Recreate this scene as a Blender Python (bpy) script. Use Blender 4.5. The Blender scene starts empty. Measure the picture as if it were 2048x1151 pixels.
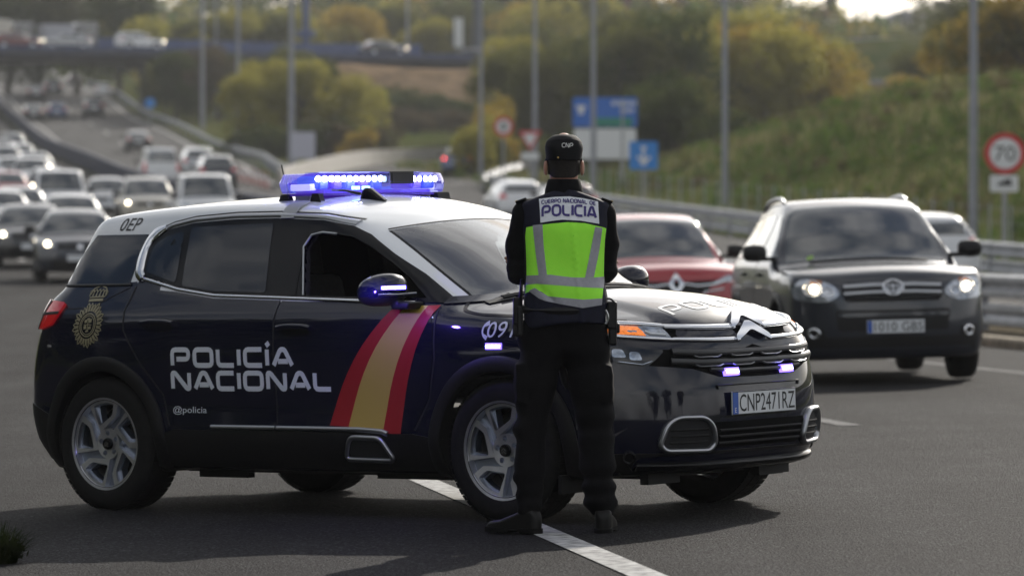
import bpy, math, random
import numpy as np
from mathutils import Vector, Matrix
from mathutils.geometry import delaunay_2d_cdt

scene = bpy.context.scene
# ------------------------------------------------------------------ camera, light, exposure
CAM_H = 1.3645            # eye height above the near road
TILT = 0.02403            # crossfall of the near road (rises to the right)
cam_data = bpy.data.cameras.new('camera')
cam = bpy.data.objects.new('camera', cam_data)
scene.collection.objects.link(cam)
scene.camera = cam
cam.location = (0, 0, CAM_H)
cam.rotation_euler = (math.radians(90), 0, 0)
cam_data.sensor_width = 36
cam_data.lens = 36 * 8500 / 2048
cam_data.shift_y = -93.2 / 2048
cam_data.clip_start = 0.5
cam_data.clip_end = 6000
cam_data.dof.use_dof = True
cam_data.dof.focus_distance = 20.6
cam_data.dof.aperture_fstop = 3.3
cam_data.dof.aperture_blades = 9

SUN_EL, SUN_AZ = math.radians(26.0), math.radians(20.0)   # azimuth measured from +Y towards +X
world = bpy.data.worlds.new("World")
scene.world = world
world.use_nodes = True
wn, wl = world.node_tree.nodes, world.node_tree.links
bg = wn['Background']
sky = wn.new('ShaderNodeTexSky')
sky.sky_type = 'NISHITA'
sky.sun_disc = False
sky.sun_elevation = SUN_EL
sky.sun_rotation = SUN_AZ
sky.air_density = 1.0
sky.dust_density = 2.0
# broken cloud over the whole sky
tc = wn.new('ShaderNodeTexCoord')
mp = wn.new('ShaderNodeMapping'); mp.inputs['Scale'].default_value = (1.0, 1.0, 3.2)
nz = wn.new('ShaderNodeTexNoise'); nz.inputs['Scale'].default_value = 2.3; nz.inputs['Detail'].default_value = 7; nz.inputs['Roughness'].default_value = .58
rp = wn.new('ShaderNodeValToRGB'); rp.color_ramp.elements[0].position = .36; rp.color_ramp.elements[1].position = .60
mx = wn.new('ShaderNodeMixRGB')
wl.new(tc.outputs['Generated'], mp.inputs['Vector']); wl.new(mp.outputs[0], nz.inputs['Vector'])
wl.new(nz.outputs['Fac'], rp.inputs['Fac']); wl.new(rp.outputs['Color'], mx.inputs['Fac'])
wl.new(sky.outputs[0], mx.inputs['Color1']); bw = wn.new('ShaderNodeRGBToBW'); cl = wn.new('ShaderNodeMath'); cl.operation = 'MULTIPLY_ADD'; cl.inputs[1].default_value = 1.2; cl.inputs[2].default_value = 8.0   # cloud: lit like the sky behind it, brighter towards the sun
wl.new(sky.outputs[0], bw.inputs[0]); wl.new(bw.outputs[0], cl.inputs[0]); wl.new(cl.outputs[0], mx.inputs['Color2'])
wl.new(mx.outputs[0], bg.inputs['Color'])
bg.inputs['Strength'].default_value = 0.07

sun_data = bpy.data.lights.new('sun', 'SUN')
sun_data.energy = 4.0
sun_data.angle = math.radians(0.6)
sun_data.color = (1.0, .93, .83)
sun = bpy.data.objects.new('sun', sun_data)
scene.collection.objects.link(sun)
sd = Vector((math.sin(SUN_AZ) * math.cos(SUN_EL), math.cos(SUN_AZ) * math.cos(SUN_EL), math.sin(SUN_EL)))
sun.rotation_euler = sd.to_track_quat('Z', 'Y').to_euler()

vs = scene.view_settings
vs.view_transform = 'Standard'
vs.look = 'None'
vs.exposure = 0.35
vs.gamma = 1.0
vs.use_curve_mapping = False
scene.render.engine = 'CYCLES'
scene.cycles.use_denoising = True
scene.cycles.max_bounces = 8
scene.cycles.transparent_max_bounces = 16
scene.cycles.sample_clamp_indirect = 6.0

# ------------------------------------------------------------------ helpers: materials
rng = np.random.default_rng(7)
random.seed(7)
MATS = {}

def mat(name, base=(.5, .5, .5), rough=.5, metal=0.0, coat=0.0, emit=None, estr=0.0, spec=.5, noise=0.0, nscale=20.0, bump=0.0, bscale=200.0, sheen=0.0, rvar=0.0, c2=None):
    """one procedural Principled material; noise varies the colour (towards c2), rvar the gloss, bump gives fine relief"""
    if name in MATS: return MATS[name]
    m = bpy.data.materials.new(name); m.use_nodes = True; MATS[name] = m
    n, l = m.node_tree.nodes, m.node_tree.links
    b = n['Principled BSDF']
    b.inputs['Base Color'].default_value = (*base, 1); b.inputs['Roughness'].default_value = rough
    b.inputs['Metallic'].default_value = metal; b.inputs['Coat Weight'].default_value = coat
    b.inputs['Coat Roughness'].default_value = .04; b.inputs['Specular IOR Level'].default_value = spec
    if sheen: b.inputs['Sheen Weight'].default_value = sheen
    if emit:
        b.inputs['Emission Color'].default_value = (*emit, 1); b.inputs['Emission Strength'].default_value = estr
    if noise or rvar or bump:
        t = n.new('ShaderNodeTexCoord')
        if noise or rvar:
            z = n.new('ShaderNodeTexNoise'); z.inputs['Scale'].default_value = nscale; z.inputs['Detail'].default_value = 6
            l.new(t.outputs['Object'], z.inputs['Vector'])
            if noise:
                r = n.new('ShaderNodeValToRGB'); r.color_ramp.elements[0].position = .3; r.color_ramp.elements[1].position = .7
                d = c2 or tuple(c * (1 + noise) for c in base)
                e = base if c2 else tuple(c * (1 - noise) for c in base)
                r.color_ramp.elements[0].color = (*e, 1); r.color_ramp.elements[1].color = (*d, 1)
                l.new(z.outputs['Fac'], r.inputs['Fac']); l.new(r.outputs['Color'], b.inputs['Base Color'])
            if rvar:
                q = n.new('ShaderNodeMapRange'); q.inputs['To Min'].default_value = max(.02, rough - rvar); q.inputs['To Max'].default_value = rough + rvar
                l.new(z.outputs['Fac'], q.inputs['Value']); l.new(q.outputs[0], b.inputs['Roughness'])
        if bump:
            z2 = n.new('ShaderNodeTexNoise'); z2.inputs['Scale'].default_value = bscale; z2.inputs['Detail'].default_value = 4
            l.new(t.outputs['Object'], z2.inputs['Vector'])
            u = n.new('ShaderNodeBump'); u.inputs['Strength'].default_value = bump; u.inputs['Distance'].default_value = .01
            l.new(z2.outputs['Fac'], u.inputs['Height']); l.new(u.outputs[0], b.inputs['Normal'])
    return m

def glass_mat(name, tint=(.75, .8, .8), ior=1.5, rough=.02, emit=None, estr=0):
    """a thin pane: tinted see-through mixed with a mirror by Fresnel"""
    if name in MATS: return MATS[name]
    m = bpy.data.materials.new(name); m.use_nodes = True; MATS[name] = m
    n, l = m.node_tree.nodes, m.node_tree.links
    n.remove(n['Principled BSDF'])
    o = n['Material Output']; t = n.new('ShaderNodeBsdfTransparent'); t.inputs[0].default_value = (*tint, 1)
    g = n.new('ShaderNodeBsdfGlossy'); g.inputs['Roughness'].default_value = rough
    f = n.new('ShaderNodeFresnel'); f.inputs[0].default_value = ior
    x = n.new('ShaderNodeMixShader'); l.new(f.outputs[0], x.inputs[0]); l.new(t.outputs[0], x.inputs[1]); l.new(g.outputs[0], x.inputs[2])
    if emit:
        e = n.new('ShaderNodeEmission'); e.inputs[0].default_value = (*emit, 1); e.inputs[1].default_value = estr
        a = n.new('ShaderNodeAddShader'); l.new(x.outputs[0], a.inputs[0]); l.new(e.outputs[0], a.inputs[1]); l.new(a.outputs[0], o.inputs[0])
    else: l.new(x.outputs[0], o.inputs[0])
    return m

# ------------------------------------------------------------------ helpers: objects
COL = scene.collection

def link(name, me, parent=None, m=None):
    o = bpy.data.objects.new(name, me); COL.objects.link(o)
    if m is not None and me is not None: me.materials.append(m)
    if parent is not None: o.parent = parent
    return o

def tag(o, label=None, cat=None, group=None, kind=None):
    if label: o['label'] = label
    if cat: o['category'] = cat
    if group: o['group'] = group
    if kind: o['kind'] = kind
    return o

def empty(name, loc=(0, 0, 0), rz=0.0):
    o = bpy.data.objects.new(name, None); COL.objects.link(o)
    o.location = loc; o.rotation_euler = (0, 0, rz); o.empty_display_size = .2
    return o

def kids(o): return list(o.children)

def copy_tree(o, parent=None, depth=0):
    c = o.copy(); COL.objects.link(c)
    if parent is not None: c.parent = parent
    for ch in kids(o): copy_tree(ch, c, depth + 1)
    return c

def mesh(name, V, F, smooth=True):
    me = bpy.data.meshes.new(name)
    me.from_pydata([tuple(map(float, v)) for v in V], [], [tuple(map(int, f)) for f in F])
    if smooth: me.polygons.foreach_set('use_smooth', [True] * len(me.polygons))
    me.update()
    return me

class MB:
    """collects simple solids into one mesh"""
    def __init__(s): s.V, s.F, s.n = [], [], 0
    def add(s, V, F):
        s.V.extend([tuple(v) for v in V]); s.F.extend([tuple(i + s.n for i in f) for f in F]); s.n += len(V); return s
    def box(s, c, d, rz=0.0, rx=0.0, ry=0.0, M=None):
        x, y, z = d[0] / 2, d[1] / 2, d[2] / 2
        P = [Vector((a, b, e)) for a in (-x, x) for b in (-y, y) for e in (-z, z)]
        R = Matrix.Rotation(rz, 3, 'Z') @ Matrix.Rotation(ry, 3, 'Y') @ Matrix.Rotation(rx, 3, 'X')
        P = [R @ p + Vector(c) for p in P]
        return s.add(P, [(0, 1, 3, 2), (4, 6, 7, 5), (0, 4, 5, 1), (2, 3, 7, 6), (0, 2, 6, 4), (1, 5, 7, 3)])
    def tube(s, pts, r, n=10, cap=True):
        """swept tube along pts, r a number or one per point"""
        pts = [Vector(p) for p in pts]; rr = [r] * len(pts) if np.isscalar(r) else r
        V, F = [], []
        t = (pts[1] - pts[0]).normalized(); u = t.orthogonal().normalized()
        for i, p in enumerate(pts):
            a = pts[max(i - 1, 0)]; b = pts[min(i + 1, len(pts) - 1)]; t = (b - a).normalized()
            u = (u - t * u.dot(t)).normalized(); w = t.cross(u)
            for k in range(n):
                q = 2 * math.pi * k / n; V.append(p + (u * math.cos(q) + w * math.sin(q)) * rr[i])
        for i in range(len(pts) - 1):
            for k in range(n):
                k2 = (k + 1) % n; F.append((i * n + k, i * n + k2, (i + 1) * n + k2, (i + 1) * n + k))
        if cap: F.append(tuple(range(n - 1, -1, -1))); F.append(tuple((len(pts) - 1) * n + k for k in range(n)))
        return s.add(V, F)
    def lathe(s, prof, n=32, M=None, close=False):
        """prof of (r, h) turned about local Y (h along Y)"""
        V, F = [], []
        for r, h in prof:
            for k in range(n):
                q = 2 * math.pi * k / n; V.append(Vector((r * math.cos(q), h, r * math.sin(q))))
        m = len(prof); R = range(m if close else m - 1)
        for i in R:
            j = (i + 1) % m
            for k in range(n):
                k2 = (k + 1) % n; F.append((i * n + k, i * n + k2, j * n + k2, j * n + k))
        if M is not None: V = [M @ v for v in V]
        return s.add(V, F)
    def prism(s, poly, h0, h1, M=None):
        """polygon in XZ extruded along Y from h0 to h1"""
        n = len(poly); V = [Vector((x, h0, z)) for x, z in poly] + [Vector((x, h1, z)) for x, z in poly]
        if M is not None: V = [M @ v for v in V]
        F = [tuple(range(n)), tuple(range(2 * n - 1, n - 1, -1))] + [(i, i + n, (i + 1) % n + n, (i + 1) % n) for i in range(n)]
        return s.add(V, F)
    def mesh(s, name, smooth=False): 
        me = mesh(name, s.V, s.F, smooth); return me
    def build(s, name, m, parent=None, smooth=False, bevel=0.0, auto=True):
        me = s.mesh(name, smooth)
        if smooth and auto: me.set_sharp_from_angle(angle=math.radians(38))
        o = link(name, me, parent, m)
        if bevel:
            b = o.modifiers.new('bevel', 'BEVEL'); b.width = bevel; b.segments = 2; b.limit_method = 'ANGLE'
        return o

# ------------------------------------------------------------------ helpers: implicit solids
def pc(xs,ys):
    xs=np.asarray(xs,float);ys=np.asarray(ys,float)
    h=np.diff(xs);d=np.diff(ys)/h;m=np.zeros_like(xs)
    for i in range(1,len(xs)-1):
        if d[i-1]*d[i]>0:
            w1=2*h[i]+h[i-1];w2=h[i]+2*h[i-1];m[i]=(w1+w2)/(w1/d[i-1]+w2/d[i])
    m[0]=d[0];m[-1]=d[-1]
    def f(x):
        x=np.asarray(x,float)
        i=np.clip(np.searchsorted(xs,x)-1,0,len(xs)-2)
        t=np.clip((x-xs[i])/h[i],0,1);hh=h[i];t2=t*t;t3=t2*t
        return (2*t3-3*t2+1)*ys[i]+(t3-2*t2+t)*hh*m[i]+(-2*t3+3*t2)*ys[i+1]+(t3-t2)*hh*m[i+1]
    return f
def sstep(a,b,x):
    t=np.clip((x-a)/(b-a),0,1);return t*t*(3-2*t)
class Hull:
    """A vehicle body as an implicit solid: x forward, y left, z up; f<0 inside."""
    def __init__(s,top,front,rear,plan,inset,bottom=.22,crown=.11,kx=.28,Df=.5,Dr=.35,n=3.0,k=.022,gt=(.1,-.7,-1.8),belt=1.1,wheels=(),flare=.012,W=.92,crown_hood=None,hood_x=.9,bulge=0.0):
        s.zc=pc(*zip(*sorted(top)));s.xf=pc(*zip(*front));s.xr=pc(*zip(*rear));s.wl=pc(*zip(*sorted(plan)));s.ins=pc(*zip(*inset))
        s.bottom,s.crown,s.kx,s.Df,s.Dr,s.n,s.k,s.gt,s.belt,s.wheels,s.flare,s.W=bottom,crown,kx,Df,Dr,n,k,gt,belt,wheels,flare,W
        s.ch=crown if crown_hood is None else crown_hood;s.hx=hood_x;s.bulge=bulge
    def top(s,x,ay):
        c=s.crown+(s.ch-s.crown)*sstep(s.hx-.1,s.hx+.3,x)
        return s.zc(x+s.kx*ay*ay)-c*ay*ay+s.bulge*((1-sstep(.40,.52,ay))-.6)*sstep(s.hx+.3,s.hx+.6,x)
    def __call__(s,P):
        x,y,z=P[...,0],P[...,1],P[...,2];ay=np.sqrt(y*y+1e-6)
        A=(z-s.top(x,ay))*.88
        w=s.wl(x)-s.ins(z)-s.gt[0]*sstep(s.belt-.1,s.belt+.35,z)*(1-sstep(s.gt[2],s.gt[1],x))
        for xw,zw in s.wheels:
            w=w+s.flare*np.exp(-((x-xw)/.42)**4)*np.exp(-((z-zw-.2)/.35)**4)
        B=ay-w
        C=(x-(s.xf(z)-s.Df*(ay/s.W)**s.n))*.85
        D=((s.xr(z)+s.Dr*(ay/s.W)**s.n)-x)*.85
        E=s.bottom-z
        F=np.stack([A,B,C,D,E]);M=F.max(0)
        return M+s.k*np.log(np.exp((F-M)/s.k).sum(0))
    def grad(s,P,e=.004):
        G=np.zeros_like(P)
        for i in range(3):
            d=np.zeros(3);d[i]=e;G[...,i]=s(P+d)-s(P-d)
        return G/np.maximum(np.linalg.norm(G,axis=-1,keepdims=True),1e-9)
def march(f,P,D,L,n=160):
    """first point along P+tD (t<L) where f<0; vectorised"""
    P=np.asarray(P,float);N=len(P);D=np.broadcast_to(D,P.shape)
    t0=np.zeros(N);t1=np.full(N,np.nan);prev=np.zeros(N)
    for i in range(1,n+1):
        t=L*i/n;v=f(P+D*t)
        new=np.isnan(t1)&(v<0);t1[new]=t;t0[new]=t-L/n
    bad=np.isnan(t1);a=t0.copy();b=np.where(bad,L,t1)
    for _ in range(18):
        m=(a+b)/2;v=f(P+D*m[:,None]);ins=v<0;b=np.where(ins,m,b);a=np.where(ins,a,m)
    Q=P+D*b[:,None];return Q,bad

def smin(a, b, k):
    h = np.clip(.5 + .5 * (b - a) / k, 0, 1)
    return b + (a - b) * h - k * h * (1 - h)

def smax(a, b, k): return -smin(-a, -b, k)

def poly_sdf(P, x, y):
    """signed distance to a polygon, negative inside; vectorised"""
    P = np.asarray(P, float); n = len(P)
    d = np.full(x.shape, 1e9); s = np.ones(x.shape)
    for i in range(n):
        a = P[i]; b = P[i - 1]; ex, ey = b[0] - a[0], b[1] - a[1]; wx, wy = x - a[0], y - a[1]
        t = np.clip((wx * ex + wy * ey) / (ex * ex + ey * ey + 1e-12), 0, 1)
        d = np.minimum(d, (wx - ex * t) ** 2 + (wy - ey * t) ** 2)
        c1 = y >= a[1]; c2 = y < b[1]; c3 = ex * wy > ey * wx
        s = np.where((c1 & c2 & c3) | (~c1 & ~c2 & ~c3), -s, s)
    return s * np.sqrt(d)

def surface_nets(f, lo, hi, h, refine=2, eps=.003):
    """mesh of f = 0: naive surface nets, then a few Newton steps onto the surface"""
    lo, hi = np.asarray(lo, float), np.asarray(hi, float)
    N = np.ceil((hi - lo) / h).astype(int) + 1
    ax = [lo[i] + h * np.arange(N[i]) for i in range(3)]
    val = np.empty(N, np.float32)
    st = max(1, int(3e5 // (N[1] * N[2])))
    for i in range(0, N[0], st):
        G = np.stack(np.meshgrid(ax[0][i:i + st], ax[1], ax[2], indexing='ij'), -1)
        val[i:i + st] = f(G)
    ins = val < 0
    cnt = np.zeros(N - 1, np.int8)
    sl = [slice(0, -1), slice(1, None)]
    for a in (0, 1):
        for b in (0, 1):
            for c in (0, 1): cnt += ins[sl[a], sl[b], sl[c]]
    cells = np.argwhere((cnt > 0) & (cnt < 8))
    idx = np.full(N - 1, -1, np.int64); idx[tuple(cells.T)] = np.arange(len(cells))
    acc = np.zeros((len(cells), 3)); num = np.zeros(len(cells))
    C = [np.array((a, b, c)) for a in (0, 1) for b in (0, 1) for c in (0, 1)]
    for p in C:
        for d in range(3):
            if p[d] == 0:
                q = p.copy(); q[d] = 1
                va = val[tuple((cells + p).T)]; vb = val[tuple((cells + q).T)]
                m = (va < 0) != (vb < 0); t = np.where(m, va / np.where(m, va - vb, 1), 0)
                pt = p[None] + (q - p)[None] * t[:, None]
                acc[m] += pt[m]; num[m] += 1
    V = lo + (cells + acc / num[:, None]) * h
    F = []
    for d in range(3):
        e1, e2 = [(1, 2), (2, 0), (0, 1)][d]
        s0 = [slice(None)] * 3; s1 = [slice(None)] * 3
        s0[d] = slice(0, -1); s1[d] = slice(1, None)
        a, b = ins[tuple(s0)], ins[tuple(s1)]
        E = np.argwhere(a != b)
        ok = (E[:, e1] > 0) & (E[:, e2] > 0) & (E[:, e1] < N[e1] - 1) & (E[:, e2] < N[e2] - 1)
        E = E[ok]; fl = a[tuple(E.T)]
        u = np.zeros(3, int); u[e1] = 1; w = np.zeros(3, int); w[e2] = 1
        q = np.stack([idx[tuple((E - u - w).T)], idx[tuple((E - w).T)], idx[tuple(E.T)], idx[tuple((E - u).T)]], 1)
        q[~fl] = q[~fl][:, ::-1]
        F.append(q)
    F = np.concatenate(F)
    for _ in range(refine):
        v = f(V); G = np.zeros_like(V)
        for i in range(3):
            d = np.zeros(3); d[i] = eps; G[:, i] = (f(V + d) - f(V - d)) / (2 * eps)
        g2 = (G * G).sum(1)
        step = -(v / np.maximum(g2, .05))[:, None] * G
        L = np.linalg.norm(step, axis=1, keepdims=True); step *= np.minimum(1, .5 * h / np.maximum(L, 1e-9))
        V = V + step
    return V, F

def cull(V, F, keep):
    """drop faces for which keep is False and unused vertices"""
    F = F[keep]; u, inv = np.unique(F, return_inverse=True)
    return V[u], inv.reshape(F.shape)

# ------------------------------------------------------------------ helpers: panels laid on a surface
def inside(loops, P):
    r = np.zeros(len(P), bool)
    for L in loops:
        L = np.asarray(L, float); x, y = P[:, 0], P[:, 1]; j = len(L) - 1
        for i in range(len(L)):
            xi, yi = L[i]; xj, yj = L[j]
            r ^= ((yi > y) != (yj > y)) & (x < (xj - xi) * (y - yi) / (yj - yi + 1e-15) + xi)
            j = i
    return r

def round_poly(P, r, n=4, closed=True):
    """a polygon or path with its corners rounded"""
    P = [np.asarray(p, float) for p in P]; out = []; N = len(P)
    for i, p in enumerate(P):
        if not closed and i in (0, N - 1): out.append(p); continue
        a, b = P[i - 1], P[(i + 1) % N]
        da, db = a - p, b - p; la, lb = np.linalg.norm(da), np.linalg.norm(db)
        q = min(r, .48 * la, .48 * lb); s = p + da / la * q; e = p + db / lb * q
        for k in range(n + 1):
            t = k / n; out.append((1 - t) ** 2 * s + 2 * t * (1 - t) * p + t * t * e)
    return out

def cdt(loops, res):
    pts, ed = [], []
    for L in loops:
        L = [np.asarray(p, float) for p in L]; s = len(pts)
        for i in range(len(L)):
            a, b = L[i], L[(i + 1) % len(L)]; n = max(1, int(np.ceil(np.linalg.norm(b - a) / res)))
            for k in range(n): pts.append(a + (b - a) * k / n)
        m = len(pts) - s; ed += [(s + i, s + (i + 1) % m) for i in range(m)]
    B = np.array(pts); lo, hi = B.min(0), B.max(0)
    gx, gy = np.meshgrid(np.arange(lo[0] + res / 2, hi[0], res), np.arange(lo[1] + res / 2, hi[1], res * .87), indexing='ij')
    gx = gx + (np.arange(gx.shape[1]) % 2)[None] * res / 2
    G = np.stack([gx.ravel(), gy.ravel()], 1)
    if len(G):
        G = G[inside(loops, G)]
        if len(G):
            d = np.full(len(G), 9.)
            for p in B: d = np.minimum(d, np.hypot(G[:, 0] - p[0], G[:, 1] - p[1]))
            G = G[d > res * .55]
    allp = np.concatenate([B, G]) if len(G) else B
    v, e, f, *_ = delaunay_2d_cdt([Vector(p) for p in allp], ed, [], 0, 1e-6)
    V = np.array([(p.x, p.y) for p in v]); T = []
    for q in f:
        for k in range(1, len(q) - 1): T.append((q[0], q[k], q[k + 1]))
    T = np.array(T); cen = V[T].mean(1); T = T[inside(loops, cen)]
    return V, T

def skin(V, T, mapper, off, thick, flip=None):
    """triangulated 2-D sheet mapped on a surface, lifted by off, with an edge that goes thick deep"""
    P, N = mapper(V); Q = P + N * off
    fn = np.cross(Q[T[:, 1]] - Q[T[:, 0]], Q[T[:, 2]] - Q[T[:, 0]])
    if (fn * N[T[:, 0]]).sum() < 0: T = T[:, ::-1]
    F = [tuple(t) for t in T]; VV = list(Q)
    if thick > 0:
        cnt = {}
        for t in T:
            for a, b in ((t[0], t[1]), (t[1], t[2]), (t[2], t[0])): cnt[(a, b)] = 1
        for (a, b) in cnt:
            if (b, a) not in cnt:
                n = len(VV); VV += [Q[a], Q[b], Q[b] - N[b] * thick, Q[a] - N[a] * thick]
                F.append((n, n + 3, n + 2, n + 1))
    skin.normals = np.concatenate([N, np.zeros((len(VV) - len(N), 3))])
    return VV, F

def exact_normals(me, N):
    """shade a sheet with the normals of the surface it lies on (rows of zeros keep the mesh's own)"""
    me.normals_split_custom_set_from_vertices([tuple(map(float, n)) for n in N]); return me

def panel(name, loops, mapper, m, parent=None, off=.004, thick=.006, res=.035):
    if not isinstance(loops[0][0], (list, tuple, np.ndarray)): loops = [loops]
    V, T = cdt(loops, res)
    VV, F = skin(V, T, mapper, off, thick)
    return link(name, exact_normals(mesh(name, VV, F), skin.normals), parent, m)

def path_frame(P, closed=False):
    P = np.asarray(P, float)
    if closed: d = np.roll(P, -1, 0) - np.roll(P, 1, 0)
    else: d = np.gradient(P, axis=0)
    d /= np.maximum(np.linalg.norm(d, axis=1, keepdims=True), 1e-9)
    return P, np.stack([-d[:, 1], d[:, 0]], 1)

def resample(P, res, closed=False):
    P = [np.asarray(p, float) for p in P]; out = []; n = len(P)
    for i in range(n if closed else n - 1):
        a, b = P[i], P[(i + 1) % n]; k = max(1, int(np.ceil(np.linalg.norm(b - a) / res)))
        out += [a + (b - a) * j / k for j in range(k)]
    if not closed: out.append(P[-1])
    return out

def bead_geo(path, w, h, mapper, off=.001, closed=False, res=.03, prof=None):
    """a raised band along a 2-D path on a surface"""
    P, n = path_frame(resample(path, res, closed), closed)
    ww = np.full(len(P), w) if np.isscalar(w) else np.interp(np.linspace(0, 1, len(P)), np.linspace(0, 1, len(w)), w)
    prof = prof or [(-.5, -.4), (-.5, .45), (-.32, .85), (0, 1), (.32, .85), (.5, .45), (.5, -.4)]
    k = len(prof); U = np.concatenate([P + n * (ww * o)[:, None] for o, _ in prof])
    X, N = mapper(U); H = np.repeat([off + h * q for _, q in prof], len(P)); X = X + N * H[:, None]
    m = len(P); F = []
    for j in range(k - 1):
        for i in range(m if closed else m - 1):
            i2 = (i + 1) % m; F.append((j * m + i, j * m + i2, (j + 1) * m + i2, (j + 1) * m + i))
    if not closed:
        F.append(tuple(j * m for j in range(k))); F.append(tuple(j * m + m - 1 for j in range(k - 1, -1, -1)))
    return X, F, N

def fix_out(X, F, N):
    """orient quads along the surface normal"""
    X = np.asarray(X); s = 0
    for f in F[::max(1, len(F) // 60)]:
        if len(f) == 4:
            c = np.cross(X[f[1]] - X[f[0]], X[f[2]] - X[f[0]]); s += c @ N[f[0]]
    return F if s >= 0 else [tuple(reversed(f)) for f in F]

def bead(name, path, w, h, mapper, m, parent=None, off=.001, closed=False, res=.03, prof=None):
    X, F, N = bead_geo(path, w, h, mapper, off, closed, res, prof)
    me = mesh(name, X, fix_out(X, F, N)); me.set_sharp_from_angle(angle=math.radians(50))
    return link(name, me, parent, m)

FLAT = [(-.5, 0), (-.5, 1), (.5, 1), (.5, 0)]
GLYPH = {   # strokes on a unit cell, width first
    'P': (.95, [([(0, 0), (0, 1), (.95, 1), (.95, .40), (.25, .40)], 0)]), 'O': (1, [([(0, 0), (1, 0), (1, 1), (0, 1)], 1)]),
    'L': (.85, [([(0, 1), (0, 0), (.9, 0)], 0)]), 'I': (0, [([(0, 0), (0, 1)], 0)]), 'Í': (0, [([(0, 0), (0, 1)], 0), ([(-.05, 1.22), (.12, 1.42)], 0)]),
    'C': (.9, [([(.95, 1), (0, 1), (0, 0), (.95, 0)], 0)]), 'A': (1.02, [([(0, 0), (.40, 1), (.64, 1), (1.04, 0)], 0), ([(.26, .25), (.80, .25)], 0)]),
    'N': (1, [([(0, 0), (0, 1), (.16, 1), (.84, 0), (1, 0), (1, 1)], 0)]), 'U': (.9, [([(0, 1), (0, 0), (.9, 0), (.9, 1)], 0)]),
    'E': (.85, [([(.88, 1), (0, 1), (0, 0), (.88, 0)], 0), ([(.15, .5), (.85, .5)], 0)]), 'R': (.95, [([(0, 0), (0, 1), (.95, 1), (.95, .42), (.25, .42)], 0), ([(.45, .36), (.95, 0)], 0)]),
    'D': (.95, [([(0, 0), (.95, 0), (.95, 1), (0, 1)], 1)]), ' ': (.35, []),
}

def lettering(name, text, x0, x1, z0, z1, mapper, m, parent, stroke=.2, off=.002, th=.0012, gap=.42, slope=0.0, curve=None, rnd=.3):
    """police lettering drawn with strokes, fitted from x0 to x1"""
    hgt = z1 - z0; sw = stroke * hgt; W = []; tot = 0
    for ch in text: W.append(GLYPH[ch][0]); tot += GLYPH[ch][0]
    tot += gap * (len(text) - 1); sc = (abs(x1 - x0) - sw) / tot; sg = 1 if x1 > x0 else -1
    X0 = x0 + sg * sw / 2; b = MB(); cx = 0; lay = 0
    for ch, w in zip(text, W):
        for pts, cl in GLYPH[ch][1]:
            P = [(X0 + sg * (cx + px) * sc, z0 + sw / 2 + pz * (hgt - sw) + slope * abs(X0 + sg * (cx + px) * sc - x0)) for px, pz in pts]
            if curve: P = [(x, z + curve((x - x0) / (x1 - x0))) for x, z in P]
            P = round_poly(P, rnd * hgt, 3, bool(cl))
            V, F, N = bead_geo(P, sw, th + .0003 * (lay % 2), mapper, off, bool(cl), .04, FLAT)
            b.add(V, fix_out(V, F, N)); lay += 1
        cx += w + gap
    return b.build(name, m, parent)

def text_geo(s, size, sx=1.0, center=False, shear=0.0):
    cu = bpy.data.curves.new('text', 'FONT'); cu.body = s; cu.size = size; cu.resolution_u = 3; cu.shear = shear
    if center: cu.align_x = 'CENTER'; cu.align_y = 'CENTER'
    o = bpy.data.objects.new('text', cu); COL.objects.link(o)
    dg = bpy.context.evaluated_depsgraph_get(); me = bpy.data.meshes.new_from_object(o.evaluated_get(dg))
    V = np.array([(v.co.x * sx, v.co.y) for v in me.vertices]).reshape(-1, 2); F = [tuple(p.vertices) for p in me.polygons]
    bpy.data.objects.remove(o); bpy.data.curves.remove(cu); bpy.data.meshes.remove(me)
    T = [(f[0], f[k], f[k + 1]) for f in F for k in range(1, len(f) - 1)]
    return V, np.array(T)

def print_on(name, s, box, mapper, m, parent, off=.002, shear=0.0, flipx=False, slope=0.0):
    """flat lettering in the built-in face, fitted into box = x0, z0, x1, z1 of the mapper's plane"""
    V, T = text_geo(s, 1.0, shear=shear); lo, hi = V.min(0), V.max(0)
    U = (V - lo) / (hi - lo)
    x0, z0, x1, z1 = box; U = np.stack([x0 + U[:, 0] * (x1 - x0), z0 + U[:, 1] * (z1 - z0)], 1); U[:, 1] += slope * (U[:, 0] - x0)
    VV, F = skin(U, T, mapper, off, 0)
    return link(name, mesh(name, VV, F, False), parent, m)

def plane_map(o, ux, uz):
    o, ux, uz = np.asarray(o, float), np.asarray(ux, float), np.asarray(uz, float); nn = np.cross(ux, uz)
    def f(U):
        U = np.asarray(U, float); return o + U[:, :1] * ux + U[:, 1:2] * uz, np.broadcast_to(nn, (len(U), 3))
    return f

def hull_map(H, axis, sign=1):
    """project 2-D points onto hull H: 'side' takes (x, z), 'front'/'rear' take (y, z), 'top' takes (x, y)"""
    def f(U):
        U = np.asarray(U, float); z = np.zeros(len(U))
        if axis == 'side': P, D, L = np.stack([U[:, 0], z + sign * 1.25, U[:, 1]], 1), (0, -sign, 0), 1.2
        elif axis == 'front': P, D, L = np.stack([z + 3.2, U[:, 0], U[:, 1]], 1), (-1, 0, 0), 3
        elif axis == 'rear': P, D, L = np.stack([z - 3.2, U[:, 0], U[:, 1]], 1), (1, 0, 0), 3
        else: P, D, L = np.stack([U[:, 0], U[:, 1], z + 2.6], 1), (0, 0, -1), 2.4
        Q, bad = march(H, P, np.array(D, float), L, 120)
        return Q, H.grad(Q)
    return f

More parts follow.
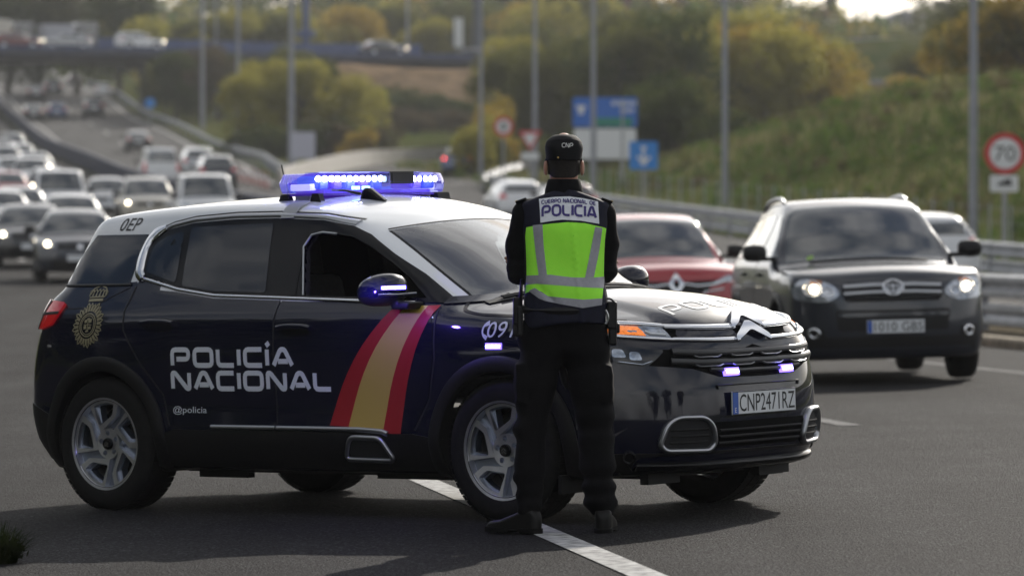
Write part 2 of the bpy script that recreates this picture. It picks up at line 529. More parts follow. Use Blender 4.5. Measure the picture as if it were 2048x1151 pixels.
# ------------------------------------------------------------------ the lie of the land
def road_x(d): return .143 - .144 * (np.asarray(d, float) - 19.95)          # where the first lane line runs, d metres ahead
zr = pc([-60, 0, 42, 60, 94, 130, 160, 197, 240, 304, 340, 370, 405, 436, 548, 708, 1000, 2200], [0, 0, 0, .12, .66, 1.55, 2.42, 3.75, 5.4, 7.95, 10.4, 12.3, 14.7, 16.5, 22, 31.7, 44, 60])
t_med = pc([-60, 40, 55, 100, 150, 205, 265, 370, 560, 760], [11.3, 11.3, 11.3, 10.6, 9.5, 7.8, 7.8, 6.2, 5.2, 4.5])
t_bed = pc([190, 205, 225, 260, 310, 370, 560, 760], [15.6, 16.0, 16.6, 18.4, 19, 17.6, 19.5, 20])
t_out = pc([-60, 60, 90, 132, 163, 200, 214], [20, 20, 20.6, 22.8, 23.4, 24.4, 25.2])
def base_z(x, d):
    x, d = np.asarray(x, float), np.asarray(d, float)
    return zr(d) + TILT * x * (1 - sstep(46, 95, d))
OVER = [(-140, 352, 17.6), (-70, 366, 17.9), (-36, 375, 18.05), (-18, 385, 18.0), (-6, 392, 18.2), (6, 399, 18.8), (30, 412, 20.0), (80, 430, 22)]   # line of the road that crosses over: x, d, z
ox_, od_, oz_ = map(np.array, zip(*OVER))
def land_z(x, d):
    x, d = np.asarray(x, float), np.asarray(d, float)
    z = base_z(x, d) - .07
    lat = x - (road_x(d) + t_out(d)) - 1.2
    z = z + (4.9 * sstep(0, 15, lat) + 1.6 * sstep(12, 40, lat)) * (1 - sstep(165, 240, d)) * sstep(30, 90, d)
    # bank that carries the crossing road east of the bridge
    dl = np.interp(x, ox_, od_); zl = np.interp(x, ox_, oz_) - .35
    w = sstep(-21, -15, x)
    bank = np.maximum(0, zl - z) * (1 - sstep(7, 26, np.abs(d - dl))) * w
    z = z + bank
    # wooded hill beyond
    lb = sstep(0, 28, x - (road_x(d) + t_bed(d)) - 3) * sstep(300, 340, d)
    z = z + ((6 + 5 * sstep(-60, -10, x) - 7.5 * sstep(12, 55, x)) * sstep(430, 640, d) + 1.2 * np.sin(x * .05 + d * .013) * sstep(260, 420, np.abs(x) * 2 + d)) * lb
    z = z + np.maximum(0, 13.0 - z) * np.exp(-((x - 30) / 16) ** 4 - ((d - 356) / 16) ** 4)
    z = z + 9 * sstep(16, 46, -(x - road_x(d))) * sstep(330, 500, d)
    return z
D_ROWS = np.unique(np.concatenate([np.arange(-40, 60, 4.), np.arange(60, 300, 3.), np.arange(300, 460, 4.), np.arange(460, 900, 10.), np.arange(900, 2200, 60.)]))
X_COLS = np.unique(np.concatenate([np.arange(-700, -150, 40.), np.arange(-150, -60, 6.), np.arange(-60, 60, 1.6), np.arange(60, 150, 6.), np.arange(150, 701, 40.)]))
gx, gd = np.meshgrid(X_COLS, D_ROWS, indexing='ij')
gz = land_z(gx, gd)
def grid_mesh(name, X, Y, Z):
    a, b = X.shape; V = np.stack([X.ravel(), Y.ravel(), Z.ravel()], 1); i = np.arange(a * b).reshape(a, b)
    F = np.stack([i[:-1, :-1].ravel(), i[1:, :-1].ravel(), i[1:, 1:].ravel(), i[:-1, 1:].ravel()], 1)
    return mesh(name, V, F)

def ground_mat():
    m = bpy.data.materials.new('dry grass ground'); m.use_nodes = True; n, l = m.node_tree.nodes, m.node_tree.links; b = n['Principled BSDF']
    t = n.new('ShaderNodeTexCoord')
    a = n.new('ShaderNodeTexNoise'); a.inputs['Scale'].default_value = .22; a.inputs['Detail'].default_value = 8; a.inputs['Roughness'].default_value = .65
    r = n.new('ShaderNodeValToRGB'); cr = r.color_ramp
    cr.elements[0].position = .30; cr.elements[0].color = (.030, .052, .012, 1); cr.elements[1].position = .72; cr.elements[1].color = (.120, .105, .048, 1)
    e = cr.elements.new(.46); e.color = (.055, .070, .020, 1); e = cr.elements.new(.58); e.color = (.085, .082, .034, 1)
    l.new(t.outputs['Object'], a.inputs['Vector']); l.new(a.outputs['Fac'], r.inputs['Fac']); l.new(r.outputs['Color'], b.inputs['Base Color'])
    z = n.new('ShaderNodeTexNoise'); z.inputs['Scale'].default_value = 2.5; z.inputs['Detail'].default_value = 6; u = n.new('ShaderNodeBump'); u.inputs['Strength'].default_value = .9; u.inputs['Distance'].default_value = .3
    l.new(t.outputs['Object'], z.inputs['Vector']); l.new(z.outputs['Fac'], u.inputs['Height']); l.new(u.outputs[0], b.inputs['Normal']); b.inputs['Roughness'].default_value = .95; b.inputs['Specular IOR Level'].default_value = 0.0
    return m
tag(link('ground', grid_mesh('ground', gx, gd, gz), None, ground_mat()), 'dry grassy land rolling up to a wooded hill', kind='structure')

def asphalt_mat(name, base, var=.25):
    m = bpy.data.materials.new(name); m.use_nodes = True; n, l = m.node_tree.nodes, m.node_tree.links; b = n['Principled BSDF']
    t = n.new('ShaderNodeTexCoord')
    def noise(sc, det=5, ro=.6):
        z = n.new('ShaderNodeTexNoise'); z.inputs['Scale'].default_value = sc; z.inputs['Detail'].default_value = det; z.inputs['Roughness'].default_value = ro
        l.new(t.outputs['Object'], z.inputs['Vector']); return z
    big, mid, fine = noise(.35), noise(3.0), noise(75, 3, .7)
    # wheel tracks along the lanes: stretched noise
    mpn = n.new('ShaderNodeMapping'); mpn.inputs['Rotation'].default_value = (0, 0, math.atan(.144)); mpn.inputs['Scale'].default_value = (1.2, .03, 1); l.new(t.outputs['Object'], mpn.inputs['Vector'])
    trk = n.new('ShaderNodeTexNoise'); trk.inputs['Scale'].default_value = 1.0; trk.inputs['Detail'].default_value = 4; l.new(mpn.outputs[0], trk.inputs['Vector'])
    r1 = n.new('ShaderNodeMapRange'); r1.inputs['From Min'].default_value = .25; r1.inputs['From Max'].default_value = .75; r1.inputs['To Min'].default_value = 1 - var; r1.inputs['To Max'].default_value = 1 + var; l.new(big.outputs['Fac'], r1.inputs['Value'])
    r2 = n.new('ShaderNodeMapRange'); r2.inputs['From Min'].default_value = .32; r2.inputs['From Max'].default_value = .68; r2.inputs['To Min'].default_value = .2; r2.inputs['To Max'].default_value = 1.85; l.new(fine.outputs['Fac'], r2.inputs['Value'])
    r3 = n.new('ShaderNodeMapRange'); r3.inputs['From Min'].default_value = .3; r3.inputs['From Max'].default_value = .7; r3.inputs['To Min'].default_value = .72; r3.inputs['To Max'].default_value = 1.22; l.new(trk.outputs['Fac'], r3.inputs['Value'])
    m1 = n.new('ShaderNodeMath'); m1.operation = 'MULTIPLY'; l.new(r1.outputs[0], m1.inputs[0]); l.new(r2.outputs[0], m1.inputs[1])
    m2 = n.new('ShaderNodeMath'); m2.operation = 'MULTIPLY'; l.new(m1.outputs[0], m2.inputs[0]); l.new(r3.outputs[0], m2.inputs[1])
    # pale chips in the aggregate
    vo = n.new('ShaderNodeTexVoronoi'); vo.inputs['Scale'].default_value = 85; l.new(t.outputs['Object'], vo.inputs['Vector'])
    ch = n.new('ShaderNodeMapRange'); ch.inputs['From Min'].default_value = .80; ch.inputs['From Max'].default_value = .95; ch.inputs['To Min'].default_value = 1; ch.inputs['To Max'].default_value = 2.4
    sp = n.new('ShaderNodeSeparateColor'); l.new(vo.outputs['Color'], sp.inputs[0]); l.new(sp.outputs[0], ch.inputs['Value'])
    m3 = n.new('ShaderNodeMath'); m3.operation = 'MULTIPLY'; l.new(m2.outputs[0], m3.inputs[0]); l.new(ch.outputs[0], m3.inputs[1])
    mx_ = n.new('ShaderNodeVectorMath'); mx_.operation = 'SCALE'; mx_.inputs[0].default_value = base; l.new(m3.outputs[0], mx_.inputs['Scale']); l.new(mx_.outputs[0], b.inputs['Base Color'])
    u = n.new('ShaderNodeBump'); u.inputs['Strength'].default_value = .9; u.inputs['Distance'].default_value = .02
    l.new(vo.outputs['Distance'], u.inputs['Height']); l.new(u.outputs[0], b.inputs['Normal']); b.inputs['Roughness'].default_value = .8; b.inputs['Specular IOR Level'].default_value = .045
    return m
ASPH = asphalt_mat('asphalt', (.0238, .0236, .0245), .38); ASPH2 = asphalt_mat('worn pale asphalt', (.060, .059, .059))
LINE = mat('road paint', (.36, .36, .355), .85, spec=.1, noise=.5, nscale=16, bump=.3, bscale=150)
CONC = mat('concrete', (.27, .26, .24), .85, spec=.1, noise=.25, nscale=2.5, bump=.2, bscale=30)
KERBM = mat('dusty kerb', (.22, .19, .145), .9, spec=.05, noise=.3, nscale=5, bump=.3, bscale=25)
GALV = mat('galvanised steel', (.36, .37, .39), .55, metal=.6, noise=.25, nscale=3)
POSTM = mat('grey painted post', (.24, .25, .28), .5, metal=.3, noise=.1, nscale=4)

def strip(name, rows, xl, xr_, m, lift=0.0, n=6, zf=base_z):
    """a sheet between two edges given as x at each row d"""
    rows = np.asarray(rows, float); xl = np.asarray(xl, float); xr_ = np.asarray(xr_, float)
    X = np.stack([xl + (xr_ - xl) * k / n for k in range(n + 1)], 0); Y = np.repeat(rows[None], n + 1, 0)
    return link(name, grid_mesh(name, X, Y, zf(X, Y) + lift), None, m)
def rows_between(a, b): return np.unique(np.concatenate([[a, b], D_ROWS[(D_ROWS > a) & (D_ROWS < b)]]))
r = rows_between(-40, 760)
tag(strip('road', r, road_x(r) - 13.5, road_x(r) + np.minimum(9.5, t_med(r) - .5), ASPH), 'dark asphalt motorway carriageway running uphill to the left', kind='structure')
r = rows_between(-40, 205)
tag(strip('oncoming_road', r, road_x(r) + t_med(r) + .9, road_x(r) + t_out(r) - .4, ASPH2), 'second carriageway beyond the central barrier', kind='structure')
r = rows_between(205, 760)
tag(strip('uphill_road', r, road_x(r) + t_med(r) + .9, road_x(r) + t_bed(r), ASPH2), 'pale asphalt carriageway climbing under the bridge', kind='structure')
RAMP_L = [(-10.2, 196), (-10.35, 205), (-9.9, 225), (-8.2, 252), (-3, 269), (6, 281), (20, 289)]
RAMP_R = [(-1.5, 196), (-1.15, 205), (-.3, 220), (2.2, 238), (7, 250), (14, 257), (24, 263)]
def poly_pts(P, n): 
    P = np.array(P, float); s = np.concatenate([[0], np.cumsum(np.hypot(*np.diff(P, axis=0).T))]); q = np.linspace(0, s[-1], n); return np.stack([pc(s, P[:, 0])(q), pc(s, P[:, 1])(q)], 1)
rl, rr_ = poly_pts(RAMP_L, 46), poly_pts(RAMP_R, 46)
RX = np.stack([rl[:, 0] + (rr_[:, 0] - rl[:, 0]) * k / 6 for k in range(7)]); RY = np.stack([rl[:, 1] + (rr_[:, 1] - rl[:, 1]) * k / 6 for k in range(7)])
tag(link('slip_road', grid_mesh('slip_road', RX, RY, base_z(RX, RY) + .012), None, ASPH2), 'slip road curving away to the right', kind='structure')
# verge and kerb between the carriageways
r = rows_between(-40, 205)
tag(strip('gravel_verge', r, road_x(r) + np.minimum(9.5, t_med(r) - .5) + .3, road_x(r) + t_med(r) + .9, mat('gravel', (.12, .105, .08), .95, spec=0, noise=.5, nscale=9, bump=.8, bscale=30), -.012, 2), 'gravel strip under the central barrier', kind='structure')
def kerb(name, rows, x0, w, h, m):
    rows = np.asarray(rows); x0 = np.asarray(x0); z = base_z(x0, rows); V = []; F = []
    for i in range(len(rows)): V += [(x0[i], rows[i], z[i] - .05), (x0[i], rows[i], z[i] + h - .03), (x0[i] + .03, rows[i], z[i] + h), (x0[i] + w, rows[i], z[i] + h), (x0[i] + w, rows[i], z[i] - .05)]
    for i in range(len(rows) - 1):
        for k in range(4): a = i * 5 + k; F.append((a, a + 5, a + 6, a + 1))
    return link(name, mesh(name, V, F, False), None, m)
r = rows_between(-10, 190)
tag(kerb('kerb', r, road_x(r) + np.minimum(9.5, t_med(r) - .5), .3, .11, KERBM), 'dusty concrete kerb along the central verge', kind='structure')
# painted lines, each dash a sheet just above the asphalt
def dash(name, d0, d1, t, w=.15, m=LINE, lab='white lane line'):
    r = np.linspace(d0, d1, max(2, int((d1 - d0) / 2) + 2)); tt = t(r) if callable(t) else t
    return tag(strip(name, r, road_x(r) + tt - w / 2, road_x(r) + tt + w / 2, m, .005 if (d1 < 205) else .02, 1), lab, kind='structure')
dash('lane_marking', 8.0, 24.6, 0.0)
WORN = mat('worn road paint', (.15, .15, .15), .9, spec=.05, noise=.5, nscale=12)
for d0 in (36.6, 53.6, 70.6, 87.6, 104.6, 121.6): dash('lane_marking', d0, d0 + 5.2, 0.0)
for d0 in (30.1, 47.1, 64, 81, 98, 115): dash('lane_marking', d0, d0 + 5.2, 3.72, m=WORN)
for d0 in (24, 41, 58, 75, 92, 109): dash('lane_marking', d0, d0 + 5.2, -3.7)
dash('edge_line', 8, 190, lambda r: np.minimum(7.6, t_med(r) - 1.6), .16, m=WORN, lab='white edge line beside the verge')
for d0 in np.arange(210, 600, 17.): dash('lane_marking', d0, d0 + 5.5, lambda r: (t_med(r) + t_bed(r)) / 2 + .4, .16)
dash('edge_line', 206, 640, lambda r: t_bed(r) - .8, .2, lab='white edge line on the climbing carriageway')
dash('edge_line', 206, 640, lambda r: t_med(r) + 1.7, .2, lab='white edge line on the climbing carriageway')

# ------------------------------------------------------------------ steel barriers: a W-shaped beam on posts
def beam_mesh(P, side=1, z0=.75, hgt=.31, dep=.083):
    """P: list of (x, d, ground z); the beam faces side"""
    P = np.array(P, float); d = np.gradient(P[:, :2], axis=0); d /= np.linalg.norm(d, axis=1, keepdims=True); nn = np.stack([d[:, 1], -d[:, 0]], 1) * side
    prof = [(0, 0), (.2, 0), (1, .10), (1, .30), (.15, .45), (.15, .55), (1, .70), (1, .90), (.2, 1), (0, 1), (-.05, .9), (.85, .75), (0, .5), (.85, .25), (-.05, .1)]
    V, F = [], []; k = len(prof)
    for i in range(len(P)):
        for a, b in prof: V.append((P[i, 0] + nn[i, 0] * a * dep, P[i, 1] + nn[i, 1] * a * dep, P[i, 2] + z0 - hgt * b))
    for i in range(len(P) - 1):
        for j in range(k): F.append((i * k + j, i * k + (j + 1) % k, (i + 1) * k + (j + 1) % k, (i + 1) * k + j))
    return mesh('beam', V, F, False)
def barrier(label, P, sides=(1,), spacing=4.0, group=None, low=False, name='crash_barrier', z0=.75, pw=.12, m=None):
    P = np.array(P, float); root = empty(name, P[0]); tag(root, label, 'crash barrier', group)
    Q = P - P[0]
    for s_ in sides:
        link('beam', beam_mesh(Q + 0, s_, z0), root, m or GALV)
        if low: link('lower_beam', beam_mesh(Q, s_, z0 - .38, .30, .05), root, m or GALV)
    L = np.concatenate([[0], np.cumsum(np.hypot(*np.diff(Q[:, :2], axis=0).T))]); pm_ = None
    for q in np.arange(.5, L[-1], spacing):
        c = [np.interp(q, L, Q[:, i]) for i in range(3)]
        if pm_ is None:
            b = MB(); b.box((0, 0, .30), (pw, .14, .86)); pm_ = b.mesh('post'); pm_.materials.append(POSTM)
        o = bpy.data.objects.new('post', pm_); COL.objects.link(o); o.parent = root; o.location = c
    return root
def along(d0, d1, t, n): 
    d = np.linspace(d0, d1, n); tt = t(d) if callable(t) else np.full(n, t); x = road_x(d) + tt; return np.stack([x, d, base_z(x, d) - .02], 1)
barrier('grey steel crash barrier between the carriageways beside the dark off-roader', along(20, 120, t_med, 40), (1, -1), 4.0, low=True, z0=.74)
barrier('long dark median barrier curving uphill above the queue of cars', along(120, 420, lambda d: t_med(d), 90), (1, -1), 4.0, low=True, z0=.95, m=mat('dark blue grey barrier steel', (.050, .056, .085), .6, metal=.2, noise=.2, nscale=2))
barrier('steel crash barrier along the foot of the grassy bank', along(60, 196, t_out, 50), (-1,), 4.0, low=True)
sl = [(x, d, float(base_z(x, d))) for x, d in poly_pts([(-1.35, 197), (-.9, 206), (0, 220), (2.6, 237.4), (7.3, 249.3), (14, 256)], 26)]
barrier('steel crash barrier on the near side of the slip road by the bush', sl, (-1,), 4.0)
barrier('low barrier on the right edge of the carriageway that climbs under the bridge', along(216, 520, lambda d: t_bed(d) + .5, 60), (-1,), 4.0)
# pale concrete parapet on the outside of the slip road
pl = poly_pts([(-10.9, 200), (-10.95, 210), (-10.4, 226), (-8.8, 253.5), (-3.4, 271), (5.8, 283.5), (20, 292)], 46)
Vp, Fp = [], []
for x, d in pl:
    z = float(base_z(x, d)); Vp += [(x - .2, d + .1, z - .3), (x - .12, d + .1, z + .85), (x + .12, d - .1, z + .85), (x + .2, d - .1, z - .3)]
for i in range(len(pl) - 1):
    for k in range(3): a = i * 4 + k; Fp.append((a, a + 4, a + 5, a + 1))
Fp += [(3, 2, 1, 0), tuple(len(Vp) - 4 + k for k in range(4))]
tag(link('parapet', mesh('parapet', Vp, Fp, False), None, mat('pale concrete', (.36, .34, .31), .85, noise=.15, nscale=2)), 'pale curved concrete parapet round the outside of the slip road', 'parapet')

# ------------------------------------------------------------------ the bridge that crosses over
BLUEST = mat('blue painted steel', (.045, .07, .17), .5, noise=.15, nscale=2)
br = empty('bridge', (-36, 375, 18.05)); tag(br, 'road bridge with blue parapet crossing over the climbing carriageway', 'bridge')
op = poly_pts([(x, d) for x, d, z in OVER[:5]], 30); ozz = np.interp(op[:, 0], ox_, oz_)
def swept(name, pts, sec, m, parent, org):
    """section of (offset across, height) swept along pts of (x, d, z)"""
    P = np.array(pts, float); dd = np.gradient(P[:, :2], axis=0); dd /= np.linalg.norm(dd, axis=1, keepdims=True); nn = np.stack([-dd[:, 1], dd[:, 0]], 1); V, F = [], []; k = len(sec)
    for i in range(len(P)):
        for a, b in sec: V.append((P[i, 0] + nn[i, 0] * a - org[0], P[i, 1] + nn[i, 1] * a - org[1], P[i, 2] + b - org[2]))
    for i in range(len(P) - 1):
        for j in range(k): F.append((i * k + j, (i + 1) * k + j, (i + 1) * k + (j + 1) % k, i * k + (j + 1) % k))
    F.append(tuple(range(k))); F.append(tuple((len(P) - 1) * k + j for j in range(k - 1, -1, -1)))
    return link(name, mesh(name, V, F, False), parent, m)
o3 = np.column_stack([op, ozz])
mr_ = [o for o in COL.objects if o.get('label', '').startswith('long dark median')][0]
mp3 = along(120, 420, lambda d: t_med(d), 60)
swept('wall', mp3, [(-.14, -.1), (.14, -.1), (.10, .86), (-.10, .86)], mat('dark median wall', (.040, .044, .066), .85, spec=.1, noise=.2, nscale=1.5), mr_, mr_.location)
DKCONC = mat('dark bridge concrete', (.10, .10, .11), .85, noise=.2, nscale=1)
swept('deck', o3, [(-5, 0), (5, 0), (5, -.45), (3.6, -.95), (-3.6, -.95), (-5, -.45)], DKCONC, br, (-36, 375, 18.05))
for a, hp in ((-5.0, .22), (4.85, 1.5)):
    swept('parapet', o3, [(a, -.5), (a + .18, -.5), (a + .18, hp), (a, hp)], BLUEST, br, (-36, 375, 18.05))
for x, d in ((-32.6, 376.5), (-18.5, 384.5), (-58, 369)):
    pz = float(land_z(x, d)); c = MB(); c.tube([(x + 36, d - 375, pz - 18.05 - 1), (x + 36, d - 375, -.9)], .42, 14); c.box((x + 36, d - 375, -1.15), (1.3, 5.5, .5), rz=.5)
    c.build('pier', DKCONC, br)
ob = np.array(OVER[4:], float); ob = np.column_stack([poly_pts(ob[:, :2], 20), np.interp(poly_pts(ob[:, :2], 20)[:, 0], ox_, oz_)])
tag(swept('crossing_road', ob, [(-4.6, .05), (4.6, .05), (4.6, -.6), (-4.6, -.6)], ASPH2, None, (0, 0, 0)), 'road on top of the brown bank', kind='structure')
barrier('thin guard rail along the road on top of the brown bank', [(x + 3.0 * .45, d - 4.6, z + .02) for x, d, z in ob], (-1,), 5.0)

# ------------------------------------------------------------------ lamp posts, masts and signs
def on_land(x, d): return float(land_z(x, d))
def lamp_post(px, d, h, label, r=.10, arm=1.6, group=None, m=None, name='lamp_post', z=None, dirx=-1):
    x = (px - 1024) / 8500 * d; z = on_land(x, d) if z is None else z
    root = empty(name, (x, d, z)); tag(root, label, 'lamp post', group)
    b = MB(); b.tube([(0, 0, -.3), (0, 0, h * .5), (0, 0, h)], [r * 1.25, r, r * .72], 12); b.build('pole', m or POSTM, root, True)
    a = MB(); a.tube([(0, 0, h - .05), (dirx * arm * .5, 0, h + .25), (dirx * arm, 0, h + .32)], [r * .6, r * .5, r * .4], 8); a.build('arm', m or POSTM, root, True)
    l_ = MB(); l_.box((dirx * (arm + .3), 0, h + .30), (.75, .28, .14)); l_.build('lantern', mat('lantern housing', (.3, .3, .31), .5), root, bevel=.04)
    f_ = MB(); f_.box((0, 0, .1), (.36, .36, .3)); f_.build('foot', CONC, root, bevel=.03)
    return root
LG = None
lamp_post(1947, 109, 12, 'tall grey lamp post nearest the seventy sign on the right')
lamp_post(1450, 152, 12, 'tall grey lamp post on the bank above the barrier behind the off-roader')
lamp_post(1187, 176, 12, 'tall grey lamp post crossing the big blue direction sign')
lamp_post(1070, 192, 12, 'tall grey lamp post just behind the yield sign')
lamp_post(962, 213, 12, 'slim lamp post rising out of the yellow bush by the slip road', .09)
lamp_post(583, 240, 12, 'tall pale lamp post in the fork beside the white panel', .16)
lamp_post(476, 300, 12, 'lamp post on the grass strip left of the yellow trees', .15)
lamp_post(405, 338, 12, 'lamp post below the white car on the bridge', .15)
lamp_post(432, 372, 12, 'thin lamp post right of the bridge pier', .10)
lamp_post(815, 391, 11, 'thin lamp post on the bank right of the dark saloon', .12)
DKPOST = mat('dark mast paint', (.05, .06, .075), .5)
lamp_post(954, 397, 13, 'thick dark mast at the end of the brown bank', .34, 1.4, None, DKPOST, 'mast')
gp = empty('sign_gantry', ((612 - 1024) / 8500 * 384, 384, on_land(-18.6, 384))); tag(gp, 'dark blue gantry post with a sign panel at the end of the bridge', 'gantry')
g_ = MB(); g_.box((0, 0, 6), (.62, .5, 13.0)); g_.box((0, 0, 5.75), (1.6, .9, .6)); g_.build('post', BLUEST, gp, bevel=.03)
g_ = MB(); g_.box((-3.6, 0, 12.2), (7.6, .4, .45)); g_.build('cross_beam', BLUEST, gp)
g_ = MB(); g_.box((-4.1, -.35, 11.9), (3.4, .12, 2.0)); g_.build('sign_panel', mat('dark sign back', (.03, .03, .035), .6), gp)

SIGNW = mat('sign white', (.66, .67, .68), .45); SIGNR = mat('sign red', (.48, .020, .022), .45); SIGNB = mat('sign blue', (.010, .12, .48), .45); SIGNLB = mat('sign light blue', (.008, .19, .56), .45); SIGNG = mat('sign green', (.01, .20, .14), .45); SIGNK = mat('sign black', (.015, .015, .017), .5); SIGNBACK = mat('sign grey metal', (.30, .31, .33), .5, metal=.5)
def sign_root(name, px, v, d, label, cat, post_r=.04, posts=(0,), size_h=1.0, rz=0.0):
    x = (px - 1024) / 8500 * d; zc = CAM_H + (482.3 - v) / 8500 * d; g = min(on_land(x, d), zc - size_h / 2 - .3)
    root = empty(name, (x, d, g)); tag(root, label, cat); root.rotation_euler = (0, 0, rz); H = zc - g
    for q in posts:
        b = MB(); b.tube([(q, .06, -.2), (q, .06, H + size_h * .45)], post_r, 10); b.build('post', SIGNBACK, root, True)
    return root, H
def plate(root, name, poly, H, m, y=-.0, th=.02, loops=None):
    """flat plate facing the camera road: poly in (x, z) about height H"""
    mp_ = plane_map((0, y, H), (1, 0, 0), (0, 0, 1))
    V, T = cdt(loops or [poly], 9.0); VV, F = skin(V, T, mp_, 0, th); return link(name, mesh(name, VV, F, False), root, m)
def circ(r, n=36): return [(r * math.cos(2 * math.pi * k / n), r * math.sin(2 * math.pi * k / n)) for k in range(n)]
def rect(w, h, cx=0, cz=0): return [(cx - w / 2, cz - h / 2), (cx + w / 2, cz - h / 2), (cx + w / 2, cz + h / 2), (cx - w / 2, cz + h / 2)]
sg, H = sign_root('speed_limit_sign', 2010, 307, 93, 'large round 70 speed limit sign with a red rim and a truck plate below', 'road sign', .055, (0,), 1.0)
plate(sg, 'red_rim', circ(.455), H, SIGNR); plate(sg, 'face', circ(.335), H, SIGNW, -.006, .004)
print_on('numerals', '70', (-.235, -.165, .235, .165), plane_map((0, -.010, H), (1, 0, 0), (0, 0, 1)), SIGNK, sg, 0)
pp = plate(sg, 'lower_plate', round_poly(rect(.62, .36, -.02), .04), H - .655, SIGNW)
b = MB(); b.box((.06, -.007, H - .62), (.16, .004, .12)); b.box((-.08, -.007, H - .645), (.10, .004, .07)); b.box((0, -.007, H - .69), (.34, .004, .03)); b.build('truck_symbol', SIGNK, sg)
sg, H = sign_root('junction_sign', 1287, 311, 150, 'light blue square sign with a white arrow symbol', 'road sign', .05, (0,), 1.0)
plate(sg, 'panel', round_poly(rect(1.0, 1.0), .06), H, SIGNLB); b = MB()
b.box((0, -.01, H - .02), (.09, .006, .62)); b.box((0, -.012, H + .28), (.20, .006, .10)); b.box((-.10, -.012, H - .12), (.30, .006, .10), ry=.6); b.box((.12, -.013, H - .14), (.30, .006, .10), ry=-.6); b.box((0, -.014, H - .26), (.26, .006, .09)); b.build('arrow_symbol', SIGNW, sg)
sg, H = sign_root('direction_sign', 1210, 257, 182, 'big direction sign with a blue and green upper panel over a white one', 'direction sign', .08, (-.55, .75), 2.7)
plate(sg, 'blue_panel', round_poly(rect(2.76, 1.26, 0, .70), .1), H, SIGNB); plate(sg, 'green_band', rect(1.75, .36, .30, .28), H, SIGNG, -.006, .004)
plate(sg, 'white_panel', round_poly(rect(2.66, 1.30, 0, -.66), .08), H, SIGNW)
b = MB(); b.box((-1.03, -.012, H + .78), (.22, .006, .34)); b.box((-1.03, -.013, H + .92), (.40, .006, .14)); b.build('arrow_symbol', SIGNW, sg)
b = MB()
for i, w in enumerate((.16, .10, .13, .09, .14, .11, .12)): b.box((.35 + i * .155, -.012, H + 1.08), (w * .8, .004, .17))
for i, w in enumerate((.12, .10, .14, .1)): b.box((.72 + i * .155, -.012, H + .78), (w * .8, .004, .16))
o = b.build('place_name', SIGNW, sg); tag(o, kind='stuff')
sg, H = sign_root('prohibition_sign', 1007, 253, 203, 'small round white sign with a red rim left of the yield sign', 'road sign', .045, (0,), 1.0)
plate(sg, 'red_rim', circ(.47), H, SIGNR); plate(sg, 'face', circ(.33), H, SIGNW, -.006, .004); b = MB(); b.box((0, -.012, H), (.20, .004, .32)); b.build('symbol', SIGNK, sg)
sg, H = sign_root('yield_sign', 1060, 281, 190, 'red and white inverted triangle yield sign with a small plate below', 'road sign', .045, (0,), 1.0)
tri = lambda s: [(-s, .42 * s / .5), (0, -.46 * s / .5), (s, .42 * s / .5)]
plate(sg, 'red_rim', round_poly(tri(.52), .06), H, SIGNR); plate(sg, 'face', round_poly(tri(.33), .04), H + .02, SIGNW, -.006, .004); plate(sg, 'lower_plate', rect(.80, .30), H - .70, SIGNW)
sg, H = sign_root('blank_sign', 606, 291, 236, 'plain white square panel on posts in the fork of the roads', 'sign panel', .06, (-.4, .4), 1.5)
plate(sg, 'panel', round_poly(rect(1.35, 1.5), .05), H, mat('pale lilac board', (.42, .42, .50), .5))
sg, H = sign_root('blue_disc_sign', 300, 206, 345, 'small round blue sign at the foot of the bridge pier', 'road sign', .05, (0,), .8); plate(sg, 'disc', circ(.42), H, SIGNLB)
sg, H = sign_root('blue_marker_sign', 238, 136, 430, 'small upright blue sign seen under the bridge', 'road sign', .05, (0,), 1.0); plate(sg, 'panel', rect(.6, 1.0), H, mat('sign slate blue', (.03, .12, .32), .5))
sg, H = sign_root('white_marker_board', 917, 66, 425, 'tall narrow white board among the trees above the bank', 'sign panel', .07, (0,), 3.0); plate(sg, 'panel', rect(.9, 2.9), H, SIGNW)
for px in (1255,):
    lamp_post(px, 470, 16, 'tall rust red mast far behind the dark trees', .30, 1.0, None, mat('rusty mast', (.12, .05, .045), .6), 'mast')
# cones in the fork
CONEM = mat('faded orange cone', (.50, .30, .27), .6); c0 = None
for i, (px, d) in enumerate([(478, 214), (490, 211), (502, 208), (514, 205), (525, 202), (534, 199)]):
    x = (px - 1024) / 8500 * d; z = float(base_z(x, d)) + .02
    if c0 is None:
        c0 = empty('traffic_cone'); b = MB(); b.box((0, 0, .02), (.36, .36, .04)); b.build('base', RUBBER if False else CONEM, c0)
        b = MB(); b.tube([(0, 0, .04), (0, 0, .75)], [.14, .03], 14); b.build('cone', CONEM, c0, True); b = MB(); b.tube([(0, 0, .40), (0, 0, .55)], [.092, .066], 14, False); b.build('band', SIGNW, c0, True); c = c0
    else: c = copy_tree(c0)
    c.location = (x, d, z); tag(c, 'faded orange traffic cone in the fork of the roads, ' + ('leftmost', 'second from left', 'third from left', 'fourth from left', 'fifth from left', 'rightmost')[i], 'traffic cone', 'cones in the fork of the roads')
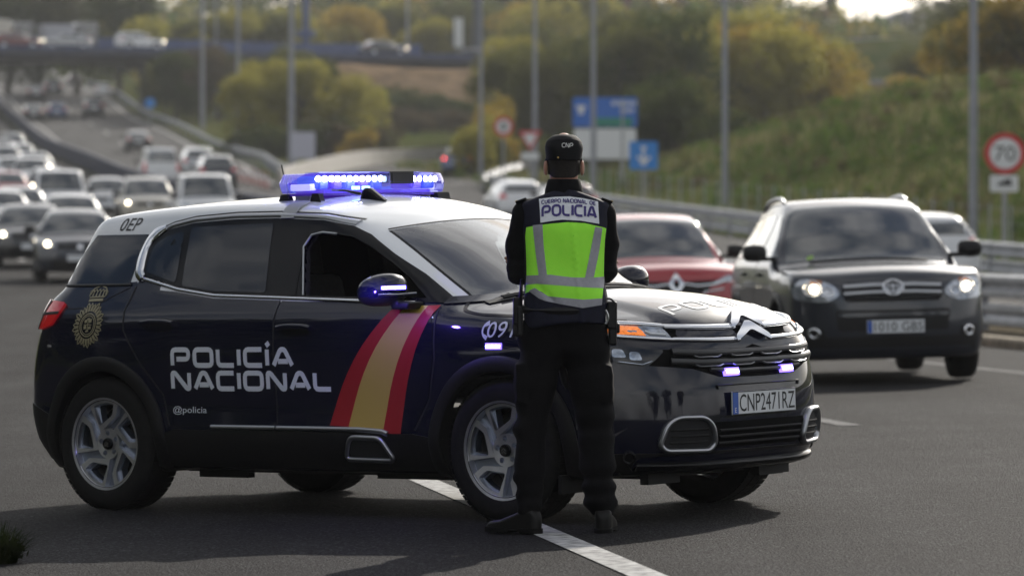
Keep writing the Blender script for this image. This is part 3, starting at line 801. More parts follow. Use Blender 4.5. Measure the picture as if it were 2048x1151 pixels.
# wire fence half way up the bank
fr_ = empty('fence', (9, 140, on_land(9, 140))); tag(fr_, 'thin wire fence on posts crossing the grassy bank', 'fence')
fp = [(x, d) for x, d in poly_pts([(9.0, 118), (8.2, 135), (7.6, 150), (7.0, 165), (6.4, 180), (5.6, 195)], 26)] + []
fp = [(float(road_x(d) + t_out(d)) + 2.6, d) for d in np.linspace(92, 194, 40)]
pb = MB(); pb.box((0, 0, .6), (.045, .045, 1.5)); pme = pb.mesh('post'); pme.materials.append(POSTM); o_ = fr_.location
for x, d in fp:
    o = bpy.data.objects.new('post', pme); COL.objects.link(o); o.parent = fr_; o.location = (x - o_[0], d - o_[1], on_land(x, d) - o_[2])
for hz in (.5, .9, 1.25):
    b = MB(); b.tube([(x - o_[0], d - o_[1], on_land(x, d) - o_[2] + hz) for x, d in fp], .004, 4); b.build('wire', GALV, fr_)
bx, bd = np.meshgrid(np.linspace(-15.5, 2, 30), np.linspace(0, 1, 12), indexing='ij'); bd = np.interp(bx, ox_, od_) - 6 - 17 * bd
tag(link('bare_bank', grid_mesh('bare_bank', bx, bd, land_z(bx, bd) + .18), None, mat('brown bare earth', (.19, .135, .085), .95, spec=0, noise=.35, nscale=.6, bump=.6, bscale=3)), 'brown bare earth face of the bank', kind='structure')
# far buildings on the hill
def house(px, d, w, dep, h, label, wall, roof, flat=False, nwin=3):
    x = (px - 1024) / 8500 * d; z = on_land(x, d); root = empty('house', (x, d, z), .2); tag(root, label, 'house')
    b = MB(); b.box((0, 0, h / 2 - .5), (w, dep, h + 1)); b.build('wall', wall, root)
    b = MB()
    if flat: b.box((0, 0, h + .25), (w + .6, dep + .6, .5))
    else: b.prism([(-w / 2 - .4, h), (w / 2 + .4, h), (0, h + w * .22)], -dep / 2 - .4, dep / 2 + .4)
    b.build('roof', roof, root)
    for k in range(nwin):
        b = MB(); b.box(((k - (nwin - 1) / 2) * w / nwin, -dep / 2 - .02, h * .55), (w / nwin * .45, .08, 1.2)); wf = b.build('window', mat('dark window', (.03, .035, .04), .1), root)
    return root
house(1876, 520, 4.6, 5, 3.0, 'small house with pinkish walls and a pale flat roof on the hill', mat('pink render', (.34, .17, .13), .8), mat('pale roof', (.5, .5, .5), .7), True)
house(1800, 640, 7, 6, 4.5, 'grey roofed house among the hilltop trees', mat('cream render', (.38, .36, .32), .8), mat('grey roof', (.22, .22, .24), .7))
house(1630, 600, 6, 6, 4, 'half hidden pale house behind the yellow trees', mat('cream render'), mat('tile roof', (.20, .09, .06), .8))
house(1005, 640, 7, 6, 4.5, 'cream house far up the wooded hill', mat('cream render'), mat('tile roof'))

# ------------------------------------------------------------------ trees, bushes and grass
def leaf_mat(name, c, c2, trans=.5):
    if name in MATS: return MATS[name]
    m = bpy.data.materials.new(name); m.use_nodes = True; MATS[name] = m; n, l = m.node_tree.nodes, m.node_tree.links
    n.remove(n['Principled BSDF']); o = n['Material Output']
    t = n.new('ShaderNodeTexCoord'); z = n.new('ShaderNodeTexNoise'); z.inputs['Scale'].default_value = .9; z.inputs['Detail'].default_value = 5; l.new(t.outputs['Object'], z.inputs['Vector'])
    r = n.new('ShaderNodeValToRGB'); r.color_ramp.elements[0].position = .36; r.color_ramp.elements[1].position = .64; r.color_ramp.elements[0].color = (*c, 1); r.color_ramp.elements[1].color = (*c2, 1); l.new(z.outputs['Fac'], r.inputs['Fac'])
    d = n.new('ShaderNodeBsdfDiffuse'); s = n.new('ShaderNodeBsdfTranslucent'); x = n.new('ShaderNodeMixShader'); x.inputs[0].default_value = trans
    l.new(r.outputs['Color'], d.inputs[0]); l.new(r.outputs['Color'], s.inputs[0]); l.new(d.outputs[0], x.inputs[1]); l.new(s.outputs[0], x.inputs[2]); l.new(x.outputs[0], o.inputs[0])
    return m
LEAF = dict(dark=leaf_mat('dark green leaves', (.030, .042, .015), (.070, .084, .028)), olive=leaf_mat('olive leaves', (.062, .070, .026), (.125, .125, .042)),
    yellow=leaf_mat('yellowing leaves', (.20, .195, .050), (.31, .275, .058)), ochre=leaf_mat('ochre leaves', (.23, .175, .042), (.32, .225, .045)), green=leaf_mat('fresh green leaves', (.040, .070, .016), (.085, .125, .028)), brown=leaf_mat('brown scrub', (.050, .042, .026), (.10, .080, .046)))
BARK = mat('bark', (.05, .042, .034), .9, noise=.4, nscale=6, bump=.6, bscale=20)
def leaves(name, clumps, n, size, g):
    """n small quads spread through clumps of (centre, radius)"""
    w = np.array([r ** 2 for c, r in clumps]); k = g.choice(len(clumps), n, p=w / w.sum())
    C = np.array([c for c, r in clumps])[k]; R = np.array([r for c, r in clumps])[k]
    v = g.normal(size=(n, 3)); v /= np.linalg.norm(v, axis=1, keepdims=True); P = C + v * (R * g.uniform(.45, 1.05, n) ** .7)[:, None] * np.array((1, 1, .85))
    a = g.normal(size=(n, 3)); a /= np.linalg.norm(a, axis=1, keepdims=True); b = np.cross(a, v + g.normal(size=(n, 3)) * .6); b /= np.maximum(np.linalg.norm(b, axis=1, keepdims=True), 1e-6)
    s = (size * g.uniform(.6, 1.4, n))[:, None]
    V = np.stack([P - a * s * .5, P + b * s * .32, P + a * s * .5, P - b * s * .32], 1).reshape(-1, 3)
    return mesh(name, V, np.arange(4 * n).reshape(n, 4), False)
def tree_kind(seed, h, w, n, size, trunk=.28, tall=False):
    """unit-free tree of height h and crown width w: a trunk with limbs and a broken crown"""
    g = np.random.default_rng(seed); b = MB(); th = h * trunk
    b.tube([(0, 0, -.4), (.04 * w * g.normal(), .04 * w * g.normal(), th * .6), (0, 0, th), (.05 * w * g.normal(), .03 * w, h * .62), (0, 0, h * .86)], [.035 * h, .026 * h, .022 * h, .013 * h, .004 * h], 8)
    cl = []
    for k in range(16 if not tall else 11):
        q = g.uniform(0, 2 * math.pi); zz = g.uniform(trunk * .9, .93); prof = math.sin(math.pi * min(1, max(.05, (zz - trunk * .55) / (1.06 - trunk * .55)))) ** .7
        rr = w * .5 * prof * g.uniform(.35, .95); c = (rr * math.cos(q), rr * math.sin(q), zz * h); cl.append((c, w * g.uniform(.13, .24)))
        if k < 9: b.tube([(0, 0, max(th * .8, zz * h * .6)), (c[0] * .55, c[1] * .55, c[2] * .88), c], [.013 * h, .008 * h, .003 * h], 5, False)
    for k in range(3): cl.append(((w * .12 * g.normal(), w * .12 * g.normal(), h * g.uniform(.45, .85)), w * .27))
    tr = b.mesh('trunk', True); tr.materials.append(BARK)
    return tr, leaves('crown', cl, n, size, g)
def bush_kind(seed, h, w, n, size):
    g = np.random.default_rng(seed); cl = []
    for k in range(9):
        q = g.uniform(0, 2 * math.pi); rr = w * .5 * g.uniform(.1, .75); cl.append(((rr * math.cos(q), rr * math.sin(q), h * g.uniform(.22, .72)), min(w, h) * g.uniform(.2, .34)))
    b = MB()
    for c, r_ in cl[:6]: b.tube([(c[0] * .2, c[1] * .2, -.2), (c[0] * .6, c[1] * .6, c[2] * .6), c], [.03 * h, .02 * h, .008 * h], 5, False)
    st = b.mesh('stem', True); st.materials.append(BARK); return st, leaves('foliage', cl, n, size, g)
TK = [tree_kind(s, 1.0, w, 5600, .036, t_, tl) for s, w, t_, tl in ((1, .85, .22, False), (2, .95, .18, False), (3, .75, .25, False), (4, .80, .15, False), (5, .30, .10, True))]
BK = [bush_kind(s, 1.0, 1.3, 2600, .062) for s in (11, 12, 13)]
def plant(name, k, px, d, h, wf, leaf, label, cat, group=None, parts=('trunk', 'crown'), kind=None, x=None, rz=None):
    x = (px - 1024) / 8500 * d if x is None else x; root = empty(name, (x, d, on_land(x, d) - .05), random.uniform(0, 6.28) if rz is None else rz); tag(root, label, cat, group)
    root.scale = (h * wf, h * wf, h)
    for nm, me in zip(parts, k):
        o = bpy.data.objects.new(nm, me); COL.objects.link(o); o.parent = root
        if nm in ('crown', 'foliage'):
            if not me.materials: me.materials.append(leaf)
            o.material_slots[0].link = 'OBJECT'; o.material_slots[0].material = leaf
    return root
def tree(k, px, d, h, wf, col, label, group=None): return plant('tree', TK[k], px, d, h, wf, LEAF[col], label, 'tree', group)
def bush(k, px, d, h, wf, col, label, group=None): return plant('bush', BK[k], px, d, h, wf, LEAF[col], label, 'bush', group, ('stem', 'foliage'))
ORD = ['', 'second', 'third', 'fourth', 'fifth', 'sixth', 'seventh', 'eighth', 'ninth', 'tenth']
def many(fn, rows, label, group):
    rows = sorted(rows, key=lambda a: a[1])
    for i, a in enumerate(rows): fn(*a, label + ', ' + ('leftmost' if i == 0 else 'rightmost' if i == len(rows) - 1 else ORD[i] + ' from left'), group)
many(tree, [(0, 505, 292, 5.6, 1.0, 'yellow'), (1, 545, 298, 6.4, .95, 'yellow'), (3, 595, 296, 6.6, 1.05, 'yellow'), (0, 640, 302, 6.6, 1.0, 'olive'), (1, 685, 300, 5.4, 1.1, 'yellow'), (2, 565, 312, 7.4, 1.0, 'olive'), (0, 720, 306, 4.6, 1.2, 'yellow')], 'yellow green autumn tree in the clump between the two climbing roads', 'autumn trees between the climbing roads')
many(bush, [(0, 540, 282, 2.6, 1.3, 'dark'), (1, 590, 280, 2.8, 1.3, 'dark'), (2, 640, 282, 3.0, 1.2, 'brown'), (0, 680, 284, 3.0, 1.2, 'dark'), (1, 745, 286, 2.4, 1.3, 'brown'), (2, 500, 286, 2.0, 1.4, 'dark')], 'dark low bush under the autumn trees between the roads', 'low bushes under the autumn trees')
bush(2, 716, 279, 2.2, 1.0, 'ochre', 'orange bush at the edge of the dark bushes')
many(bush, [(0, 760, 362, 3.4, 1.4, 'dark'), (1, 800, 366, 3.8, 1.3, 'dark'), (2, 845, 364, 3.2, 1.5, 'dark'), (0, 890, 366, 3.6, 1.3, 'dark'), (1, 930, 362, 3.0, 1.4, 'dark'), (2, 780, 356, 2.4, 1.6, 'brown'), (0, 870, 352, 2.4, 1.6, 'brown'), (1, 920, 345, 2.2, 1.6, 'brown'), (2, 820, 342, 1.8, 2.0, 'brown')], 'dark bush at the foot of the brown bank', 'bushes at the foot of the brown bank')
bush(0, 950, 224, 4.0, .62, 'yellow', 'tall yellow green bush beside the slip road'); bush(1, 985, 230, 4.6, .55, 'ochre', 'orange tipped bush behind the round prohibition sign'); bush(2, 965, 226, 2.6, .8, 'dark', 'dark bush at the foot of the yellow bush')
many(tree, [(1, 1195, 262, 7.4, 1.0, 'olive'), (0, 1240, 256, 8.4, 1.0, 'olive'), (1, 1295, 258, 9.4, 1.0, 'dark'), (3, 1345, 262, 7.6, 1.0, 'olive'), (0, 1275, 276, 9.6, 1.0, 'olive')], 'tall tree in the dark group behind the big direction sign', 'dark trees behind the direction sign')
many(tree, [(0, 1025, 275, 7.0, .9, 'olive'), (2, 1065, 268, 7.4, .9, 'olive'), (1, 1105, 264, 7.2, 1.0, 'olive'), (3, 1145, 270, 8.0, .9, 'olive'), (0, 1040, 320, 8, 1.0, 'yellow'), (1, 1100, 330, 9, 1.0, 'olive')], 'olive green tree between the slip road and the direction sign', 'olive trees beside the slip road')
many(bush, [(0, 1040, 236, 2.6, 1.2, 'dark'), (1, 1090, 232, 2.6, 1.3, 'dark'), (2, 1140, 228, 2.4, 1.3, 'olive'), (0, 1200, 224, 2.2, 1.4, 'dark'), (1, 1260, 222, 2.4, 1.3, 'dark'), (2, 1320, 224, 2.8, 1.3, 'dark'), (0, 1380, 230, 2.6, 1.3, 'olive')], 'low bush on the verge under the tall trees', 'low bushes under the tall trees')
many(bush, [(0, 1290, 208, 4.2, .9, 'olive'), (1, 1335, 206, 4.8, .9, 'dark'), (2, 1380, 210, 4.4, .9, 'olive'), (0, 1420, 214, 3.8, 1.0, 'dark')], 'tall bush right of the big direction sign', 'bushes right of the direction sign')
many(tree, [(0, 1400, 272, 8.0, 1.0, 'yellow'), (1, 1445, 266, 8.4, 1.0, 'yellow'), (3, 1490, 270, 8.8, 1.0, 'ochre'), (0, 1540, 268, 8.4, 1.05, 'yellow'), (1, 1590, 272, 8.6, 1.0, 'ochre'), (2, 1640, 276, 8.0, 1.1, 'yellow'), (3, 1515, 292, 10, 1.0, 'yellow'), (0, 1430, 300, 10, 1.0, 'olive')], 'golden autumn tree in the band above the grassy bank', 'golden trees above the bank')
many(tree, [(2, 1690, 282, 6.4, 1.1, 'ochre'), (1, 1735, 286, 4.6, 1.3, 'brown'), (0, 1795, 290, 5.4, 1.2, 'ochre'), (3, 1850, 296, 7.4, 1.1, 'olive')], 'low reddish tree behind the top of the bank', 'reddish trees behind the bank')
many(bush, [(0, 1560, 226, 2.8, 1.3, 'dark'), (1, 1600, 224, 3.0, 1.2, 'dark'), (2, 1640, 222, 2.4, 1.4, 'green'), (0, 1700, 216, 2.2, 1.4, 'olive')], 'dark green bush on the crest of the bank', 'bushes on the crest of the bank')
many(tree, [(0, 1960, 205, 5.6, 1.1, 'ochre'), (1, 2005, 200, 6.2, 1.1, 'olive'), (3, 2050, 198, 6.4, 1.1, 'ochre'), (2, 1925, 240, 6.6, 1.0, 'yellow')], 'orange tinged tree on the right end of the bank', 'orange trees on the right of the bank')
tree(0, 1905, 430, 9, 1.2, 'olive', 'round olive tree in front of the pink house'); tree(4, 1880, 620, 9, 1.2, 'dark', 'dark pointed cypress on the hilltop')
many(tree, [(4, 1410, 560, 14, 1.0, 'dark'), (4, 1440, 580, 13, 1.0, 'dark'), (4, 1655, 600, 11, 1.0, 'dark'), (4, 1020, 520, 13, 1.0, 'dark')], 'slim dark poplar rising above the hill trees', 'poplars on the hill')
many(tree, [(1, 20, 430, 13, 1.1, 'dark'), (0, 85, 435, 13.5, 1.1, 'dark'), (3, 150, 430, 12.5, 1.1, 'olive'), (0, 235, 422, 11.5, 1.1, 'dark'), (1, 330, 410, 8, 1.2, 'yellow'), (2, 400, 412, 8.2, 1.2, 'olive'), (0, 470, 415, 9, 1.2, 'yellow'), (3, 540, 420, 9, 1.1, 'olive'), (1, 615, 428, 9.5, 1.1, 'yellow'), (0, 690, 432, 10, 1.1, 'ochre')], 'mixed tree behind the bridge parapet', 'trees behind the bridge')
many(tree, [(0, 355, 352, 6, 1.0, 'dark'), (1, 400, 358, 6.4, 1.0, 'brown'), (2, 440, 362, 6, 1.1, 'dark'), (3, 330, 360, 5, 1.0, 'olive')], 'shaded tree under the right half of the bridge', 'shaded trees under the bridge')
many(tree, [(1, 740, 440, 9, 1.1, 'yellow'), (0, 800, 446, 10, 1.1, 'olive'), (2, 860, 440, 9, 1.0, 'yellow'), (3, 905, 450, 10, 1.0, 'dark'), (1, 965, 444, 10, 1.1, 'olive'), (0, 1030, 430, 10, 1.1, 'ochre'), (1, 1090, 420, 10, 1.1, 'yellow'), (3, 1150, 430, 11, 1.1, 'olive'), (0, 1215, 440, 10, 1.1, 'yellow')], 'autumn tree in the row behind the road on the bank', 'trees behind the bank road')
# the wooded hill far behind reads as one mass
g = np.random.default_rng(33); Vs, Fs, mi, n0 = [], [], [], 0; cols = ['dark', 'olive', 'yellow', 'olive', 'brown', 'green', 'ochre', 'dark']
for k in range(570):
    d = g.uniform(455, 860); half = 1550 / 8500 * d; x = g.uniform(-half, half)
    if -8 < x - (float(road_x(d)) + float(t_med(d))) < 18 and x < 0 or x < float(road_x(d)) - 16 and d < 500: continue
    hh = g.uniform(4.5, 9.5) * (1 - .35 * sstep(25, 60, x)); c = g.integers(len(cols)); cl = [((x + g.normal() * hh * .25, d + g.normal() * hh * .25, on_land(x, d) + hh * g.uniform(.2, .85)), hh * g.uniform(.18, .3)) for _ in range(8)]
    me = leaves('tmp', cl, 230, hh * .11, g); v = np.empty(len(me.vertices) * 3); me.vertices.foreach_get('co', v); v = v.reshape(-1, 3); bpy.data.meshes.remove(me)
    Vs.append(v); Fs.append(np.arange(len(v)).reshape(-1, 4) + n0); mi += [int(c)] * (len(v) // 4); n0 += len(v)
me = mesh('hillside_wood', np.concatenate(Vs), np.concatenate(Fs), False)
for c in cols: me.materials.append(LEAF[c])
me.polygons.foreach_set('material_index', mi); tag(link('hillside_wood', me), 'mixed autumn wood covering the far hill', 'wood', kind='stuff')
# rough grass and scrub on the bank and along the verges
Vs, Fs, mi, n0 = [], [], [], 0; cols = ['green', 'olive', 'green', 'brown']
for k in range(1700):
    d = g.uniform(88, 245); t = g.uniform(.5, 26); x = float(road_x(d) + t_out(d)) + t
    if abs(x) > .125 * d: continue
    c = int(g.integers(4)); hh = g.uniform(.3, .9) * (1 if c < 2 else .8); cl = [((x + g.normal() * .3, d + g.normal() * .3, on_land(x, d) + hh * .3), hh * .5) for _ in range(2)]
    mm_ = leaves('tmp', cl, 90, hh * .20, g); v = np.empty(len(mm_.vertices) * 3); mm_.vertices.foreach_get('co', v); v = v.reshape(-1, 3); bpy.data.meshes.remove(mm_)
    Vs.append(v); Fs.append(np.arange(len(v)).reshape(-1, 4) + n0); mi += [c] * (len(v) // 4); n0 += len(v)
me = mesh('undergrowth', np.concatenate(Vs), np.concatenate(Fs), False)
for c in cols: me.materials.append(LEAF[c])
me.polygons.foreach_set('material_index', mi); tag(link('undergrowth', me), 'tangled scrub on the bank', 'undergrowth', kind='stuff')
# long dry grass on the bank: bent blades
nb = 26000; d = g.uniform(86, 250, nb); x = road_x(d) + t_out(d) + g.uniform(.4, 27, nb); ok = np.abs(x) < .126 * d; d, x = d[ok], x[ok]; nb = len(d); z = land_z(x, d) - .03
hh = g.uniform(.35, .95, nb) * (.6 + .4 * np.sin(x * .9 + d * .21)); q = g.uniform(0, 6.283, nb); w = .045; lean = g.uniform(.1, .5, nb) * hh; q2 = g.uniform(0, 6.283, nb)
A = np.stack([x - w * np.cos(q), d - w * np.sin(q), z], 1); B = np.stack([x + w * np.cos(q), d + w * np.sin(q), z], 1); T = np.stack([x + lean * np.cos(q2), d + lean * np.sin(q2), z + hh], 1); M1 = (A * .45 + T * .55) + [0, 0, .05]; M2 = (B * .45 + T * .55) + [0, 0, .05]
Vg = np.stack([A, B, M2, M1, T], 1).reshape(-1, 3); ii = np.arange(nb) * 5; Fg = [tuple(f) for f in np.stack([ii, ii + 1, ii + 2, ii + 3], 1)] + [tuple(f) for f in np.stack([ii + 3, ii + 2, ii + 4], 1)]
me = mesh('grass', Vg, Fg, False); me.materials.append(leaf_mat('khaki grass', (.095, .102, .040), (.20, .185, .095), .45)); me.materials.append(leaf_mat('green grass', (.050, .085, .018), (.085, .125, .030), .45))
gi = (np.sin(x * .35 + 1.2) * np.sin(d * .11) + g.normal(size=nb) * .5 > .25).astype(int); me.polygons.foreach_set('material_index', np.concatenate([gi, gi])); tag(link('grass', me), 'long khaki and green grass on the bank', 'grass', kind='stuff')
# trees along the near side of the motorway, behind the camera; the flank of the police car mirrors them
for k, (x, d, h_, c) in enumerate([(-17.5 - (k * 7 % 5) * .9 - .13 * q, q, 9.5 + (k * 5 % 4) * .9, ('dark', 'dark', 'olive', 'dark')[k % 4]) for k, q in enumerate(range(-22, 62, 5))] + [(-27, 20, 10, 'dark'), (-29, 34, 10.5, 'dark'), (-24, 4, 10, 'dark'), (-30, 48, 11, 'dark'), (22, -24, 8, 'olive'), (30, -18, 9, 'dark'), (38, -10, 8, 'olive')]):
    plant('tree', TK[k % 4], 0, d, h_, 1.15, LEAF[c], 'tree on the near verge left of the queue, outside the picture', 'tree', 'trees on the near verge', x=x)
for k, q in enumerate(range(-20, 60, 4)):
    plant('bush', BK[k % 3], 0, q, 2.2 + .3 * (k % 3), 1.3, LEAF['dark'], 'bush on the near verge left of the queue, outside the picture', 'bush', 'bushes on the near verge', ('stem', 'foliage'), x=-15.6 - .13 * q)
# small weed at the road edge in front
def blades(n, R, h, g, w=.006):
    V, F = [], []
    for k in range(n):
        q = g.uniform(0, 6.283); r0 = R * g.uniform(0, .45); b = np.array((r0 * math.cos(q), r0 * math.sin(q), 0)); q2 = q + g.normal() * .8; L = h * g.uniform(.5, 1.1); out = R * g.uniform(.3, 1.1)
        s = np.array((-math.sin(q2), math.cos(q2), 0)) * w; dr = np.array((math.cos(q2), math.sin(q2), 0)); n0 = len(V)
        for j in range(5):
            t = j / 4; p = b + dr * out * t ** 1.5 + np.array((0, 0, L * (t - .35 * t * t * (out / R)))); V += [p - s * (1 - t * .9), p + s * (1 - t * .9)]
        for j in range(4): a = n0 + 2 * j; F.append((a, a + 1, a + 3, a + 2))
    return mesh('blades', V, F, False)
wx, wd = -2.26, 18.75; wr = empty('weed', (wx, wd, float(base_z(wx, wd)))); wr.scale = (.85, .85, .8); tag(wr, 'green weed tuft in painted shade growing at the lower left edge of the road', 'weed')
link('blades', blades(420, .20, .25, g), wr, leaf_mat('weed blades', (.010, .016, .006), (.028, .036, .014), .3)); link('leaves', leaves('leaves', [((0, 0, .08), .10), ((.07, 0, .07), .08), ((-.08, .03, .09), .09)], 300, .035, g), wr, leaf_mat('weed leaves', (.008, .012, .005), (.02, .026, .010), .3))  # leaf colours darkened to stand for the shade over the tuft

# the autumn air: one box of even thin haze round everything
hz = MB(); hz.box((0, 1080, 34), (1500, 2400, 120)); hm = bpy.data.materials.new('haze air'); hm.use_nodes = True
hn, hl_ = hm.node_tree.nodes, hm.node_tree.links; hn.remove(hn['Principled BSDF']); pv = hn.new('ShaderNodeVolumePrincipled')
pv.inputs['Color'].default_value = (.90, .92, .96, 1); pv.inputs['Density'].default_value = .00017; pv.inputs['Anisotropy'].default_value = .2
hl_.new(pv.outputs[0], hn['Material Output'].inputs['Volume']); tag(hz.build('haze', hm), 'pale autumn haze', kind='stuff')

# ------------------------------------------------------------------ materials shared by vehicles
NAVY = mat('navy car paint', (.0040, .0050, .0165), .35, coat=1.0, spec=.04, noise=.12, nscale=6)
WHITEP = mat('white car paint', (.74, .76, .78), .25, coat=.8, noise=.03, nscale=5)
GLOSSBLK = mat('gloss black trim', (.004, .004, .005), .16, spec=.22)
BLACKPL = mat('black plastic', (.008, .008, .0085), .5, spec=.3, noise=.3, nscale=60, bump=.15, bscale=400)
RUBBER = mat('tyre rubber', (.008, .008, .008), .75, spec=.25, noise=.4, nscale=30, bump=.2, bscale=120)
CHROME = mat('bright trim', (.72, .73, .76), .14, metal=1.0)
SATIN = mat('satin silver trim', (.42, .43, .45), .34, metal=1.0)
ALLOY = mat('alloy wheel', (.66, .67, .70), .30, metal=.9, noise=.12, nscale=15)
ALLOYDK = mat('dark wheel recess', (.26, .29, .36), .35, metal=.85)
PRIVGLASS = mat('dark tinted glass', (.006, .008, .014), .03, spec=.62)
DARKIN = mat('dark cabin lining', (.010, .010, .012), .8)
SEATM = mat('seat fabric', (.02, .02, .022), .85, noise=.3, nscale=40)
SCREEN = glass_mat('windscreen glass', (.50, .56, .55), 3.2, .02)
WHITELT = mat('white lettering film', (.70, .73, .76), .45)
REDF = mat('red film', (.36, .010, .018), .4)
YELF = mat('yellow film', (.50, .36, .075), .45)
TAILRED = mat('red lamp lens', (.30, .006, .010), .12, coat=1.0, emit=(1, .02, .03), estr=.10)
AMBER = mat('amber lamp lens', (.8, .20, .03), .15, coat=1, noise=.6, nscale=90, emit=(1, .25, .03), estr=.45)
CLEARL = mat('lamp reflector', (.34, .37, .42), .12, metal=.9, noise=.5, nscale=25, coat=1)
LEDB = mat('blue flashing light', (.1, .1, .6), .3, emit=(.16, .10, 1.0), estr=3.5)
LEDW = mat('white hot light', (1, 1, 1), .3, emit=(.62, .66, 1.0), estr=22.0)
PLATEW = mat('number plate white', (.66, .68, .70), .4)
PLATEBL = mat('number plate blue', (.03, .10, .42), .4)
PRINTB = mat('black print', (.012, .012, .014), .5)

def wheel_parts(R=.352, W=.225, rim=.235, name='wheel', spokes=True, side=-1):
    """wheel about local Y, outer face towards side*Y; returns list of (name, MB-built mesh, material)"""
    t = MB(); h = W / 2; s = side
    prof = [(rim - .012, s * h * .93), (rim + .012, s * h), (R - .055, s * h * 1.04), (R - .022, s * h * .96), (R - .006, s * h * .80), (R, s * h * .4), (R, -s * h * .4), (R - .006, -s * h * .8), (R - .03, -s * h), (rim, -s * h * .95)]
    t.lathe(prof, 56, close=False)
    # tread blocks
    for k in range(60):
        a = 2 * math.pi * k / 60
        for e, sh in ((-.62, 0), (.62, .05), (0, .02)):
            c = (math.cos(a + sh) * (R - .001), e * h, math.sin(a + sh) * (R - .001))
            t.box(c, (.006, W * .24, .030), ry=-(a + sh))
    out = [('tyre', t.mesh('tyre', True), RUBBER)]
    out[0][1].set_sharp_from_angle(angle=math.radians(40))
    yo = s * h * .86
    r = MB(); r.lathe([(rim, s * h * .95), (rim + .004, s * h * .99), (rim - .008, s * h * .96), (rim - .018, s * h * .6), (rim - .03, -s * h * .9)], 56)
    mp_rec = lambda U: (np.stack([U[:, 0], np.full(len(U), yo - s * .028) - s * .02 * (1 - np.hypot(U[:, 0], U[:, 1]) / rim), U[:, 1]], 1), np.tile((0, s, 0), (len(U), 1)).astype(float))
    mp_face = lambda U: (np.stack([U[:, 0], np.full(len(U), yo) - s * .022 * np.clip(1 - np.hypot(U[:, 0], U[:, 1]) / rim, 0, 1), U[:, 1]], 1), np.tile((0, s, 0), (len(U), 1)).astype(float))
    pol = lambda rr, th: np.array((math.cos(math.radians(th)) * rr * rim * -s * -1, math.sin(math.radians(th)) * rr * rim))
    face = MB(); rec = MB(); holes = []
    for k in range(5):
        q = 72 * k
        outer = [pol(.985, 131 + q + i * 54 / 8) for i in range(9)] + [pol(.67, 187 + q), pol(.34, 120 + q)]
        inner = [pol(.90, 137 + q + i * 40 / 8) for i in range(9)] + [pol(.65, 177 + q), pol(.46, 128 + q)]
        inner = round_poly(inner, .016, 2)
        V, T = cdt([outer, inner], .03); VV, F = skin(V, T, mp_face, 0, .030); face.add(VV, F)
        hole = [pol(.86, 141 + q + i * 32 / 6) for i in range(7)] + [pol(.64, 170 + q), pol(.50, 130 + q)]
        holes.append(hole)
    ring = [pol(.99, i * 7.5) for i in range(48)]
    V, T = cdt([ring] + holes, .03); VV, F = skin(V, T, mp_rec, 0, .045); rec.add(VV, F)
    hub = MB(); c = [pol(.34, i * 15) for i in range(24)]; bolts = [[pol(.235, 84 + 72 * k) + np.array((math.cos(a), math.sin(a))) * .015 for a in np.arange(8) * math.pi / 4] for k in range(5)]
    V, T = cdt([c] + bolts, .03); VV, F = skin(V, T, mp_face, 0, .03); hub.add(VV, F)
    for src in (face, hub): r.add(src.V, src.F)
    rm = r.mesh('rim', True); rm.set_sharp_from_angle(angle=math.radians(30)); out.append(('rim', rm, ALLOY))
    out.append(('rim_recess', rec.mesh('rim_recess'), ALLOYDK))
    d = MB(); d.lathe([(.02, yo - s * .09), (.165, yo - s * .09), (.165, yo - s * .12), (.02, yo - s * .12)], 32); d.lathe([(.0, yo - s * .075), (rim - .03, yo - s * .16)], 32)
    out.append(('brake_disc', d.mesh('brake_disc'), ALLOYDK if False else BLACKPL))
    cap = MB(); cap.lathe([(.0, yo + s * .001), (.028, yo + s * .001), (.031, yo - s * .006), (.031, yo - s * .04)], 20); out.append(('hub_cap', cap.mesh('hub_cap'), GLOSSBLK))
    cv = MB()
    for dz in (.004, -.010):
        for sx in (-1, 1): cv.box((sx * .007, yo + s * .002, dz), (.018, .003, .005), ry=sx * .75)
    out.append(('hub_emblem', cv.mesh('hub_emblem'), CHROME))
    return out

# ------------------------------------------------------------------ the police car
C5=dict(top=[(2.4,.64),(2.28,.84),(2.2,.935),(2.1,1.0),(1.9,1.052),(1.7,1.085),(1.5,1.105),(1.3,1.12),(1.22,1.135),(1.1,1.19),(.9,1.29),(.7,1.392),(.5,1.485),(.36,1.537),(.2,1.580),(0,1.612),(-.3,1.632),(-.6,1.634),(-.9,1.627),(-1.2,1.612),(-1.5,1.590),(-1.75,1.555),(-1.9,1.51),(-2.4,1.3)],
 front=[(.2,2.13),(.26,2.20),(.34,2.25),(.45,2.27),(.6,2.265),(.75,2.24),(.85,2.215),(.93,2.18),(1.0,2.12),(1.2,2.0)],
 rear=[(.25,-2.08),(.4,-2.19),(.55,-2.22),(.7,-2.215),(.85,-2.185),(1.0,-2.13),(1.1,-2.07),(1.18,-1.97),(1.3,-1.91),(1.45,-1.84),(1.55,-1.80),(1.7,-1.75)],
 plan=[(2.4,.82),(2.2,.862),(2.0,.89),(1.7,.91),(1.3,.918),(.8,.918),(0,.918),(-.8,.918),(-1.3,.915),(-1.7,.89),(-2.0,.85),(-2.3,.80)],
 inset=[(.2,.07),(.3,.035),(.42,.008),(.55,.012),(.7,.006),(.85,0),(.95,.008),(1.03,.03),(1.10,.065),(1.2,.105),(1.35,.165),(1.5,.235),(1.6,.30),(1.7,.40)],
 bottom=.22,crown=.12,kx=.30,Df=.48,Dr=.35,n=3.4,wheels=((1.365,.35),(-1.365,.35)),crown_hood=.12,bulge=.016,gt=(.10,-.6,-1.8))
car = empty('police_car', (-0.51185, 22.21257, TILT * -0.51185))
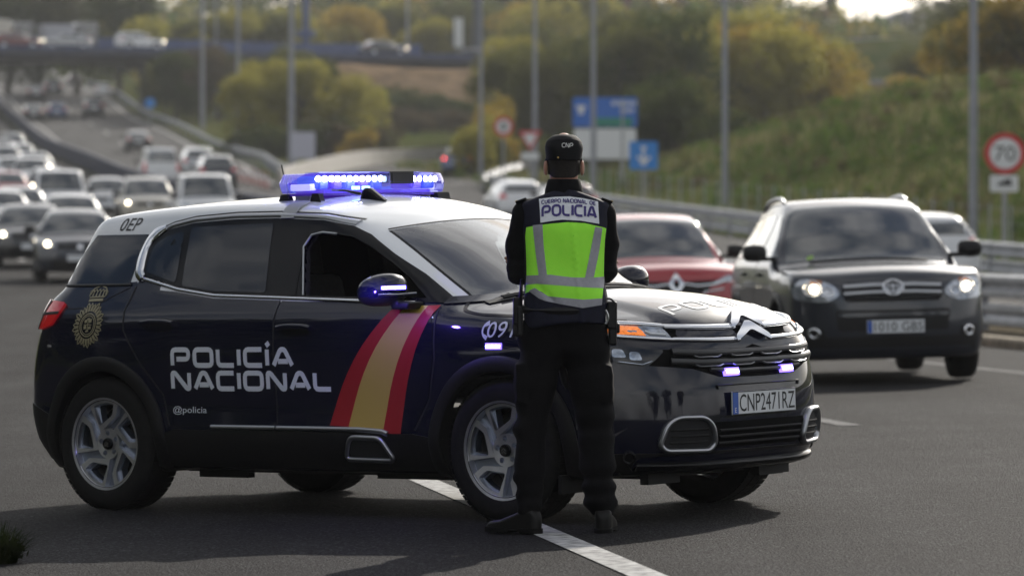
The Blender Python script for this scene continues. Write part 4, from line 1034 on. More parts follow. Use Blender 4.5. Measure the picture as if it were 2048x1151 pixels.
car.rotation_euler = (Matrix.Rotation(-math.atan(TILT), 4, 'Y') @ Matrix.Rotation(-0.69369, 4, 'Z')).to_euler()
tag(car, 'navy blue and white police car with a lit blue light bar standing across the lane', 'police car')
HC = Hull(**C5)
SR, SL = hull_map(HC, 'side', -1), hull_map(HC, 'side', 1)
FR, TP, RE = hull_map(HC, 'front'), hull_map(HC, 'top'), hull_map(HC, 'rear')
SIDES = ((SR, 'r'), (SL, 'l'))
DLO_ = [(1.02, 1.064), (.763, 1.209), (.559, 1.311), (.37, 1.412), (.244, 1.458), (.033, 1.492), (-.286, 1.509), (-.6, 1.510), (-.898, 1.497), (-1.095, 1.466), (-1.185, 1.43), (-1.215, 1.36), (-1.19, 1.25), (-1.16, 1.222), (-1.037, 1.200), (-.876, 1.165), (-.594, 1.128), (-.141, 1.110), (.49, 1.085)]
WOPEN = [(.032, 1.112), (-.045, 1.36), (-.005, 1.425), (.059, 1.434), (.269, 1.405), (.418, 1.348), (.584, 1.265), (.714, 1.192), (.86, 1.092)]
def scr_edge(u0, u1, y0, y1, n=9):
    """outline of a windscreen-shaped area in plan"""
    ya, yb = y0, y1
    return [(u0 - .3 * y * y, y) for y in np.linspace(-ya, ya, n)] + [(u1 - .3 * y * y, y) for y in np.linspace(yb, -yb, n)]
SCR_OPEN = scr_edge(.55, 1.24, .555, .665)
def car_solid(P):
    f = HC(P); x, y, z = P[..., 0], P[..., 1], P[..., 2]; ay = np.abs(y)
    g = f
    for xw in (1.365, -1.365):
        arch = np.maximum(np.hypot(x - xw, z - .35) - .395, .52 - ay)
        g = np.maximum(g, -arch)
    cav = np.maximum(np.maximum(f + .055, .55 - z), np.maximum(x - 1.18, -1.35 - x))
    g = smax(g, -cav, .01)
    win = np.maximum(poly_sdf(WOPEN, x, z), np.maximum(-(f + .14), .4 - ay))
    g = np.maximum(g, -win)
    scr = np.maximum(poly_sdf(SCR_OPEN, x, y), np.maximum(-(f + .14), .98 - z))
    return np.maximum(g, -scr)
V, F = surface_nets(car_solid, (-2.3, -1.0, .15), (2.35, 1.0, 1.72), .021)
cen = V[F].mean(1); fh = HC(cen); u = cen[:, 0] + .3 * cen[:, 1] ** 2
innr = fh < -.012
# what the window frames, screen and corner glass cover is left out of the skin
side_d = poly_sdf(DLO_, cen[:, 0], cen[:, 2]); scr_d = poly_sdf(scr_edge(.52, 1.285, .612, .722), cen[:, 0], cen[:, 1])
cover = ~innr & (((side_d < -.008) & (np.abs(cen[:, 1]) > .5)) | ((scr_d < -.028) & (cen[:, 2] > 1.0)))
white = ~innr & (cen[:, 2] > np.where(cen[:, 0] < -1.0, 1.2, 1.085)) & (u < 1.262)
def part_from(name, V, F, keep, m, parent):
    v, f = cull(V, F, keep); me = mesh(name, v, f)
    if m is not DARKIN: N = HC.grad(v); N[np.abs(HC(v)) > .0015] = 0; exact_normals(me, N)
    return link(name, me, parent, m)
part_from('body', V, F, ~innr & ~white & ~cover, NAVY, car)
part_from('roof', V, F, white & ~cover, WHITEP, car)
part_from('inner_lining', V, F, innr, DARKIN, car)

DLO = DLO_
FD = [(-.105, 1.088), (-.12, 1.0), (-.112, .7), (-.106, .452), (.80, .446), (.905, .60), (.948, .80), (.945, .95), (.905, 1.045), (.5, 1.066)]
RD = [(-1.185, 1.165), (-1.208, 1.05), (-1.185, .95), (-1.05, .775), (-.905, .62), (-.865, .46), (-.118, .452), (-.124, .7), (-.132, 1.0), (-.117, 1.090), (-.594, 1.106), (-.876, 1.142)]
BELT = [(.80, 1.070), (.49, 1.081), (-.141, 1.104), (-.594, 1.120), (-.876, 1.155), (-1.037, 1.188), (-1.165, 1.213)]
ROOFRAIL = [(.25, 1.474), (.033, 1.508), (-.286, 1.526), (-.6, 1.528), (-.898, 1.514), (-1.06, 1.488), (-1.17, 1.452)]
CPIL = [(-1.165, 1.213), (-1.205, 1.24), (-1.225, 1.31), (-1.228, 1.37), (-1.21, 1.42), (-1.17, 1.452), (-1.10, 1.478)]
for mp_, sd_ in SIDES:
    panel('window_frame', [DLO, WOPEN], mp_, GLOSSBLK, car, .006, .025, .04)
    panel('quarter_window', round_poly([(-.945, 1.455), (-1.10, 1.425), (-1.165, 1.38), (-1.165, 1.25), (-1.02, 1.215), (-.895, 1.185)], .03), mp_, PRIVGLASS, car, .009, .003, .05)
    panel('rear_door_window', round_poly([(-.895, 1.474), (-.30, 1.484), (-.232, 1.130), (-.60, 1.140), (-.845, 1.172)], .02), mp_, PRIVGLASS, car, .009, .003, .05)
    panel('pillar_trim', [(-.045, 1.490), (-.235, 1.497), (-.17, 1.115), (-.02, 1.113)], mp_, GLOSSBLK, car, .009, .003, .05)
    bead('window_seal', [(.032, 1.115), (-.045, 1.36), (-.012, 1.418), (.059, 1.430), (.16, 1.42)], .011, .006, mp_, SATIN, car, .006)
    bead('belt_trim', BELT, .016, .007, mp_, CHROME, car, .004)
    bead('roofline_trim', ROOFRAIL, .020, .010, mp_, SATIN, car, .003)
    bead('window_surround', round_poly(CPIL, .03, 3, False), [.045, .066, .066, .056, .058, .06, .032], .014, mp_, CHROME, car, .005)
    bead('roof_joint', [(x, z + .019) for x, z in ROOFRAIL], .005, .001, mp_, BLACKPL, car, .002, prof=FLAT)
    d1 = panel('door', FD, mp_, NAVY, car, .004, .008, .05); d2 = panel('door', RD, mp_, NAVY, car, .004, .008, .05)
    for dd, line in ((d1, [(.955, 1.05), (.957, .95), (.960, .80), (.915, .60), (.815, .444)]), (d2, [(-.125, 1.092), (-.126, 1.0), (-.118, .7), (-.112, .45)]), (d2, [(-1.197, 1.175), (-1.22, 1.05), (-1.197, .945), (-1.06, .765), (-.915, .61), (-.875, .45)])):
        bead('door_gap', line, .009, .0012, mp_, DARKIN, dd, .001, prof=FLAT)
    for dd, hx, hz in ((d1, .03, .948), (d2, -.94, .975)):
        panel('handle_recess', round_poly([(hx - .10, hz - .035), (hx + .10, hz - .035), (hx + .09, hz + .03), (hx - .09, hz + .03)], .03), mp_, GLOSSBLK, dd, .005, .001, .05)
        bead('door_handle', [(hx - .115, hz + .004), (hx - .05, hz + .012), (hx + .06, hz + .010), (hx + .115, hz + .002)], .026, .028, mp_, NAVY, dd, .006)
    # sill, arches, bumper ends in black cladding
    panel('sill_cladding', [(-.97, .245), (1.0, .245), (.985, .40), (.80, .425), (-.84, .432), (-.96, .40)], mp_, BLACKPL, car, .010, .03, .06)
    for a, b in ((-.57, -.118), (-.108, .64)):
        bead('sill_trim', [(a, .447), (b, .446)] if a < -.2 else [(a, .446), (.45, .444), (.60, .436), (b, .424)], .026, .014, mp_, SATIN, car, .006)
    air = round_poly([(.345, .300), (.395, .408), (.60, .404), (.672, .296)], .035, 4)
    bead('side_pod_frame', air, .022, .012, mp_, SATIN, car, .020, closed=True, res=.04)
    panel('side_pod', round_poly([(.365, .310), (.405, .395), (.59, .392), (.65, .308)], .03, 4), mp_, DARKIN, car, .016, .004, .05)
    for xw in (1.365, -1.365):
        arc = [(xw + .4225 * math.cos(math.radians(t)), .35 + .4225 * math.sin(math.radians(t))) for t in np.arange(-18, 199, 6)]
        bead('wheel_arch', arc, .078, .018, mp_, BLACKPL, car, .002, prof=[(-.5, -1.2), (-.5, .5), (-.38, .9), (.38, 1.0), (.48, .7), (.5, -.6)])
    panel('bumper_cladding', [(1.78, .25), (2.0, .25), (2.0, .335), (1.76, .335)], mp_, BLACKPL, car, .008, .02, .05)
    panel('bumper_cladding', [(-1.74, .26), (-2.05, .27), (-2.10, .50), (-1.98, .56), (-1.80, .50)], mp_, BLACKPL, car, .008, .02, .05)
    # rear quarter: glass, lamp
    panel('rear_corner_glass', [(-1.255, 1.188), (-1.885, 1.188), (-1.70, 1.448), (-1.245, 1.446), (-1.262, 1.38), (-1.26, 1.28)], mp_, PRIVGLASS, car, .004, .006, .05)
    bead('rear_glass_seal', [(-1.24, 1.183), (-1.6, 1.182), (-1.90, 1.183)], .012, .004, mp_, BLACKPL, car, .003)
    tl = panel('tail_lamp', round_poly([(-1.70, 1.088), (-1.72, 1.04), (-1.765, .975), (-1.86, .952), (-2.03, .952), (-2.03, 1.02), (-1.98, 1.085), (-1.88, 1.105)], .02), mp_, TAILRED, car, .016, .02, .03)
    bead('lamp_divider', [(-1.83, 1.10), (-1.86, 1.03), (-1.90, .955)], .022, .002, mp_, BLACKPL, tl, .017)
    bead('lamp_divider', [(-1.72, 1.035), (-1.87, 1.030), (-2.02, 1.02)], .014, .002, mp_, BLACKPL, tl, .017)
    bead('quarter_gap', [(-1.24, 1.17), (-1.50, 1.065), (-1.69, 1.06)], .005, .001, mp_, DARKIN, car, .001, prof=FLAT)
    bead('bonnet_gap', round_poly([(1.035, 1.078), (1.09, 1.03), (1.214, 1.010), (1.426, 1.0), (1.7, .985), (1.92, .965)], .04, 4, False), .009, .0012, mp_, DARKIN, car, .0015, prof=FLAT)
    bead('pillar_foot_seal', [(.96, 1.078), (1.02, 1.080), (1.08, 1.084), (1.125, 1.088)], .034, .004, mp_, NAVY, car, .003, prof=FLAT)
    # side repeater light on the wing
    lb = panel('wing_light', [(1.30, .842), (1.395, .842), (1.395, .872), (1.30, .872)], mp_, LEDB, car, .010, .010, .05)
    bead('light_core', [(1.305, .857), (1.39, .857)], .011, .003, mp_, LEDW, lb, .0105)

# lettering and livery on both flanks
for mp_, sg, nm in ((SR, 1, 'r'), (SL, -1, 'l')):
    def xs(a, b): return (a, b) if sg > 0 else (b, a)
    a, b = xs(-.845, .020); lettering('lettering', 'POLICÍA', a, b, .752, .858, mp_, WHITELT, car, .24, .0062, gap=.36, rnd=.22)
    a, b = xs(-.850, .272); lettering('lettering', 'NACIONAL', a, b, .632, .738, mp_, WHITELT, car, .24, .0062, gap=.36, rnd=.22)
    a, b = xs(-.845, -.605); print_on('lettering', '@policia', (a, .508, b, .553), mp_, WHITELT, car, .0062)
    a, b = xs(-1.52, -1.345); print_on('lettering', '0EP', (a, 1.468, b, 1.535), mp_, PRINTB, car, .003, shear=.2 * sg)
    a, b = xs(1.305, 1.47); print_on('lettering', '091', (a, .898, b, .972), mp_, WHITELT, car, .008, shear=.15 * sg)
    hx = xs(1.285, 1.285)[0] if sg > 0 else 1.49
    bead('telephone_symbol', round_poly([(hx + .022, .97), (hx - .012, .955), (hx - .016, .915), (hx + .016, .896)], .02, 4, False), [.022, .010, .009, .010, .022], .0015, mp_, WHITELT, car, .0025, prof=FLAT, res=.02)
    top, bot = (.676, 1.050), (.250, .466)
    def rib(u0, u1):   # a slightly curved slanting band between two fractions of the flag's width
        L = lambda u, t: ((top[0] * (1 - t) + bot[0] * t) + (.955 - .676) * u * (1 - t) + (.72 - .25) * u * t - .06 * math.sin(math.pi * t) * (1 - u * .3), 1.055 * (1 - t) + (.462 - .05 * u * u) * t)
        return [L(u0, t) for t in np.linspace(0, 1, 10)] + [L(u1, t) for t in np.linspace(1, 0, 10)]
    for u0, u1, m_ in ((0, .27, REDF), (.27, .76, YELF), (.76, 1.0, REDF)):
        panel('flag_stripe', rib(u0, u1), mp_, m_, car, .0055, 0, .05)
    # the force's gold emblem
    gold = mat('dull gold film', (.27, .24, .14), .45)
    cb = MB(); cx, cz = -1.475, .975
    def addb(path, w, closed=False):
        X, Fc, N = bead_geo(path, w, .001, mp_, .0022 + .0001 * (cb.n % 5), closed, .03, FLAT); cb.add(X, fix_out(X, Fc, N))
    for k in range(26):
        t = 2 * math.pi * k / 26; r1 = .108 + .006 * (k % 3)
        q = .10; addb([(cx + r * math.cos(t + e), cz + r * math.sin(t + e)) for r, e in ((.072, -.07), (r1 - .012, -.08), (r1, 0), (r1 - .012, .08), (.072, .07))], .0065)
    addb([(cx + .060 * math.cos(t), cz + .060 * math.sin(t)) for t in np.arange(24) * math.pi / 12], .006, True)
    addb([(cx + .049 * math.cos(t), cz + .049 * math.sin(t)) for t in np.arange(24) * math.pi / 12], .004, True)
    for dx, dz, w in ((-.018, .018, .016), (.016, .02, .018), (-.018, -.014, .018), (.017, -.016, .015), (0, .03, .010), (0, -.033, .010)):
        addb([(cx + dx - .010, cz + dz), (cx + dx + .010, cz + dz + .004)], w)
    addb([(cx - .03, cz + .002), (cx + .03, cz + .002)], .004); addb([(cx + .001, cz - .035), (cx + .001, cz + .035)], .004)
    zc_ = cz + .128
    addb([(cx - .055, zc_), (cx + .055, zc_ + .004)], .014); addb([(cx - .06, zc_ + .016), (cx + .06, zc_ + .02)], .006)
    for k in range(5):
        oc_ = cx + (k - 2) * .027
        addb([(oc_ - .010, zc_ + .022), (oc_ - .015, zc_ + .045), (oc_, zc_ + .058), (oc_ + .015, zc_ + .045), (oc_ + .010, zc_ + .022)], .006)
    addb([(cx - .062, zc_ + .03), (cx - .05, zc_ + .062), (cx, zc_ + .078), (cx + .05, zc_ + .064), (cx + .062, zc_ + .03)], .006)
    cb.build('emblem', gold, car)

# windscreen, scuttle, rear window
panel('windscreen', scr_edge(.525, 1.262, .60, .705), TP, SCREEN, car, .003, .006, .05)
panel('windscreen_band', [scr_edge(.520, 1.285, .612, .722), scr_edge(.55, 1.235, .565, .672)], TP, GLOSSBLK, car, .001, .004, .05)
panel('scuttle', scr_edge(1.245, 1.31, .70, .72), TP, BLACKPL, car, .006, .004, .05)
for y0, y1 in ((-.62, -.02), (-.02, .55)):
    wp = MB(); 
    for uu, oo in ((1.262, .016), (1.275, .012)):
        X, N = TP(np.array([(uu - .3 * y * y - .0 * t, y) for t, y in enumerate(np.linspace(y0, y1, 9))])); wp.tube(list(X + N * oo), .006, 6)
    wp.build('wiper', BLACKPL, car, True)
panel('rear_window', round_poly([(-.60, 1.20), (.60, 1.20), (.53, 1.46), (-.53, 1.46)], .05), RE, PRIVGLASS, car, .004, .006, .05)
panel('rear_number_plate', [(-.26, .80), (.26, .80), (.26, .91), (-.26, .91)], RE, PLATEW, car, .010, .008, .1)
bead('roof_seam', [(.505 - .3 * y * y, y) for y in np.linspace(-.60, .60, 15)], .010, .001, TP, DARKIN, car, .001, prof=FLAT)

# nose: chrome strips with the double chevron, lamps, grille, lower bumper
def mir(P): return [(-y, z) for y, z in P]
def symm(P): return P + [(-y, z) for y, z in reversed(P)]
MATTBLK = mat('matt black grille', (.003, .003, .0035), .8, spec=.08)
GR = symm([(-.585, .826), (-.655, .752), (-.455, .733), (-.29, .690), (-.07, .683)]);
panel('grille_panel', [(-.585, .826)] + [(y, z) for y, z in ((-.655, .752), (-.455, .730), (-.30, .686), (-.07, .680), (.07, .680), (.30, .686), (.455, .730), (.655, .752), (.585, .826), (.10, .812), (0, .835), (-.10, .812))], FR, MATTBLK, car, .003, .006, .05)
panel('upper_grille', symm([(-.515, .928), (-.515, .868), (-.10, .862), (-.05, .918)])[:4] + mir(symm([(-.515, .928), (-.515, .868), (-.10, .862), (-.05, .918)])[:4])[::-1], FR, MATTBLK, car, .002, .006, .05)
BARM = mat('dark grille bar', (.030, .030, .033), .32, spec=.5)
for zz, hh, yy in ((.803, .030, .545), (.757, .030, .56), (.712, .020, .36)):
    bead('grille_bar', [(-yy, zz + .012), (-yy + .15, zz + .003), (-.2, zz), (.2, zz), (yy - .15, zz + .003), (yy, zz + .012)], hh, .013, FR, BARM, car, .004)
for zz in (.783, .739):
    for yc in (-.36, -.12, .12, .36):
        bead('grille_slot', round_poly([(yc - .085, zz + .006), (yc - .06, zz - .002), (yc + .06, zz - .002), (yc + .085, zz + .006)], .02, 3, False), .006, .008, FR, SATIN, car, .014)
for zz, s_ in ((.920, 1), (.860, 1)):
    for sg in (-1, 1):
        bead('chevron_strip', [(sg * .515, zz + .010), (sg * .30, zz + .002), (sg * .10, zz)], [.016, .020, .024], .012, FR, CHROME, car, .006, res=.03)
def chev(zb, zt, w, th_): return [(-w - .015, zb - .012), (-w + .05, zb + .012), (-.012, zt - th_), (.012, zt - th_), (w - .05, zb + .012), (w + .015, zb - .012), (w + .012, zb + .014), (.022, zt), (-.022, zt), (-w - .012, zb + .014)]
panel('chevron', round_poly(chev(.918, .992, .115, .034), .010, 3), FR, CHROME, car, .024, .024, .014)
panel('chevron', round_poly(chev(.858, .934, .125, .040), .010, 3), FR, CHROME, car, .028, .026, .014)
for mm in (lambda P: P, mir):
    lamp = [(-.522, .926), (-.515, .874), (-.62, .884), (-.72, .896), (-.80, .910), (-.815, .945), (-.72, .950), (-.60, .938)]
    L_ = panel('daytime_lamp', mm(lamp), FR, CLEARL, car, .006, .01, .03)
    panel('indicator', mm([(-.625, .934), (-.625, .892), (-.72, .903), (-.80, .917), (-.80, .940), (-.72, .944)]), FR, AMBER, L_, .008, .004, .025)
    bead('lamp_trim', mm([(-.80, .960), (-.72, .957), (-.60, .944), (-.515, .933)]), .014, .012, FR, CHROME, L_, .006)
    bead('lamp_trim', mm([(-.80, .904), (-.72, .889), (-.62, .877), (-.515, .868)]), .014, .012, FR, CHROME, L_, .006)
    bead('lamp_tube', mm([(-.615, .912), (-.60, .900), (-.535, .893)]), .009, .006, FR, WHITELT, L_, .008)
    H_ = panel('headlamp', mm(round_poly([(-.575, .822), (-.67, .842), (-.765, .858), (-.79, .80), (-.77, .770), (-.66, .748)], .02)), FR, PRIVGLASS, car, .006, .01, .03)
    for yy, zz in ((-.70, .80), (-.755, .815)):
        panel('reflector', mm(round_poly([(yy - .022, zz - .018), (yy + .025, zz - .022), (yy + .018, zz + .018), (yy - .016, zz + .022)], .012)), FR, CLEARL, H_, .007, .002, .03)
    bead('lamp_edge', mm([(-.76, .775), (-.68, .757), (-.64, .772)]), .008, .004, FR, CLEARL, H_, .008)
    pod = round_poly(mm([(-.635, .375), (-.612, .462), (-.565, .500), (-.43, .497), (-.382, .462), (-.355, .372), (-.385, .340), (-.605, .345)]), .035, 4)
    bead('fog_pod_frame', pod, .022, .022, FR, SATIN, car, .006, closed=True, res=.03)
    panel('fog_pod', pod, FR, DARKIN, car, .003, .004, .05)
    for zz in (.38, .41, .44): bead('fog_slat', mm([(-.59, zz), (-.40, zz)]), .010, .006, FR, BLACKPL, car, .005)
    lb = panel('grille_light', mm([(-.275, .688), (-.175, .688), (-.175, .724), (-.275, .724)]), FR, LEDB, car, .022, .03, .06)
    for zz in (.702, .711): bead('light_core', mm([(-.268, zz), (-.182, zz)]), .006, .003, FR, LEDW, lb, .0222)
    sb = MB(); cpt, cn = FR(np.array(mm([(-.735, .319)]))); sb.lathe([(.0, 0), (.022, 0), (.028, .006), (.033, 0)], 20, Matrix.Translation(Vector(cpt[0] + cn[0] * .012)) @ Vector((0, 1, 0)).rotation_difference(Vector(cn[0])).to_matrix().to_4x4())
    sb.build('sensor', GLOSSBLK, car, True)
panel('lower_grille', [(-.355, .345), (.355, .345), (.375, .44), (.36, .47), (-.36, .47), (-.375, .44)], FR, MATTBLK, car, .003, .006, .06)
for zz in (.37, .40, .43): bead('lower_grille_bar', [(-.33, zz), (.33, zz)], .010, .010, FR, DARKIN, car, .005)
panel('chin', [(-.72, .235), (.72, .235), (.74, .335), (.60, .332), (-.60, .332), (-.74, .335)], FR, BLACKPL, car, .006, .012, .06)
bead('chin_lip', [(-.70, .275), (-.4, .268), (0, .266), (.4, .268), (.70, .275)], .030, .022, FR, GLOSSBLK, car, .006)
bead('plate_bracket', round_poly([(-.325, .628), (-.335, .645), (.335, .645), (.325, .628)], .012, 3, False), .007, .006, FR, GLOSSBLK, car, .003)
PX = 2.288
pm = plane_map((PX, 0, .5555), (0, 1, 0), (.03, 0, 1))
np_ = MB(); np_.box((0, 0, 0), (.008, .52, .112)); npl = np_.build('number_plate', PLATEW, car, bevel=.002); npl.location = (PX - .005, 0, .5555)
def sub(o, par, loc): o.parent = par; return o
panel('plate_band', [(-.257, -.053), (-.213, -.053), (-.213, .053), (-.257, .053)], plane_map((.0045, 0, 0), (0, 1, 0), (0, 0, 1)), PLATEBL, npl, .0005, 0, .2)
print_on('plate_letter', 'E', (-.242, -.045, -.228, -.022), plane_map((.0045, 0, 0), (0, 1, 0), (0, 0, 1)), PLATEW, npl, .0010)
print_on('plate_characters', 'CNP2471RZ', (-.203, -.042, .248, .042), plane_map((.0045, 0, 0), (0, 1, 0), (0, 0, 1)), PRINTB, npl, .0008)
bead('plate_rim', [(-.258, -.054), (.258, -.054), (.258, .054), (-.258, .054)], .004, .001, plane_map((.0045, 0, 0), (0, 1, 0), (0, 0, 1)), PRINTB, npl, 0, closed=True, res=.3)
# POLICIA across the bonnet, read from the front
lettering('bonnet_lettering', 'POLICIA', -.40, .47, 1.93, 2.055, lambda U: TP(np.stack([2.055 + 1.93 - U[:, 1], U[:, 0]], 1)), mat('pale bonnet film', (.72, .74, .76), .5), car, .17, .0015, .0004, gap=.4)

# mirrors
for s in (-1, 1):
    def mirror_f(P):
        x, y, z = P[..., 0] - .70, P[..., 1] * s - .985, P[..., 2] - 1.135
        zz = z - .012 * x / .1
        e = ((np.abs(x + .25 * np.maximum(y, 0)) / .095) ** 2.4 + (np.abs(y) / .125) ** 2.6 + (np.abs(zz) / np.where(zz > 0, .085, .075)) ** 2.3) ** (1 / 2.4) - 1
        arm = np.maximum(np.maximum(np.abs(P[..., 0] - .80 - .3 * (z + .05)) - .055, np.abs(z + .075) - .018), np.maximum(P[..., 1] * s - .98, .84 - P[..., 1] * s))
        return smin(e * .085, arm, .02)
    mv, mf = surface_nets(mirror_f, (.55, min(s * .83, s * 1.2), 1.0), (1.0, max(s * .83, s * 1.2), 1.27), .012)
    cz = mv[mf].mean(1)[:, 2]
    mo = link('door_mirror', mesh('door_mirror', *cull(mv, mf, cz > 1.107)), car, NAVY)
    link('mirror_base', mesh('mirror_base', *cull(mv, mf, cz <= 1.107)), mo, BLACKPL)
    mmap = lambda U, s=s: (lambda Q: (Q[0], Q[1]))((lambda P0: (P0, np.tile((.75, s * .66, 0.), (len(P0), 1))))(march(mirror_f, np.stack([U[:, 0] * .66 + .79 + .3, s * (.975 + .3 - U[:, 0] * .75), U[:, 1]], 1), np.array((-.72, -s * .69, 0)), .5)[0]))
    if s > 0: continue
    lb = panel('mirror_light', [(-.085, 1.140), (.045, 1.140), (.045, 1.160), (-.085, 1.160)], mmap, LEDB, mo, .004, .006, .03)
    bead('light_core', [(-.08, 1.150), (.04, 1.150)], .010, .003, mmap, LEDW, mo, .0045)
    bead('mirror_trim', [(-.10, 1.118), (.0, 1.115), (.10, 1.120)], .010, .005, mmap, SATIN, mo, .002)

# wheels
for xw in (1.365, -1.365):
    for s in (-1, 1):
        w = empty('wheel', (xw, s * .792, .350)); w.parent = car
        if xw > 0 and s == -1:
            WP = wheel_parts(.352, .225, .240, side=-1); WPL = wheel_parts(.352, .225, .240, side=1)
        for nm, me, m_ in (WP if s < 0 else WPL):
            o = bpy.data.objects.new(nm, me); COL.objects.link(o); o.parent = w
            if not me.materials: me.materials.append(m_)
# underbody, exhaust pieces
ub = MB(); ub.box((0, 0, .225), (2.0, 1.3, .05)); ub.box((-1.35, 0, .26), (.7, .9, .10)); ub.box((1.4, 0, .25), (.9, .8, .12)); ub.box((-.75, -.62, .195), (.35, .05, .05)); ub.box((.55, -.60, .20), (.5, .04, .04)); ub.box((1.98, -.45, .205), (.05, .25, .06)); ub.box((1.98, .45, .205), (.05, .25, .06))
ub.box((1.72, -.80, .19), (.02, .2, .09)); ub.box((1.72, .80, .19), (.02, .2, .09))
ub.build('underbody', BLACKPL, car)
# cabin
for yy in (-.37, .37):
    sb = MB(); sb.box((-.02, yy, .62), (.52, .50, .16)); sb.box((-.33, yy, .93), (.14, .48, .58), ry=-.25); st = sb.build('seat', SEATM, car, bevel=.05)
    hb = MB(); hb.box((-.44, yy, 1.30), (.10, .27, .18), ry=-.15); hb.box((-.42, yy, 1.2), (.02, .14, .1)); hb.build('headrest', SEATM, st, bevel=.03)
db = MB(); db.box((.92, 0, .93), (.45, 1.45, .22)); db.build('dashboard', BLACKPL, car, bevel=.05)
sw = MB(); sw.tube([(.60 + .05 * math.sin(t), .37 + .18 * math.cos(t), .97 + .18 * math.sin(t)) for t in np.linspace(0, 2 * math.pi, 25)], .014, 8); sw.box((.62, .37, .97), (.03, .3, .05)); sw.tube([(.62, .37, .97), (.85, .37, .9)], .02, 8); sw.build('steering_wheel', BLACKPL, car, True)
rb = MB(); rb.box((-1.05, 0, .75), (.5, 1.3, .2)); rb.box((-1.28, 0, 1.0), (.14, 1.3, .5), ry=-.25); rb.build('rear_bench', SEATM, car, bevel=.05)
mr = MB(); mr.box((.50, 0, 1.40), (.03, .24, .07)); mr.tube([(.50, 0, 1.41), (.45, 0, 1.47)], .008, 6); mr.build('rear_view_mirror', BLACKPL, car, bevel=.01)

# light bar
BX, BZ = -.30, 1.690
LENS = glass_mat('blue beacon lens', (.72, .74, 1.0), 1.5, .04, (.22, .20, 1.0), .10)
lbar = empty('light_bar', (BX, 0, BZ)); lbar.parent = car
def bar_sec(y):
    t = min(1, abs(y) / .62); e = max(0.0, (t - .55) / .45); q = max(0, (t - .86) / .14)
    hx = .150 * (1 - e ** 2.2 * .80); top = .056 - .051 * q - .010 * t * t; bot = -.052 + .046 * q
    return [(hx * .80, top), (hx, .004), (hx * .90, bot), (-hx * .90, bot), (-hx, .004), (-hx * .80, top)]
def loft(name, secs, m, parent, ys):
    V, F = [], []; n = len(secs[0])
    for s_, y in zip(secs, ys): V += [(x, y, z) for x, z in s_]
    for i in range(len(ys) - 1):
        for k in range(n): F.append((i * n + k, i * n + (k + 1) % n, (i + 1) * n + (k + 1) % n, (i + 1) * n + k))
    F.append(tuple(range(n - 1, -1, -1))); F.append(tuple((len(ys) - 1) * n + k for k in range(n)))
    me = mesh(name, V, F); me.set_sharp_from_angle(angle=math.radians(35)); return link(name, me, parent, m)
ys = [-.62, -.60, -.57, -.535, -.50, -.46, -.41, -.34, .0, .34, .41, .46, .50, .535, .57, .60, .62]
loft('lens', [bar_sec(y) for y in ys], LENS, lbar, ys)
TRAY = mat('purple blue tray', (.05, .03, .26), .3, metal=.5, emit=(.16, .05, 1.0), estr=.32)
core = MB(); core.box((0, 0, -.045), (.20, .84, .016)); core.build('reflector_tray', TRAY, lbar)
for k, y in enumerate(np.linspace(-.42, .42, 9)):
    if abs(y - .14) > .12:
        b = MB(); b.box((.02, y, .002), (.16, .078, .07)); b.build('light_module', TRAY if k % 2 else mat('blue module', (.04, .06, .30), .25, metal=.5, emit=(.05, .14, 1.0), estr=.40), lbar, bevel=.012)
b = MB(); b.box((0, 0, .0545), (.10, .80, .003)); b.build('lens_rib', mat('clear rib', (.5, .55, .8), .2), lbar)
for s in (-1, 1):
    b = MB(); b.box((.0, s * .47, -.022), (.14, .05, .034)); b.build('end_lamp', mat('milky lamp', (.6, .6, .7), .3, emit=(.7, .65, 1), estr=.6), lbar, bevel=.006)
spk = MB(); spk.box((.03, .14, .022), (.215, .17, .052)); spk.build('speaker_window', GLOSSBLK, lbar, bevel=.006)
spf = MB(); spf.box((.146, .14, .024), (.006, .19, .064)); spf.box((.150, .14, .024), (.004, .16, .044)); spf.build('speaker_grille', PRINTB, lbar)
def bar_front(y): 
    t = min(1, abs(y) / .62); e = max(0.0, (t - .55) / .45); return .150 * (1 - e ** 2.2 * .80)
def disc_row(name, pos, r, m, zz):
    b = MB()
    for x, y, nx, ny in pos:
        q = Vector((0, 1, 0)).rotation_difference(Vector((nx, ny, 0))).to_matrix().to_4x4()
        b.lathe([(0, .004), (r * .7, .003), (r, 0), (r, -.006)], 12, Matrix.Translation((x, y, zz)) @ q)
    return b.build(name, m, lbar)
row = [(bar_front(y) * .80 + .004, y, 1.0, .0) for y in np.linspace(-.29, .00, 7)] + [(bar_front(y) * .80 + .004, y, n_, -.5) for y, n_ in ((-.34, .9), (-.385, .8), (-.43, .7), (-.47, .6))]
for k, p_ in enumerate(row): disc_row('beacon_light', [p_], .0158, LEDW, .020)
for p_ in [(bar_front(y) * .80, y, 1.0, .2) for y in np.linspace(.27, .46, 5)]: disc_row('beacon_light', [p_], .0158, LEDW, .018)
disc_row('beacon_light', [(.112, .045, 1, 0)], .016, mat('pale beacon', (.7, .8, .7), .2, emit=(.5, .75, .7), estr=1.2), .018)
low = MB()
for y in (-.22, -.19, -.14, -.11): low.box((.128, y, -.028), (.01, .024, .018))
low.build('lower_light', mat('soft beacon', (.4, .8, 1), .2, emit=(.35, .6, 1), estr=2.5), lbar)
bb = MB(); bb.box((0, 0, -.060), (.22, .96, .012)); bb.build('bar_base', mat('lit blue base', (.03, .02, .10), .4, emit=(.08, .02, .6), estr=.25), lbar)
